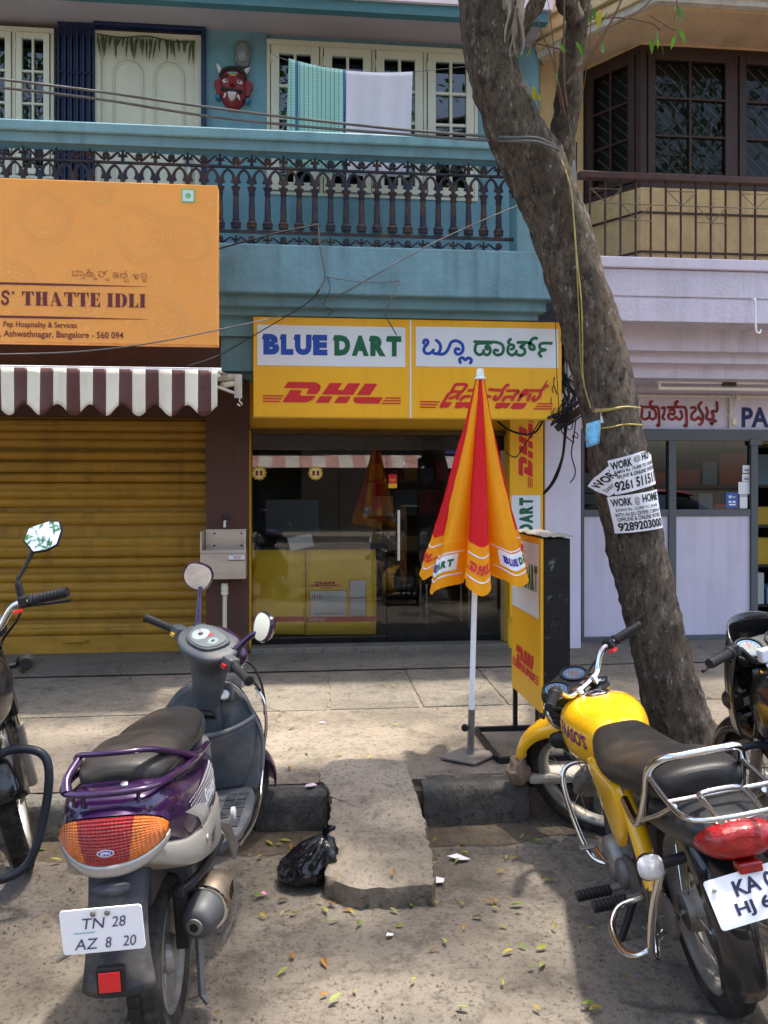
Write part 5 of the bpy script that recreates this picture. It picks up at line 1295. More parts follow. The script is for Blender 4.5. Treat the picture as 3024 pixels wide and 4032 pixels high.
MB().lathe([(.004, zt + .015), (.016, zt + .012), (.020, zt), (.022, zt - .03), (.031, zt - .034), (.031, zt - .042), (.012, zt - .045)], 14, Matrix.Translation((ax_(zt), 0, 0))).build('cap', WHITE, um, smooth=40)
zj = at(1852, 2795, ub.y).z - PZ
WP = mat('white_pole_enamel', (.74, .75, .80), .35, var=.03)
MB().tube([(ax_(zj), 0, zj), (ax_(zt - .05), 0, zt - .05)], .0145, 12).build('pole', WP, um, smooth=60)
MB().tube([(0, 0, .01), (ax_(zj), 0, zj + .003)], .018, 12).build('base_tube', mat('grey_steel_tube', (.20, .20, .20), .45, .7, var=.15, vs=20), um, smooth=60)
zk = at(1836, 2860, ub.y).z - PZ
MB().tube([(-.012, -.004, zk), (-.036, -.02, zk)], .006, 8).build('knob_screw', STEEL, um)
MB().lathe([(.018, 0), (.020, .006), (.018, .014), (.006, .016)], 12, Matrix.Translation((-.030, -.018, zk)) @ Matrix.Rotation(rad(-115), 4, 'Z') @ Matrix.Rotation(rad(90), 4, 'Y')).build('knob', BLK, um, smooth=40)
bp4 = [gnd(px, py, PZ) - ub for px, py in ((1730, 2995), (1868, 3022), (1965, 2978), (1822, 2955))]
MB().prism([(p.x, p.y) for p in bp4], .010, .022, 'xy').build('base_plate', mat('worn_steel_plate', (.22, .20, .18), .55, .4, var=.25, vs=9, dirt=(.12, .08, .05), da=.6, ds=9), um, bevel=.002)
MB().prism([(p.x * .15, p.y * .15) for p in bp4], .0, .0098, 'xy').build('base_foot', BLK, um)
# ------------------------------------------------------------ parts shared by the two-wheelers
RUB = mat('tyre_rubber', (.022, .020, .018), .85, var=.3, vs=12, bump=.3, bs=60, dirt=(.14, .115, .09), da=.55, ds=7, dth=.5)
CHR = mat('chrome', (.62, .61, .60), .10, 1.0, var=.06, vs=5, dirt=(.30, .25, .2), da=.35, ds=9, dth=.62)
ALU = mat('dusty_alloy', (.30, .285, .26), .5, .55, var=.15, vs=9, dirt=(.17, .135, .10), da=.7, ds=7, dth=.48)
ENG = mat('engine_grey', (.17, .165, .155), .55, .35, var=.2, vs=12, dirt=(.10, .08, .06), da=.7, ds=8, dth=.5)
GRIPM = mat('grip_rubber', (.014, .014, .015), .55, var=.2, vs=20)
SEATM = mat('seat_vinyl', (.012, .0115, .0115), .42, var=.3, vs=5, bump=.12, bs=160, dirt=(.085, .065, .048), da=.4, ds=3.2, dth=.5)
MIRR = mat('mirror_glass', (.85, .87, .90), .02, 1.0, var=0)
REDL = mat('red_lens', (.26, .004, .004), .12, var=.35, vs=30, coat=.6, bump=.35, bs=120)
AMBL = mat('amber_lens', (.50, .115, .004), .12, var=.35, vs=28, coat=.6, bump=.35, bs=120)
CLRL = mat('clear_lens', (.55, .53, .50), .1, var=.25, vs=34, coat=.6, bump=.3, bs=90)
PLATE = mat('plate_white', (.80, .80, .82), .3, var=.03, vs=6, dirt=(.5, .48, .45), da=.3, ds=8, dth=.62)
P_NAVY = mat('plate_ink', (.03, .03, .07), .5)
def T(x, y, z): return Matrix.Translation((x, y, z))
def Rx(a): return Matrix.Rotation(rad(a), 4, 'X')
def Ry(a): return Matrix.Rotation(rad(a), 4, 'Y')
def Rz(a): return Matrix.Rotation(rad(a), 4, 'Z')
def steer(P, tilt, ang):
    ax = Vector((0, -math.sin(rad(tilt)), math.cos(rad(tilt)))); return T(*P) @ Matrix.Rotation(rad(ang), 4, ax) @ T(*[-c for c in P])
def sring(y, w, top, bot, e=2.6, n=28, cx=0., sl=0.):
    c, h = (top + bot) / 2, (top - bot) / 2; R = []
    for i in range(n):
        a = 2 * math.pi * i / n; co, si = math.cos(a), math.sin(a)
        x = w * math.copysign(abs(co) ** (2 / e), co); z = h * math.copysign(abs(si) ** (2 / e), si); R.append((cx + x, y + sl * z, c + z))
    return R
def body(secs, e=2.6, n=28, sm=5, close=True, sl=0.):
    "loft along the length of sections (y, half width, top, bottom[, exponent])"
    q = catmull([(*s, e) if len(s) == 4 else s for s in secs], sm); rings = [sring(y, max(w, .004), t, b, ee, n, sl=sl) for y, w, t, b, ee in q]
    if close:
        def end(r, k): c = sum((Vector(p) for p in r), Vector()) / len(r); return [tuple(c + (Vector(p) - c) * k) for p in r]
        rings = [end(rings[0], .5)] + rings + [end(rings[-1], .5)]
    return MB().loft(rings)
def arc_guard(R, w, a0, a1, yc, zc, th=.006, n=22, drop=.03, M=None):
    "mudguard: curved strip around a wheel, angles from the forward horizontal"
    def fn(u, v):
        a = rad(a0 + (a1 - a0) * v); s = 2 * u - 1; r = R - drop * s * s * s * s - .012 * s * s; return (w * s, yc + r * math.cos(a), zc + r * math.sin(a))
    mb = MB().grid(fn, 10, n)
    if M: mb.xf(M)
    return mb
def wheel(root, name, y, R, tw, M, style, rim_m, label=None):
    A = M @ T(0, y, R) @ Ry(90)
    w = bpy.data.objects.new(name, None); 
    prof = [(R - .075, -tw * .36), (R - .05, -tw * .47), (R - .022, -tw * .5), (R - .008, -tw * .40), (R, -tw * .18), (R, tw * .18), (R - .008, tw * .40), (R - .022, tw * .5), (R - .05, tw * .47), (R - .075, tw * .36)]
    ty = MB().lathe(prof, 64, A, caps=False)
    # tread blocks
    nb = 44
    for i in range(nb):
        for s in (-1, 1):
            Bm = A @ Matrix.Rotation(2 * math.pi * (i + (.5 if s > 0 else 0)) / nb, 4, 'Z')
            h_ = math.pi * R / nb * .62
            ty.add([(R - .004, -h_, s * tw * .02), (R - .004, h_, s * tw * .02), (R - .010, h_ * 1.2, s * tw * .40), (R - .010, -h_ * .6, s * tw * .40), (R + .004, -h_, s * tw * .02), (R + .004, h_, s * tw * .02), (R - .003, h_ * 1.2, s * tw * .38), (R - .003, -h_ * .6, s * tw * .38)], [(4, 5, 6, 7), (0, 1, 5, 4), (1, 2, 6, 5), (2, 3, 7, 6), (3, 0, 4, 7)], Bm)
    wo = ty.build(name, RUB, root, smooth=40)
    ri = R - .072
    rp = [(ri + .012, -tw * .40), (ri, -tw * .42), (ri - .010, -tw * .30), (ri - .016, 0), (ri - .010, tw * .30), (ri, tw * .42), (ri + .012, tw * .40)]
    MB().lathe(rp, 48, A, caps=False).build('rim', rim_m, wo, smooth=50, solid=.003)
    if style == 'alloy':
        d = MB()
        d.lathe([(.012, -.05), (.045, -.048), (.055, -.03), (.055, .03), (.045, .048), (.012, .05)], 20, A)
        for k in range(3):
            B = A @ Matrix.Rotation(2 * math.pi * k / 3, 4, 'Z'); d.prism([(.03, -.045), (ri - .005, -.075), (ri - .005, .055), (.03, .03)], -.020, .026, 'xy', B)
        d.build('wheel_centre', rim_m, wo, bevel=.006)
    else:
        MB().lathe([(.012, -.055), (.055, -.052), (.062, -.03), (.062, .03), (.05, .045), (.012, .05)], 24, A).build('hub', ALU, wo, smooth=40)
        for k in range(20):
            a = 2 * math.pi * k / 20; s = 1 if k % 2 else -1; a2 = a + (.42 if (k // 2) % 2 else -.42)
            MB().tube([A @ Vector((.058 * math.cos(a2), .058 * math.sin(a2), s * .035)), A @ Vector(((ri - .008) * math.cos(a), (ri - .008) * math.sin(a), s * .004))], .0018, 5).build('spoke', CHR, wo)
    return wo
def plate_on(root, M, w, h, lines, m_ink=P_NAVY, serif_=False):
    "number plate facing -y in its own frame"
    pl = MB(); r = .008
    P = [(x, z) for cx, cz_, a0 in ((w / 2 - r, h / 2 - r, 0), (-w / 2 + r, h / 2 - r, 90), (-w / 2 + r, -h / 2 + r, 180), (w / 2 - r, -h / 2 + r, 270)) for x, z in [(cx + r * math.cos(rad(a0 + t * 30)), cz_ + r * math.sin(rad(a0 + t * 30))) for t in range(4)]]
    pl.prism(P, 0, .004, 'xz'); pl.xf(M); po = pl.build('number_plate', PLATE, root)
    for s, x0, x1, y0, y1, bd, sh in lines:
        stamp('plate_lettering', word(s, x0 * w, x1 * w, y0 * h, y1 * h, bd, shear=sh), lambda x, y, k=0: M @ Vector((x - w / 2, -.0015, y - h / 2)), m_ink, po)
    return po
# ------------------------------------------------------------ purple and silver scooter
sc_root = thing('parked_scooter', 'purple and silver scooter with black seat parked nose to the kerb', 'scooter', cz(-.645, 2.476, 0.0))
sc_root.rotation_euler = (0, rad(-4.3), rad(2.0) - YAW); sc_root.scale = (1.004,) * 3
PUR = mat('purple_metallic', (.026, .006, .045), .26, .35, var=.18, vs=4, coat=.8, dirt=(.085, .05, .04), da=.3, ds=4, dth=.58)
SIL = mat('silver_plastic', (.36, .345, .32), .38, .55, var=.06, vs=4, dirt=(.22, .19, .15), da=.4, ds=5, dth=.55)
GRP = mat('grey_body_plastic', (.060, .066, .075), .5, var=.12, vs=5, bump=.1, bs=200, dirt=(.17, .15, .125), da=.5, ds=6, dth=.48)
DGP = mat('dark_scooter_plastic', (.030, .033, .040), .55, var=.15, vs=6, bump=.1, bs=200, dirt=(.15, .13, .11), da=.6, ds=7, dth=.47)
R_ = sc_root; BODY_ = []; I4 = Matrix.Identity(4); ST = steer((0, 1.0, .62), 26, -45)
wheel(R_, 'rear_wheel', 0, .217, .095, I4, 'alloy', ALU)
wheel(R_, 'front_wheel', 1.215, .217, .09, ST, 'alloy', ALU)
# rear body
BODY_.append(body([(-.375, .075, .80, .70), (-.350, .112, .820, .68), (-.28, .144, .828, .65), (-.18, .162, .822, .58), (0, .170, .790, .54), (.18, .162, .765, .52), (.30, .138, .735, .50), (.37, .10, .70, .50)], 3.4).build('rear_body', PUR, R_, smooth=60))
BODY_.append(body([(-.372, .085, .70, .655), (-.345, .118, .69, .630), (-.27, .146, .66, .585), (-.12, .164, .625, .520), (.05, .169, .61, .465), (.22, .160, .60, .415), (.34, .140, .58, .38), (.42, .10, .50, .36)], 6.0).build('side_fairing', SIL, R_, smooth=60))
body([(-.36, .11, .79, .77), (.1, .13, .775, .72), (.33, .10, .75, .62)], 2.5).build('seat_base', DGP, R_, smooth=60)
# seat
seat = body([(-.275, .07, .850, .785), (-.25, .105, .872, .775), (-.17, .130, .885, .770), (-.02, .138, .878, .765), (.10, .134, .852, .757), (.20, .130, .846, .745), (.32, .118, .846, .735), (.42, .095, .835, .735), (.47, .05, .805, .745)], 2.4).build('seat', SEATM, R_, smooth=70)
for s in (-1, 1):
    MB().tube([(s * .095, -.262, .812), (s * .131, -.17, .826), (s * .1385, -.02, .822), (s * .134, .12, .812), (s * .124, .25, .815), (s * .105, .36, .815)], .0028, 6, sm=5).build('seam', BLK, seat)
# grab rail
gr = MB().tube([(-.142, .10, .775), (-.148, -.04, .80), (-.138, -.16, .846), (-.105, -.25, .892), (-.05, -.29, .905), (.03, -.29, .905), (.085, -.25, .894), (.124, -.15, .850), (.148, -.03, .80), (.142, .14, .775)], [.009, .012, .011, .010, .010, .010, .011, .013, .018, .008], 10, sm=6, flat=.75).build('grab_rail', PUR, R_, smooth=60)
MB().tube([(.148, .18, .770), (.155, -.06, .800), (.140, -.25, .824), (.106, -.355, .832), (.04, -.382, .834), (-.04, -.382, .834), (-.106, -.355, .832), (-.140, -.25, .824), (-.155, -.06, .800), (-.148, .18, .770)], .0115, 10, sm=6, flat=.75).build('rail_base', PUR, gr, smooth=60)
for s in (-1,): MB().tube([(s * .104, -.358, .834), (s * .110, -.33, .862), (s * .098, -.27, .888)], [.015, .011, .012], 8, sm=4).build('rail_strut', PUR, gr, smooth=60)
for x, y in ((-.085, -.36), (-.06, -.37), (.075, -.362), (.138, -.22)): MB().tube([(x, y, .83), (x, y - .004, .80)], .006, 7).build('rail_peg', PUR, gr)
MB().lathe([(.010, 0), (.010, .008), (.005, .010)], 10, T(.03, -.32, .828) @ Rx(20)).build('seat_lock', CHR, R_, smooth=40)
# tail light wrapped round the tail
def lens(s, t, off=0.):
    h = .058 * max(.02, 1 - abs(s) ** 2.3) ** .55; bl = 1 - t * t * .55
    return (.140 * s, -.410 + .085 * abs(s) ** 2.1 - .018 * bl - off - .0016 * math.sin(t * 44) * (1 - t ** 6) - .0010 * math.sin(s * 95), .722 + .006 * (1 - s * s) + h * t)
def patch(name, s0, s1, m, par, k=0):
    def fn(u, v):
        t = -1 + 2 * v; a = s0 + (.06 * t if abs(s0) < .9 else 0) * (1 if s0 < 0 else -1) * -1; b_ = s1 + (.06 * t if abs(s1) < .9 else 0) * (1 if s1 < 0 else -1) * -1
        return lens(a + (b_ - a) * u, t)
    return MB().grid(fn, 60, 70).build(name, m, par, smooth=70, fix=False)
tl_ = patch('tail_light', -.44, .44, REDL, R_)
patch('indicator_lens', .445, .985, AMBL, tl_); patch('indicator_lens', -.985, -.445, AMBL, tl_)
MB().grid(lambda u, v: tuple(Vector(lens(-.99 + 1.98 * u, -1)) + Vector((0, .004, -.003 - .028 * v * (1 - abs(2 * u - 1) ** 3 * .4)))), 30, 3).build('lower_trim', SIL, tl_, smooth=60, solid=.004)
MB().grid(lambda u, v: tuple(Vector(lens(-.99 + 1.98 * u, 1)) + Vector((0, .006 + .02 * v, .002 + .010 * v))), 30, 2).build('upper_trim', PUR, tl_, smooth=60)
bdg = disc2d(0, 0, .021, .009); stamp('maker_badge', bdg, lambda x, y, k=0: Vector((x + .005, -.4335, y + .706)), P_WHITE, tl_)
stamp('maker_badge', disc2d(0, 0, .0185, .0070), lambda x, y, k=0: Vector((x + .005, -.4342, y + .706)), mat('badge_violet', (.06, .03, .22), .4), tl_)
stamp('badge_lettering', word('SPIN', -.013, .013, -.004, .004, .03, shear=.2), lambda x, y, k=0: Vector((x + .005, -.4348, y + .706)), P_WHITE, tl_)
# side marks
DARKV = mat('dark_violet_decal', (.022, .012, .028), .35, var=.1)
def side(x, y, k=0):   # y along the scooter, z up, hugging the right flank
    return lambda a, b, kk=0: Vector((x + k + kk * .0003, a, b))
flank = skin(BODY_, 1)
SH_, UZ_ = -.17, .025
shf = lambda P: [(y + SH_, z + UZ_) for y, z in P]
dec = shf([(-.03, .690), (.12, .705), (.24, .712), (.31, .700), (.335, .665), (.33, .605), (.28, .585), (.16, .600), (.06, .640)])
stamp('side_decal', (dec, [tuple(range(len(dec)))]), lambda a, b, k=0: flank(a, b, 1), DARKV, R_, .012)
V = []; F = []
for i in range(24):
    for j in range(9):
        a, b_ = -.02 + i * .0152 + (j % 2) * .0076, .60 + j * .0125
        if b_ < .705 and b_ > .61 + max(0, .10 - a) * .55 and a < .325: v, f = disc2d(a + SH_, b_ + UZ_, .0028 + .0024 * i / 24, n=6); F += [tuple(q + len(V) for q in f[0])]; V += v
stamp('decal_dots', (V, F), lambda a, b, k=0: flank(a, b, 3), P_WHITE, R_)
sw = shf([(-.065, .690), (.05, .668), (.13, .640), (.19, .60), (.20, .575), (.15, .590), (.11, .575), (.05, .630)])
stamp('side_decal', (sw, [tuple(range(len(sw)))]), lambda a, b, k=0: flank(a, b, 2), SIL, R_, .012)
stamp('lettering', word('Scooty', .13 + SH_, .285 + SH_, .612 + UZ_, .675 + UZ_, .018, shear=.15), lambda a, b, k=0: flank(a, b, 6), P_WHITE, R_, .015)
stamp('lettering', word('pep+', .02, .10, .500, .555, .004, shear=.15), lambda a, b, k=0: flank(a, b, 4), DARKV, R_, .015)
for a, b_ in ((-.03, .56),): MB().lathe([(.011, 0), (.009, .004), (.002, .001)], 12, T(flank(a, b_).x, a, b_) @ Ry(90)).build('screw', STEEL, R_)
# mud flap, plate lamp, number plate, reflector
def flap(u, v):
    s = 2 * u - 1; y = -.335 - .085 * v - .02 * math.sin(v * 3.1); z = .64 - .29 * v; w = .078 - .012 * math.sin(v * 3.1) + .012 * v; return (w * s, y + .035 * abs(s) ** 3, z)
fl = MB().grid(flap, 12, 14).build('mud_flap', DGP, R_, smooth=60, solid=.010)
MB().ball((0, -.398, .603), (.052, .026, .018), 14, 8).build('plate_lamp', DGP, fl, smooth=60)
PM_ = T(-.012, -.446, .528) @ Rx(6)
pl_ = plate_on(R_, PM_, .196, .112, [('TN', .27, .55, .56, .80, .0, .22), ('28', .62, .80, .56, .80, .0, .22), ('AZ', .14, .44, .10, .34, .0, .22), ('8', .52, .60, .10, .34, .0, .22), ('20', .73, .90, .10, .34, .0, .22)], mat('plate_faded_ink', (.06, .06, .12), .5))
stamp('plate_line', rect2d(.03, .08, .052, .055), lambda x, y, k=0: PM_ @ Vector((x - .098, -.0015, y - .056)), mat('plate_teal', (.2, .5, .5), .5), pl_)
for x in (-.017, .017): MB().lathe([(.007, 0), (.007, .003), (.002, .005)], 8, PM_ @ T(x, -.002, .045) @ Rx(90)).build('plate_bolt', ENG, pl_)
MB().box(-.034, .034, -.457, -.435, .376, .440).build('reflector_mount', BLK, fl, bevel=.004)
MB().box(-.026, .026, -.4615, -.4575, .384, .432, T(0, 0, 0)).build('red_reflector', mat('red_reflector', (.55, .01, .015), .2, coat=.5), fl, bevel=.002)
# underside: engine, swing unit, exhaust, stand, foot bars
MB().box(-.13, -.045, -.10, .36, .17, .30).build('drive_case', ENG, R_, bevel=.03, bseg=3)
MB().box(-.08, .09, .12, .36, .22, .42).build('engine_block', ENG, R_, bevel=.02)
for k in range(5): MB().box(.091, .112, .16 + k * .035, .175 + k * .035, .24, .40).build('cooling_fin', ENG, R_)
MB().tube([(-.09, -.02, .28), (-.07, -.12, .60)], [.026, .022], 10).build('shock_absorber', BLK, R_, smooth=60)
MB().box(-.07, .07, -.30, .30, .50, .60).build('under_frame', BLK, R_, bevel=.01)
ex = MB().lathe([(.014, -.112), (.034, -.110), (.046, -.100), (.055, -.07), (.059, -.03)], 22, T(.150, .02, .345) @ Rz(-12) @ Rx(-84)).build('exhaust', mat('dark_exhaust', (.075, .078, .085), .55, .3, var=.15, dirt=(.13, .11, .09), da=.5, ds=7), R_, smooth=40)
MB().lathe([(.061, -.03), (.067, -.028), (.067, -.018), (.063, -.016)], 24, T(.150, .02, .345) @ Rz(-12) @ Rx(-84)).build('chrome_ring', CHR, ex, smooth=40)
HEAT = mat('burnt_exhaust_shield', (.23, .185, .14), .4, .7, var=.25, vs=8, dirt=(.10, .07, .05), da=.6, ds=6, dth=.5)
MB().lathe([(.059, -.016), (.063, .01), (.063, .05), (.054, .085), (.035, .105), (.012, .11)], 24, T(.150, .02, .345) @ Rz(-12) @ Rx(-84)).build('heat_shield', HEAT, ex, smooth=50)
MB().lathe([(.020, -.118), (.024, -.117), (.024, -.10), (.014, -.095)], 16, T(.150, .02, .345) @ Rz(-12) @ Rx(-84)).build('tail_pipe', ENG, ex, smooth=40)
MB().lathe([(.0135, -.1185), (.001, -.118)], 14, T(.150, .02, .345) @ Rz(-12) @ Rx(-84)).build('pipe_bore', BLK, ex)
for k in range(3): MB().box(.2175, .2215, .0 + k * .018, .008 + k * .018, .36, .395, T(0, 0, 0)).build('shield_slot', BLK, ex)
MB().tube([(.145, .14, .33), (.13, .25, .26), (.05, .32, .27)], .014, 8, sm=4).build('exhaust_pipe', HEAT, R_, smooth=60)
MB().tube([(.095, -.10, .445), (.135, .0, .445), (.150, .28, .43)], .013, 10, sm=4).build('foot_rail', BLK, R_, smooth=60)
MB().lathe([(.020, -.012), (.024, 0), (.020, .012)], 12, T(.095, -.10, .445) @ Ry(90)).build('rail_bush', BLK, R_, smooth=40)
MB().box(.06, .10, -.05, -.01, .25, .43).build('rear_hanger', BLK, R_, bevel=.006)
def wing(x0, y0, sg): return [(x0, y0, .43), (x0 + sg * .06, y0 - .02, .37), (x0 + sg * .11, y0 - .05, .36), (x0 + sg * .05, y0 - .06, .40)]
MB().loft([[(x, y, z) for x, y, z in wing(-.09, -.22, -1)], [(x, y, z + .012) for x, y, z in wing(-.09, -.22, -1)]]).build('side_step', SIL, R_, bevel=.004)
MB().loft([[(.13, .34, .46), (.175, .36, .44), (.185, .42, .34), (.165, .44, .28), (.15, .38, .40)], [(.12, .34, .46), (.165, .36, .44), (.175, .42, .34), (.155, .44, .28), (.14, .38, .40)]]).build('lower_fairing_tip', SIL, R_, bevel=.006)
MB().lathe([(.020, 0), (.022, .010), (.016, .014)], 14, T(.172, .385, .465) @ Ry(90)).build('fairing_plug', mat('pale_plug', (.5, .5, .5), .4), R_, smooth=40)
MB().tube([(.09, .12, .22), (.10, .06, .05), (.12, .05, .03)], .012, 8).build('stand_leg', ENG, R_); MB().tube([(-.09, .12, .22), (-.11, .06, .05), (-.13, .05, .006)], .012, 8).build('stand_leg', ENG, R_)
# floor, leg shield, pocket, front shield
FP = [(-.13, .36), (.13, .36), (.185, .47), (.20, .62), (.195, .80), (.16, .97), (-.16, .97), (-.195, .80), (-.20, .62), (-.185, .47)]
fl_ = MB().prism(FP, .335, .372, 'xy').build('floorboard', GRP, R_, bevel=.012, bseg=3)
for s in (-1, 1):
    for k in range(4):
        for j in range(2):
            y = .50 + k * .085; x = s * (.105 + j * .045); MB().box(x - .019, x + .019, y, y + .068, .372, .377).build('rubber_pad', DGP, fl_, bevel=.002)
MB().box(-.115, .115, .33, .43, .36, .735).build('seat_front_panel', GRP, R_, bevel=.03, bseg=3)
def shw(v): return .192 + .035 * math.sin(math.pi * min(1, v * 1.05)) - .02 * max(0, v - .8) * 5
def shield(u, v, off=0.):
    s = 2 * u - 1; top = .775 - .10 * abs(s) ** 3; z = .355 + (top - .355) * v; w = shw(v)
    return (w * s, .905 + .125 * v ** 1.1 - .055 * abs(s) ** 2.4 + off + .02 * (1 - v), z)
sh = MB().grid(lambda u, v: shield(u, v), 22, 18).build('leg_shield', GRP, R_, smooth=60, solid=.012)
MB().grid(lambda u, v: tuple(Vector(shield(u, v, .035 + .045 * (1 - (2 * u - 1) ** 2)))), 22, 18).build('front_shield', PUR, R_, smooth=60, solid=.008)
MB().tube([shield(0, .25), shield(0, .6), shield(0, .9), shield(.03, 1), shield(.2, 1, .01), shield(.5, 1, .01), shield(.8, 1, .01), shield(.97, 1), shield(1, .9), shield(1, .6), shield(1, .25)], .0085, 8, sm=4).build('shield_edge', GRP, sh, smooth=60)
def pocket(u, v):
    s = 2 * u - 1; return (.196 * s * (1 - .03 * (1 - v)), .965 - .050 * v * 0 - (.075 + .075 * v) * max(0, 1 - abs(s) ** 2.4) ** .8 - .03 * abs(s) ** 2, .365 + (.245 + .03 * abs(s) ** 2) * v)
pk_ = MB().grid(pocket, 26, 10).build('pocket', GRP, R_, smooth=60, solid=.008)
MB().tube([pocket(i / 18, 1) for i in range(19)], .011, 8).build('pocket_rim', GRP, pk_, smooth=60)
col_ = body([(.925, .05, .80, .52), (.955, .062, .815, .50), (1.0, .062, .80, .50)], 3.2).build('column_cover', GRP, R_, smooth=60)
MB().lathe([(.021, 0), (.021, .012), (.012, .014), (.003, .012)], 16, T(.082, .945, .735) @ Rx(72)).build('ignition_switch', STEEL, col_, smooth=40)
MB().box(.05, .115, .945, .99, .70, .775).build('ignition_housing', GRP, col_, bevel=.012)
MB().lathe([(.030, 0), (.030, .02), (.016, .024), (.015, .012)], 18, T(-.092, .955, .675) @ Rx(90)).build('fuel_cap', GRP, col_, smooth=40)
MB().tube([(-.040, .918, .655), (-.022, .905, .672), (0, .900, .676), (.022, .905, .672), (.040, .918, .655)], [.008, .014, .015, .014, .008], 8, sm=3).build('bag_hook', BLK, col_, smooth=60)
# handlebar assembly
def sb(mb, name, m, par=None, **k): return mb.xf(ST).build(name, m, par or hd, **k)
q = catmull([(.69, .058, .050, .968), (.76, .064, .058, .955), (.84, .074, .070, .935), (.90, .098, .082, .915), (.945, .135, .092, .900), (.975, .150, .088, .898), (.992, .120, .066, .903), (.998, .07, .04, .905)], 5)
rg = []
for z, w, dp, y in q:
    rg.append([(w * math.copysign(abs(math.cos(a)) ** .85, math.cos(a)), y + dp * math.sin(a) * (1.0), z + .35 * dp * math.sin(a) * max(0, (z - .86) / .12)) for a in [2 * math.pi * i / 30 for i in range(30)]])
hd = MB().loft(rg).xf(ST).build('handlebar_cowl', GRP, R_, smooth=60)
DM = T(0, .882, .990) @ Rx(26)
dial = [(-.085, .030), (-.045, .052), (.045, .052), (.085, .030), (.074, -.022), (.035, -.050), (-.035, -.050), (-.074, -.022)]
dp_ = [tuple(p) for p in catmull(dial, 3, True)]
sb(MB().prism([(x * 1.16, y * 1.18) for x, y in dp_], -.012, .008, 'xy', DM), 'dash_rim', GRP, smooth=40, bevel=.004)
ds_ = sb(MB().prism(dp_, .0085, .011, 'xy', DM), 'dash_face', mat('dash_face', (.10, .115, .115), .3))
dmap = lambda x, y, k=0: ST @ (DM @ Vector((x, y, .0115 + k * .0004)))
stamp('speed_dial', disc2d(-.030, -.002, .036), dmap, mat('dial_pale', (.25, .29, .30), .4), ds_); stamp('dial_hub', disc2d(-.030, -.002, .010), lambda x, y, k=0: dmap(x, y, 3), BLK, ds_)
stamp('dial_red', poly2d([(.004, .004), (.016, .012), (.010, .03), (-.004, .03)]), lambda x, y, k=0: dmap(x, y, 2), RED, ds_)
stamp('fuel_dial', disc2d(.046, .0, .021), dmap, mat('dial_green', (.17, .22, .21), .4), ds_); stamp('dial_hub', disc2d(.046, .0, .007), lambda x, y, k=0: dmap(x, y, 3), BLK, ds_)
stamp('dial_needle', poly2d([(-.030, .0), (-.060, .012), (-.060, .014), (-.029, .003)]), lambda x, y, k=0: dmap(x, y, 4), AMBL, ds_)
sb(MB().ball((0, .985, .945), (.135, .060, .075), 18, 12), 'front_cowl', PUR, smooth=60)
for s in (-1, 1):
    sb(MB().tube([(s * .10, .905, .945), (s * .155, .890, .948), (s * .195, .878, .952)], [.040, .032, .024], 12, sm=3), 'bar_cover', GRP, smooth=60)
    sb(MB().box(s * .165 - .028, s * .165 + .028, .855, .905, .925, .980), 'switch_block', GRP, bevel=.008)
    sb(MB().tube([(s * .19, .880, .953), (s * .225, .868, .955), (s * .30, .842, .957), (s * .325, .833, .957)], [.020, .0165, .0165, .0185], 14), 'grip', GRIPM, smooth=40)
    sb(MB().lathe([(.019, 0), (.020, .008), (.006, .012)], 12, T(s * .322, .834, .957) @ Rz(-s * 18) @ Ry(s * 90)), 'bar_end', GRIPM, smooth=40)
    sb(MB().tube([(s * .17, .915, .935), (s * .22, .918, .930), (s * .30, .900, .925), (s * .345, .880, .925), (s * .35, .876, .925)], [.009, .007, .006, .006, .008], 8, sm=3), 'brake_lever', BLK, smooth=60)
    sb(MB().box(s * .165 - .011, s * .165 + .011, .846, .856, .938, .952), 'switch', mat('switch_red', (.6, .03, .02), .4) if s > 0 else mat('switch_yellow', (.6, .4, .04), .4))
    sb(MB().tube([(s * .115, .930, .975), (s * .130, .940, 1.0), (s * .165, .955, 1.06), (s * .195, .965, 1.135 - (.05 if s > 0 else 0))], [.024, .016, .011, .010], 10, sm=4), 'mirror_stem', PUR, smooth=60)
    sb(MB().lathe([(.03, 0), (.026, .02), (.018, .035)], 12, T(s * .118, .930, .962)), 'mirror_boot', BLK, smooth=40)
    MM = T(s * .215, .955, 1.175 - (.06 if s > 0 else 0)) @ Rz(42 if s < 0 else -14) @ Rx(-4)
    ml = [(-.058, -.010), (-.050, .040), (-.015, .056), (.035, .050), (.060, .018), (.052, -.030), (.020, -.056), (-.030, -.048)]
    ml = [(-x * s, z) for x, z in catmull(ml, 4, True)]
    mh = sb(MB().loft([[MM @ Vector((x, -.004, z)) for x, z in ml], [MM @ Vector((x * 1.06, .006, z * 1.06)) for x, z in ml], [MM @ Vector((x * .85, .026, z * .85)) for x, z in ml], [MM @ Vector((x * .3, .036, z * .3)) for x, z in ml]]), 'mirror', PUR, smooth=50)
    sb(MB().add([MM @ Vector((x * .93, -.0052, z * .93)) for x, z in ml], [tuple(range(len(ml)))]), 'mirror_glass', MIRR, mh, fix=False)
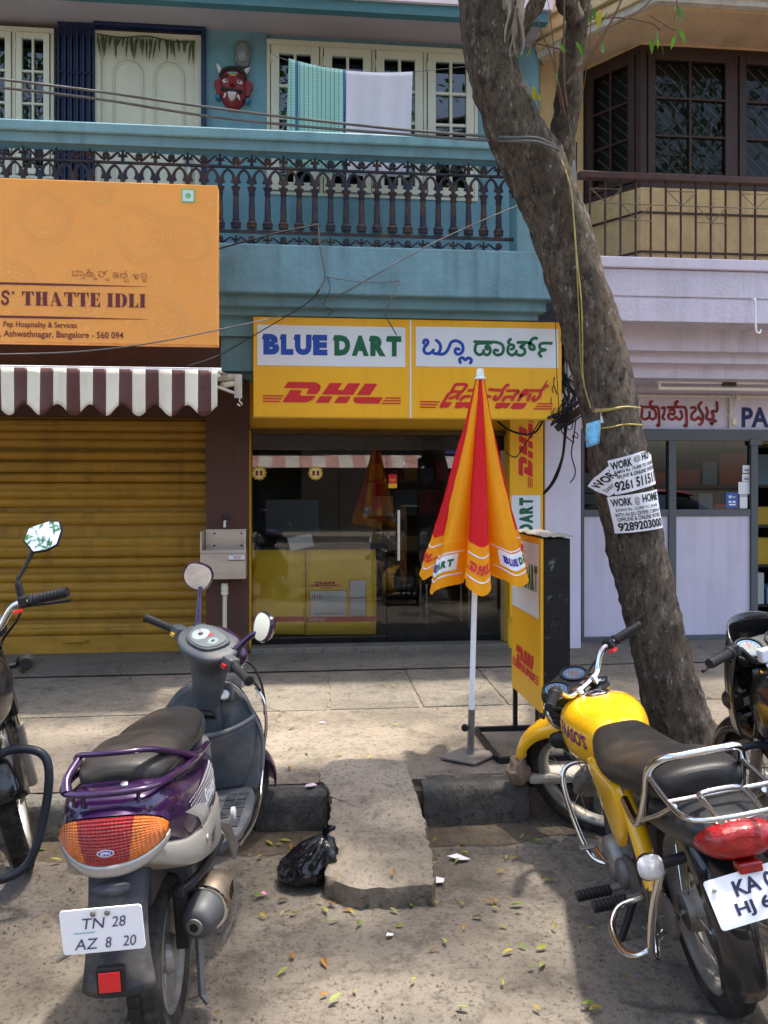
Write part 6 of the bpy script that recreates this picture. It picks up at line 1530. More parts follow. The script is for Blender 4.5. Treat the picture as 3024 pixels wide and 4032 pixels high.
# front end below
for s in (-1, 1): MB().tube([(s * .055, 1.04, .56), (s * .062, 1.215, .217)], .017, 10).xf(ST).build('fork_leg', BLK, R_, smooth=60)
arc_guard(.262, .066, 10, 165, 1.215, .217, M=ST).build('front_mudguard', PUR, R_, smooth=60, solid=.004)
MB().lathe([(.02, -.01), (.05, 0), (.052, .02), (.02, .035)], 16, T(0, 1.09, .80) @ Rx(-80)).xf(ST).build('head_lamp', CLRL, R_, smooth=40)
MB().tube([(.205, .985, .745), (.235, .96, .70), (.240, .955, .60), (.222, .95, .50), (.212, .90, .40), (.212, .80, .345), (.208, .60, .335), (.185, .44, .335)], .0065, 8, sm=5).build('guard_rail', CHR, R_, smooth=60)
MB().tube([(.12, .99, .88), (.19, .985, .845), (.225, .975, .78), (.238, .97, .70), (.236, .955, .64)], .0055, 8, sm=5).build('guard_stay', BLK, R_, smooth=60)
# ------------------------------------------------------------ motorcycles
YELB = mat('yellow_bike_paint', (.80, .41, .008), .24, var=.05, vs=4, coat=.7, dirt=(.55, .28, .02), da=.25, ds=4, dth=.6)
BLKB = mat('black_bike_paint', (.010, .010, .011), .24, var=.1, vs=4, coat=.6, dirt=(.08, .07, .06), da=.3, ds=5, dth=.6)
NAVB = mat('dark_guard_paint', (.016, .022, .034), .4, var=.15, vs=9, dirt=(.1, .08, .06), da=.35, ds=10, dth=.6)
def motorcycle(label, xc, d, yaw, lean, pit, S, st_ang, paint, guard, bar_m, yellow=True, cowl=False, mirror=False, front_paint=None, fz=0., gw=1., gz=0., wx=1.):
    fp = front_paint or paint
    R_ = thing('parked_motorcycle', label, 'motorcycle', cz(xc, d, 0.0)); R_.rotation_euler = (rad(pit), rad(-lean), rad(yaw) - YAW); R_.scale = (S * wx, S, S)
    ST = steer((0, 1.0, .78), 26, st_ang); I4 = Matrix.Identity(4)
    wheel(R_, 'rear_wheel', 0, .295, .075, I4, 'spoke', ALU); wheel(R_, 'front_wheel', 1.22, .295, .07, ST @ T(0, 0, fz), 'spoke', ALU)
    # tank, seat, tail, side panels
    tank = body([(.575, .070, .775, .66), (.62, .098, .805, .635), (.70, .125, .838, .610), (.80, .150, .868, .595), (.90, .160, .880, .600), (.97, .145, .875, .625), (1.02, .105, .855, .66), (1.045, .06, .835, .70)], 2.7, 32).build('fuel_tank', paint, R_, smooth=65)
    MB().lathe([(.048, 0), (.048, .006), (.040, .012), (.012, .014), (.004, .015)], 24, T(0, .885, .8775) @ Rx(3)).build('filler_cap', CHR, tank, smooth=40)
    MB().lathe([(.014, 0), (.014, .004), (.003, .004)], 12, T(0, .875, .8915)).build('filler_lock', ENG, tank)
    seat = body([(-.30, .080, .775, .700), (-.27, .115, .795, .690), (-.15, .140, .803, .675), (.03, .150, .790, .66), (.20, .150, .762, .645), (.36, .142, .752, .645), (.50, .125, .768, .660), (.60, .100, .795, .69), (.665, .05, .805, .745)], 2.5, 30).build('seat', SEATM, R_, smooth=70)
    tail = body([(-.50, .060, .690, .625), (-.46, .095, .705, .600), (-.36, .110, .715, .585), (-.20, .118, .712, .575), (.02, .116, .700, .57), (.12, .10, .69, .58)], 2.6).build('tail_cowl', mat('dark_tail_plastic', (.022, .023, .025), .4, var=.15, dirt=(.1, .085, .07), da=.3, ds=6), R_, smooth=60)
    lamp = body([(-.548, .036, .668, .618), (-.538, .062, .680, .606), (-.510, .084, .690, .594), (-.47, .094, .688, .592), (-.43, .096, .676, .598)], 2.4).build('tail_light', REDL, R_, smooth=60)
    MB().box(-.028, .028, -.545, -.50, .566, .594).build('lower_lens', REDL, lamp, bevel=.006)
    if yellow: stamp('lettering', word('Hero', -.045, .045, 0, .018, .0), lambda x, y, k=0: Vector((x, -.508 + y * .9, .690 + y * .55)), P_WHITE, tail)
    for s in (-1, 1):
        sp_ = [(.66, .66), (.56, .685), (.36, .67), (.20, .650), (.20, .565), (.26, .47), (.34, .41), (.42, .42), (.53, .52)]
        sp_ = catmull(sp_, 3, True); c = (.38, .57)
        MB().loft([[(s * (.118 - .02 * abs(y - .38)), c[0] + (y - c[0]) * k, c[1] + (z - c[1]) * k) for y, z in sp_] if k > .97 else [(s * (.118 + o), c[0] + (y - c[0]) * k, c[1] + (z - c[1]) * k) for y, z in sp_] for k, o in ((1, 0), (.96, .012), (.7, .02), (.3, .024))]).build('side_panel', paint, R_, smooth=60)
        MB().tube([(s * .10, .22, .62), (s * .105, .12, .52), (s * .115, .03, .36)], [.028, .030, .024], 10, sm=3).build('shock_absorber', paint if yellow else BLK, R_, smooth=60)
    if yellow:
        tmap = skin([tank], -1)
        V, F = word("FAASO'S", 0, .235, 0, .060, .035)
        stamp('lettering', ([(.885 - x * .92, .745 + y - .22 * x) for x, y in V], F), tmap, mat('purple_print', (.13, .015, .10), .4), tank, .012)
    # engine, frame, chain case, exhaust, swingarm
    MB().tube([(0, 1.0, .80), (0, .90, .48), (0, .78, .25)], .018, 10).build('down_tube', BLK, R_, smooth=60)
    MB().box(-.095, .10, .40, .68, .20, .38).build('crankcase', ENG, R_, bevel=.035, bseg=3)
    for s in (-1, 1): MB().lathe([(.085, 0), (.085, .03), (.07, .045), (.02, .048)], 26, T(s * .095, .60, .30) @ Ry(s * 90)).build('engine_cover', ALU, R_, smooth=45)
    MB().lathe([(.055, 0), (.055, .03), (.045, .04), (.01, .042)], 22, T(-.095, .46, .285) @ Ry(-90)).build('sprocket_cover', ENG, R_, smooth=45)
    cy = MB().tube([(0, .66, .33), (0, .84, .40)], .055, 14).build('cylinder', ENG, R_, smooth=50)
    for k in range(6): MB().box(-.085, .085, -.075, .075, -.003, .003, T(0, .70 + k * .024, .345 + k * .0095) @ Rx(-68)).build('cooling_fin', ENG, cy)
    MB().box(-.06, .06, .25, .42, .36, .50).build('battery_box', ENG, R_, bevel=.01)
    for s in (-1, 1): MB().tube([(s * .075, .40, .30), (s * .085, .20, .30), (s * .09, -.03, .295)], .017, 8).build('swing_arm', BLK, R_, smooth=60)
    MB().prism([(.47, .35), (.20, .355), (-.05, .36), (-.10, .33), (-.10, .27), (-.05, .235), (.20, .225), (.47, .22)], -.112, -.092, 'yz').build('chain_case', mat('dusty_chain_case', (.10, .085, .07), .65, var=.25, vs=8, dirt=(.17, .14, .105), da=.6, ds=6), R_, bevel=.012, bseg=3)
    MB().tube([(-.125, -.002, .295), (.13, -.002, .295)], .009, 8).build('axle', CHR, R_)
    MB().tube([(.06, .82, .35), (.11, .86, .22), (.13, .70, .17), (.14, .40, .19), (.15, .10, .24), (.155, -.25, .29)], [.018, .018, .020, .032, .042, .038], 14, sm=5).build('exhaust', CHR, R_, smooth=60)
    # rear guard, plate, lamps
    arc_guard(.340, .058, 62, 205, 0, .295, drop=.045).build('rear_mudguard', BLKB, R_, smooth=60, solid=.004)
    PM_ = T(0, -.545, .518) @ Rx(-14) @ Ry(-6)
    MB().box(-.05, .05, -.535, -.36, .46, .56).build('plate_bracket', BLK, R_, bevel=.01)
    if yellow:
        p_ = plate_on(R_, PM_, .215, .118, [('KA 01', .28, .80, .54, .86, .03, 0), ('HJ 60', .22, .72, .12, .44, .03, 0)])
        MB().lathe([(.006, 0), (.006, .003), (.002, .004)], 10, PM_ @ T(-.09, -.003, .035) @ Rx(90)).build('plate_bolt', CHR, p_)
    else: plate_on(R_, PM_, .2, .1, [])
    for s in (-1, 1):
        MB().tube([(s * .085, -.30, .555), (s * .15, -.30, .548)], .015, 10).build('indicator_stalk', BLK, R_, smooth=60)
        il = MB().loft([sring(-.262, .012, .572, .524, 2.2, 14, s * .178), sring(-.285, .030, .582, .514, 2.3, 14, s * .178), sring(-.310, .036, .585, .511, 2.6, 14, s * .178)]).build('indicator', BLK, R_, smooth=60)
        MB().loft([sring(-.3105, .034, .583, .513, 2.6, 14, s * .178), sring(-.335, .028, .576, .520, 2.4, 14, s * .178), sring(-.345, .012, .562, .534, 2.2, 14, s * .178)]).build('indicator_lens', CLRL, il, smooth=60)
    # grab rail and carrier
    rl = MB().tube([(-.130, .10, .635), (-.145, -.06, .610), (-.142, -.12, .622), (-.130, -.20, .71), (-.122, -.27, .795), (-.095, -.335, .835), (-.05, -.36, .842), (.05, -.36, .842), (.095, -.335, .835), (.122, -.27, .795), (.130, -.20, .71), (.142, -.12, .622), (.145, -.06, .610), (.130, .10, .635)], .0125, 10, sm=6).build('grab_rail', bar_m, R_, smooth=60)
    for pts in ([(-.122, -.26, .780), (-.125, -.40, .745), (-.118, -.52, .725), (-.07, -.575, .722), (.07, -.575, .722), (.118, -.52, .725), (.125, -.40, .745), (.122, -.26, .780)], [(-.125, -.42, .742), (.125, -.42, .742)], [(-.05, -.575, .712), (-.055, -.47, .745), (-.04, -.43, .752), (.04, -.43, .752), (.055, -.47, .745), (.05, -.575, .712)], [(-.140, -.12, .622), (-.125, -.30, .68), (-.112, -.42, .728)], [(.140, -.12, .622), (.125, -.30, .68), (.112, -.42, .728)]):
        MB().tube(pts, .0075, 8, sm=4 if len(pts) > 3 else 0).build('carrier_bar', bar_m, rl, smooth=60)
    # dress guard, pegs, stand, pedal
    MB().tube([(-.13, -.27, .545), (-.165, -.20, .42), (-.185, -.125, .27), (-.180, -.10, .225), (-.165, -.06, .205), (-.15, -.02, .25)], .0105, 10, sm=5).build('dress_guard', bar_m, R_, smooth=60)
    MB().tube([(-.12, .0, .25), (-.19, -.03, .21), (-.235, .02, .20), (-.24, .13, .235), (-.20, .185, .275), (-.12, .19, .29)], .0105, 10, sm=5).build('dress_guard_loop', bar_m, R_, smooth=60)
    for k in range(3): MB().tube([(-.135 - .01 * k, -.20 + .06 * k, .47 - .03 * k), (-.14, -.02 + .05 * k, .33 - .05 * k), (-.15, .06 + .04 * k, .22)], .004, 6, sm=4).build('dress_guard_wire', CABLEG, R_)
    for s in (-1, 1):
        for (y, z, l) in ((.235, .275, .105), (.50, .225, .115)):
            pg = MB().tube([(s * .115, y, z + .006), (s * .17, y, z)], .012, 8).build('foot_peg', ENG, R_)
            rb = MB().tube([(s * .165, y, z), (s * (.165 + l), y - .008, z)], .019, 12).build('peg_rubber', GRIPM, pg, smooth=50)
            for k in range(8): MB().lathe([(.0195, -.003), (.0225, 0), (.0195, .003)], 12, T(s * (.172 + k * l / 8.5), y - .001 * k, z) @ Ry(90)).build('peg_rib', GRIPM, pg)
        MB().tube([(s * .10, .235, .31), (s * .11, .20, .40), (s * .10, .18, .50)], .015, 8).build('peg_hanger', BLK, R_)
    MB().tube([(-.09, .42, .24), (-.155, .40, .13), (-.225, .37, .035), (-.255, .365, .012), (-.29, .36, .010)], [.013, .012, .012, .012, .010], 8).build('side_stand', BLK, R_, smooth=60)
    sp2 = MB(); sp2.tube([(-.12 - .0023 * k + .008 * math.cos(k * 1.9), .405 - .0007 * k, .235 - .0035 * k + .008 * math.sin(k * 1.9)) for k in range(26)], .0022, 5); sp2.build('stand_spring', ENG, R_)
    MB().tube([(-.115, .50, .27), (-.15, .60, .30), (-.16, .68, .325)], .007, 8).build('gear_lever', CHR, R_); MB().cbox((-.185, .69, .33), (.055, .045, .012)).build('gear_pedal', ALU, R_, bevel=.005)
    # crash guard
    MB().tube([(x_ * gw, y_, z_ + gz) for x_, y_, z_ in [(-.04, .93, .56), (-.12, .955, .60), (-.205, .965, .585), (-.235, .955, .52), (-.225, .93, .38), (-.19, .89, .24), (-.12, .85, .20), (0, .83, .20), (.12, .85, .20), (.19, .89, .24), (.225, .93, .38), (.235, .955, .52), (.205, .965, .585), (.12, .955, .60), (.04, .93, .56)]], .0135 * gw, 12, sm=6).build('crash_guard', guard, R_, smooth=60)
    # steered front end
    def sb(mb, name, m, par=R_, **k): return mb.xf(ST).build(name, m, par, **k)
    for s in (-1, 1):
        sb(MB().tube([(s * .085, .965, .86), (s * .085, 1.09, .60)], .021, 12), 'fork_shroud', fp, smooth=60)
        sb(MB().tube([(s * .085, 1.085, .61), (s * .085, 1.12, .54)], .0165, 12), 'fork_tube', CHR, smooth=60)
        sb(MB().tube([(s * .085, 1.115, .55), (s * .082, 1.23, .295 + fz)], .023, 12), 'fork_slider', ALU, smooth=60)
        sb(MB().tube([(s * .085, .955, .885), (s * .085, .952, .895)], .022, 12), 'fork_cap', CHR)
    arc_guard(.335, .082, 18, 172, 1.225, .295 + fz, drop=.05, M=ST).build('front_mudguard', fp, R_, smooth=60, solid=.004)
    sb(MB().prism([(-.115, .965), (-.07, .915), (.07, .915), (.115, .965), (.07, 1.0), (-.07, 1.0)], .865, .882, 'xy'), 'fork_yoke', BLK, bevel=.006)
    hl = sb(MB().lathe([(.03, -.09), (.07, -.075), (.088, -.04), (.092, 0), (.092, .02)], 28, T(0, 1.12, .83) @ Rx(-96)), 'head_lamp', BLKB, smooth=50)
    sb(MB().lathe([(.094, .018), (.098, .024), (.096, .038), (.088, .042)], 28, T(0, 1.12, .83) @ Rx(-96), caps=False), 'lamp_ring', CHR, hl, smooth=50)
    sb(MB().lathe([(.088, .040), (.06, .052), (.02, .058)], 28, T(0, 1.12, .83) @ Rx(-96)), 'lamp_lens', CLRL, hl, smooth=60)
    # gauges
    gp = sb(MB().prism([tuple(p) for p in catmull([(-.135, -.01), (-.115, .045), (-.05, .062), (.05, .062), (.115, .045), (.135, -.01), (.11, -.05), (.03, -.062), (-.03, -.062), (-.11, -.05)], 3, True)], -.04, .004, 'xy', T(0, 1.055, .945) @ Rx(28)), 'gauge_pod', BLK, bevel=.01)
    for s in (-1, 1):
        G = T(0, 1.055, .945) @ Rx(28) @ T(s * .068, .004, .004)
        gd = sb(MB().lathe([(.056, 0), (.056, .008), (.048, .010), (.046, .004), (.002, .004)], 26, G), 'gauge', BLK, gp, smooth=40)
        stamp('gauge_face', ringpoly(0, 0, .043, .036), lambda x, y, k=0, G=G: ST @ (G @ Vector((x, y, .0055))), mat('gauge_blue', (.05, .16, .34), .4), gp)
        stamp('gauge_face', disc2d(0, 0, .034), lambda x, y, k=0, G=G: ST @ (G @ Vector((x, y, .0052))), mat('gauge_grey', (.10, .11, .12), .4), gp)
        for k in range(9):
            a = rad(-40 + k * 32); stamp('gauge_mark', poly2d([(.029 * math.cos(a) - .0015, .029 * math.sin(a) - .0015), (.029 * math.cos(a) + .0015, .029 * math.sin(a) - .0015), (.029 * math.cos(a) + .0015, .029 * math.sin(a) + .0015), (.029 * math.cos(a) - .0015, .029 * math.sin(a) + .0015)]), lambda x, y, k_=0, G=G: ST @ (G @ Vector((x, y, .0060))), P_WHITE, gp)
        stamp('gauge_needle', poly2d([(-.002, -.004), (.002, -.004), (.012, .026), (.010, .027)]), lambda x, y, k=0, G=G: ST @ (G @ Vector((x, y, .0066))), RED, gp)
    sb(MB().lathe([(.016, 0), (.016, .012), (.012, .014), (.002, .013)], 14, T(.012, .985, .915) @ Rx(20)), 'ignition_switch', STEEL, smooth=40)
    # handlebar
    hb = sb(MB().tube([(-.27, .90, 1.000), (-.20, .935, .998), (-.165, .955, .985), (-.12, .975, .935), (-.085, .975, .918), (0, .975, .915), (.085, .975, .918), (.12, .975, .935), (.165, .955, .985), (.20, .935, .998), (.27, .90, 1.000)], .0125, 12, sm=5), 'handlebar', bar_m, smooth=60)
    for s in (-1, 1):
        sb(MB().box(s * .055 - .016, s * .055 + .016, .955, .995, .885, .936), 'bar_clamp', CHR, hb, bevel=.006)
        sb(MB().tube([(s * .235, .918, .999), (s * .355, .858, 1.000)], .0175, 14), 'grip', GRIPM, hb, smooth=60)
        for k in range(9): sb(MB().lathe([(.0178, -.0035), (.0192, -.002), (.0192, .002), (.0178, .0035)], 14, T(s * (.250 + k * .0115), .9105 - k * .00575, .9995) @ Rz(-s * 26.5) @ Ry(90)), 'grip_rib', GRIPM, hb)
        sb(MB().lathe([(.020, -.006), (.024, 0), (.024, .006), (.019, .01)], 14, T(s * .236, .9175, .999) @ Rz(-s * 26.5) @ Ry(90)), 'grip_collar', GRIPM, hb, smooth=40)
        sb(MB().cbox((s * .208, .932, .999), (.036, .042, .044)), 'switch_block', BLK, hb, bevel=.008)
        sb(MB().tube([(s * .19, .965, .985), (s * .25, .955, .975), (s * .32, .925, .968), (s * .36, .905, .965)], [.009, .006, .006, .007], 8, sm=3), 'lever', BLK, hb, smooth=60)
        sb(MB().tube([(s * .20, .95, .98), (s * .17, 1.04, .93), (s * .10, 1.08, .86), (s * .04, 1.06, .74)], .0045, 6, sm=5), 'control_cable', BLK, hb)
        sb(MB().tube([(s * .07, 1.10, .77), (s * .135, 1.10, .765)], .011, 8), 'indicator_stalk', BLK, smooth=60)
        sb(MB().loft([sring(1.13, .012, .785, .745, 2.2, 14, s * .165), sring(1.11, .030, .800, .732, 2.3, 14, s * .165), sring(1.07, .034, .803, .728, 2.6, 14, s * .165), sring(1.04, .020, .79, .742, 2.4, 14, s * .165)]), 'front_indicator', BLK, smooth=60)
        if mirror:
            sb(MB().tube([(s * .205, .935, 1.02), (s * .205, .94, 1.075), (s * .225, .945, 1.10), (s * .285, .955, 1.175)], .007, 8, sm=3), 'mirror_stem', BLK, hb, smooth=60)
            sb(MB().lathe([(.013, 0), (.012, .05), (.009, .06)], 10, T(s * .205, .935, 1.015)), 'mirror_boot', BLK, hb)
            MM = T(s * .315, .955, 1.205) @ Rz(-s * 8) @ Rx(-24); ml = [(-.060, .005), (-.035, .048), (.035, .056), (.070, .045), (.072, .010), (.048, -.040), (.010, -.052), (-.035, -.048)]
            ml = [(x * s, z) for x, z in ml]
            mh = sb(MB().loft([[MM @ Vector((x, -.004, z)) for x, z in ml], [MM @ Vector((x * 1.06, .004, z * 1.06)) for x, z in ml], [MM @ Vector((x * .7, .022, z * .7)) for x, z in ml]]), 'mirror', BLK, hb, smooth=40)
            sb(MB().add([MM @ Vector((x * .96, -.0052, z * .96)) for x, z in ml], [tuple(range(8))]), 'mirror_glass', MIRR, mh, fix=False)
    sb(MB().box(.170, .20, .90, .925, .968, .978), 'kill_switch', mat('switch_red', (.6, .03, .02), .4), hb)
    if cowl:
        def cw(u, v):
            s = 2 * u - 1; w = .175 + .03 * math.sin(v * 3) - .05 * v; a = s * 1.5
            return (w * math.sin(a) * 1.05, 1.02 + .22 * math.cos(a) * (1 - .35 * v), .64 + .42 * v - .10 * (abs(s) ** 2.5) * v)
        sb(MB().grid(cw, 22, 12), 'head_cowl', BLKB, smooth=60, solid=.006)
        sb(MB().grid(lambda u, v: tuple(Vector(cw(.02 + .22 * u, .05 + .35 * v)) + Vector((-.004, 0, 0))), 8, 6), 'cowl_decal', SIL, smooth=60)
        sb(MB().cbox((-.075, .95, .945), (.05, .035, .05)), 'switch_plate', P_WHITE, bevel=.006)
    return R_
motorcycle('yellow motorcycle with chrome carrier and black seat parked in front of the tree', 1.045, 2.57, 0.4, 10.5, -8.5, .985, 46, YELB, CHR, CHR, fz=.175, gw=.80, wx=1.13)
motorcycle('black motorcycle with dark crash guard cut off at the left edge of the view', -1.535, 2.15, 1.0, 2, 0, 1.10, 25, BLKB, NAVB, CHR, False, mirror=True, gw=1.12, gz=-.07)
motorcycle('black motorcycle with head lamp cowl cut off at the right edge behind the yellow one', 1.66, 2.25, 0, 7, 0, 1.03, 12, BLKB, NAVB, BLK, False, cowl=True)
# ------------------------------------------------------------ wash basin on the pillar
yb_ = YP
wbn = thing('wash_basin', 'stainless steel wash basin fixed to the brown pillar', 'basin', at(880, 2285, yb_))
bx_, bz_ = wbn.location.x, wbn.location.z
def bp_(px, py, y): p = at(px, py, y); return p.x - bx_, p.z - bz_
x0, z0 = bp_(788, 2283, 6.70); x1, z1 = bp_(968, 2180, 6.70)
MB().box(x0, x1, -.23, 0, z0, z1).build('trough', STEEL, wbn, bevel=.006)
zt1 = bp_(880, 2092, 6.70)[1]
MB().box(x0 + .02, x1 - .005, -.012, .0, z1 + .001, zt1 + .005).build('back_plate', STEEL, wbn, bevel=.003)
for xx in (x0, x1 - .012): MB().prism([(-.23, z1 + .001), (-.008, z1 + .001), (-.008, zt1), (-.23, zt1)] if xx == x0 else [(-.23, z1 + .001), (-.008, z1 + .001), (-.008, zt1), (-.23, zt1)], xx, xx + .012, 'yz').build('side_plate', STEEL, wbn, bevel=.002)
MB().box(x0 + .012, x1 - .0125, -.232, -.216, z1 + .001, z1 + .028).build('front_lip', STEEL, wbn, bevel=.003)
for xx in (x0 + .09, x1 - .05):
    for zz in (z1 + .05, zt1 - .03): MB().lathe([(.008, 0), (.008, .01), (.003, .013)], 8, Matrix.Translation((xx, -.012, zz)) @ Matrix.Rotation(rad(90), 4, 'X')).build('bolt', BLK, wbn)
lx0, lz0 = bp_(900, 2208, 6.69); lx1, lz1 = bp_(962, 2188, 6.69)
bm_ = lambda x, y, k=0: Vector((x, -.2325 - k * .0003, y))
stamp('brand_sticker', rect2d(lx0, lx1, lz0, lz1), bm_, P_WHITE, wbn)
stamp('lettering', word('RND', lx0 + .04, lx1 - .02, lz0 + .014, lz1 - .004, .01), lambda x, y, k=0: bm_(x, y, 5), RED, wbn)
stamp('sticker_edge', rect2d(lx0, lx1, lz0, lz0 + .008), lambda x, y, k=0: bm_(x, y, 5), P_BLACK, wbn)
tpn = thing('water_tap', 'white plastic tap with black knob on the pillar above the steel basin', 'tap', at(888, 2052, yb_))
MB().tube([(0, 0, 0), (0, -.05, 0), (0, -.075, -.012), (0, -.08, -.045)], [.012, .012, .011, .010], 10, sm=3).build('spout', mat('white_plastic', (.72, .72, .70), .35), tpn, smooth=50)
MB().lathe([(.009, .005), (.010, .02), (.018, .024), (.022, .045), (.018, .052)], 12, Matrix.Translation((0, -.045, 0))).build('knob', mat('dark_blue_knob', (.015, .018, .045), .4), tpn, smooth=40)
pp = thing('drain_pipe', 'cream plastic waste pipe below the steel basin', 'pipe', at(890, 2480, yb_))
zt2 = at(890, 2300, 6.75).z - pp.location.z
MB().tube([(0, -.13, zt2), (0, -.13, zt2 - .08), (.0, -.12, zt2 - .1), (.0, -.12, -.22)], [.026, .026, .018, .018], 12).build('pipe', PVC, pp, smooth=40)
for zz in (zt2 - .05, zt2 - .09): MB().lathe([(.028, 0), (.030, .01), (.028, .025)], 12, Matrix.Translation((0, -.13, zz))).build('nut', PVC, pp, smooth=40)
# plinth of the pillar
# ------------------------------------------------------------ flattened courier cartons behind the glass
yc = YS + .10
CART = mat('yellow_card', (.90, .62, .03), .55, var=.07, vs=4, bump=.15, bs=5)
def carton(name, label, p0, p1, q0, q1, y, tilt):
    b_ = at((p0 + p1) / 2, q1, y); t = thing(name, label, 'carton', b_); w = (X(p1, y) - X(p0, y)) / 2; h = Z(q0, y, (p0 + p1) / 2) - b_.z
    def fn(u, v): return (-w + 2 * w * u + .006 * math.sin(v * 3), .012 * math.sin(u * 5) * (1 - v) + tilt * v + .004 * mnoise.noise(Vector((u * 4, v * 4, p0))), h * v)
    MB().grid(fn, 10, 8).build('panel', CART, t, smooth=70, solid=.006)
    return t, w, h
c1, w1, h1 = carton('flattened_carton', 'plain yellow flattened courier carton leaning inside the shop glass', 993, 1200, 2165, 2498, yc + .02, .02)
c2, w2, h2 = carton('flattened_carton', 'yellow courier carton with printed red mark and white label panels inside the glass', 1203, 1480, 2165, 2498, yc, .02)
def cpt(px, py): p = at(px, py, yc); return p.x - c2.location.x, p.z - c2.location.z
cm = lambda x, y, k=0: Vector((x, .02 * y / h2 - .020 - k * .0006, y))
a = cpt(1221, 2318); b_ = cpt(1342, 2286); V, F = dhl(b_[0] - a[0]); kq = (b_[1] - a[1]) / (213 / 1405. * (b_[0] - a[0])) * .62
stamp('red_mark', ([(x + a[0], y * kq + a[1] + .02) for x, y in V], F), cm, RED, c2)
stamp('lettering', word('EXPRESS', a[0] + .09, b_[0] - .09, a[1] - .002, a[1] + .012, .0), cm, RED, c2)
for (p0, q0, p1, q1) in ((1222, 2428, 1364, 2325), (1377, 2352, 1440, 2284), (1377, 2424, 1440, 2355)):
    a = cpt(p0, q0); b_ = cpt(p1, q1); stamp('red_border', rect2d(a[0] - .004, b_[0] + .004, a[1] - .004, b_[1] + .004), cm, RED, c2); stamp('label_panel', rect2d(a[0], b_[0], a[1], b_[1]), lambda x, y, k=0: cm(x, y, 4), mat('pale_label', (.58, .66, .70), .5), c2)
for i in range(5):
    a = cpt(1228 + i * 9, 2356); stamp('label_print', rect2d(a[0], a[0] + .008, a[1], a[1] + .03 + .008 * (i % 2)), lambda x, y, k=0: cm(x, y, 8), RED, c2)
a = cpt(1226, 2416); b_ = cpt(1350, 2412); stamp('label_print', rect2d(a[0] + .02, b_[0], a[1], b_[1]), lambda x, y, k=0: cm(x, y, 8), P_BLACK, c2)
for c_, w_, nm in ((c1, w1, 0), (c2, w2, 1)):
    z_ = cpt(1300, 2447)[1]; z2_ = cpt(1300, 2428)[1]
    stamp('red_band', rect2d(-w_ + .004, w_ - .004, z_, z2_), lambda x, y, k=0: Vector((x, .02 * y / h2 - .020, y)), RED, c_)
    stamp('lettering', word('EXPRESS BOX', -w_ + .03, -w_ + .17, z_ + .009, z2_ - .009, .01), lambda x, y, k=0: Vector((x, .02 * y / h2 - .0225, y)), P_WHITE, c_)
sp = thing('paper_sheet', 'pale blank sheet of paper taped slanting to the shop glass above the cartons', 'paper', at(1185, 2165, YS + .045))
MB().add([(-.115, 0, .10), (-.085, 0, -.01), (.115, 0, .035), (.085, 0, .135)], [(0, 1, 2, 3)]).build('sheet', mat('pale_label', (.58, .66, .70), .5), sp, solid=.001)
# ------------------------------------------------------------ inside the shop
dk = thing('office_desk', 'dark office desk inside the courier shop', 'desk', (X(1300, 8.3), 8.3, zg0))
WOODD = mat('dark_laminate', (.05, .035, .025), .5, var=.2)
MB().box(-1.15, .55, -.3, .3, .70, .74).build('desk_top', WOODD, dk, bevel=.004); MB().box(-1.12, .52, -.28, -.25, .08, .70).build('modesty_panel', WOODD, dk)
for xx in (-1.12, .50): MB().box(xx, xx + .03, -.25, .28, 0, .70).build('leg', WOODD, dk)
mo = thing('computer_monitor', 'back of a dark computer monitor on the desk in the courier shop', 'monitor', (X(1150, 8.15), 8.15, zg0 + .741))
MB().box(-.26, .26, -.02, .03, .12, .46).build('housing', mat('grey_blue_plastic', (.09, .13, .15), .45), mo, bevel=.01); MB().box(-.04, .04, 0, .03, .01, .13).build('stand', BLK, mo); MB().box(-.12, .12, -.08, .1, 0, .012).build('foot', BLK, mo)
ch = thing('office_chair', 'black chair inside the courier shop by the glass door', 'chair', (X(1750, 7.9), 7.9, zg0))
MB().box(-.22, .22, -.22, .22, .42, .48).build('seat', BLK, ch, bevel=.02); MB().box(-.22, .22, .20, .24, .50, .92).build('backrest', BLK, ch, bevel=.02)
for xx in (-.2, .2):
    for yy in (-.2, .2): MB().tube([(xx, yy, 0), (xx, yy, .43)], .012, 8).build('leg', STEEL, ch)
sh_ = thing('wall_cabinet', 'pale filing cabinet against the back wall of the courier shop', 'cabinet', (X(1330, 10.2), 10.2, zg0))
MB().box(-.45, .45, -.2, .2, 0, 1.9).build('carcass', mat('grey_cabinet', (.24, .25, .25), .5), sh_, bevel=.006)
for xx in (-.44, .005): MB().box(xx, xx + .435, -.222, -.203, .04, 1.86).build('cabinet_door', mat('pale_cabinet', (.32, .33, .32), .5), sh_, bevel=.004)
s2 = thing('shelf_rack', 'rack of parcels and papers at the back of the courier shop', 'shelf', (X(1700, 10.1), 10.1, zg0))
random.seed(6)
for i in range(5): MB().box(-.8, .8, -.2, .2, .1 + i * .42, .13 + i * .42).build('shelf', WOODD, s2)
pcs = [mat('parcel_%d' % i, c, .7) for i, c in enumerate(((.35, .24, .12), (.5, .5, .48), (.45, .3, .03), (.12, .2, .3), (.3, .05, .05)))]
for i in range(4):
    x = -.78
    while x < .6:
        w = random.uniform(.12, .3); h = random.uniform(.1, .32); MB().box(x, x + w, -.15, .1, .132 + i * .42, .132 + i * .42 + h).build('parcel', random.choice(pcs), s2); x += w + .02
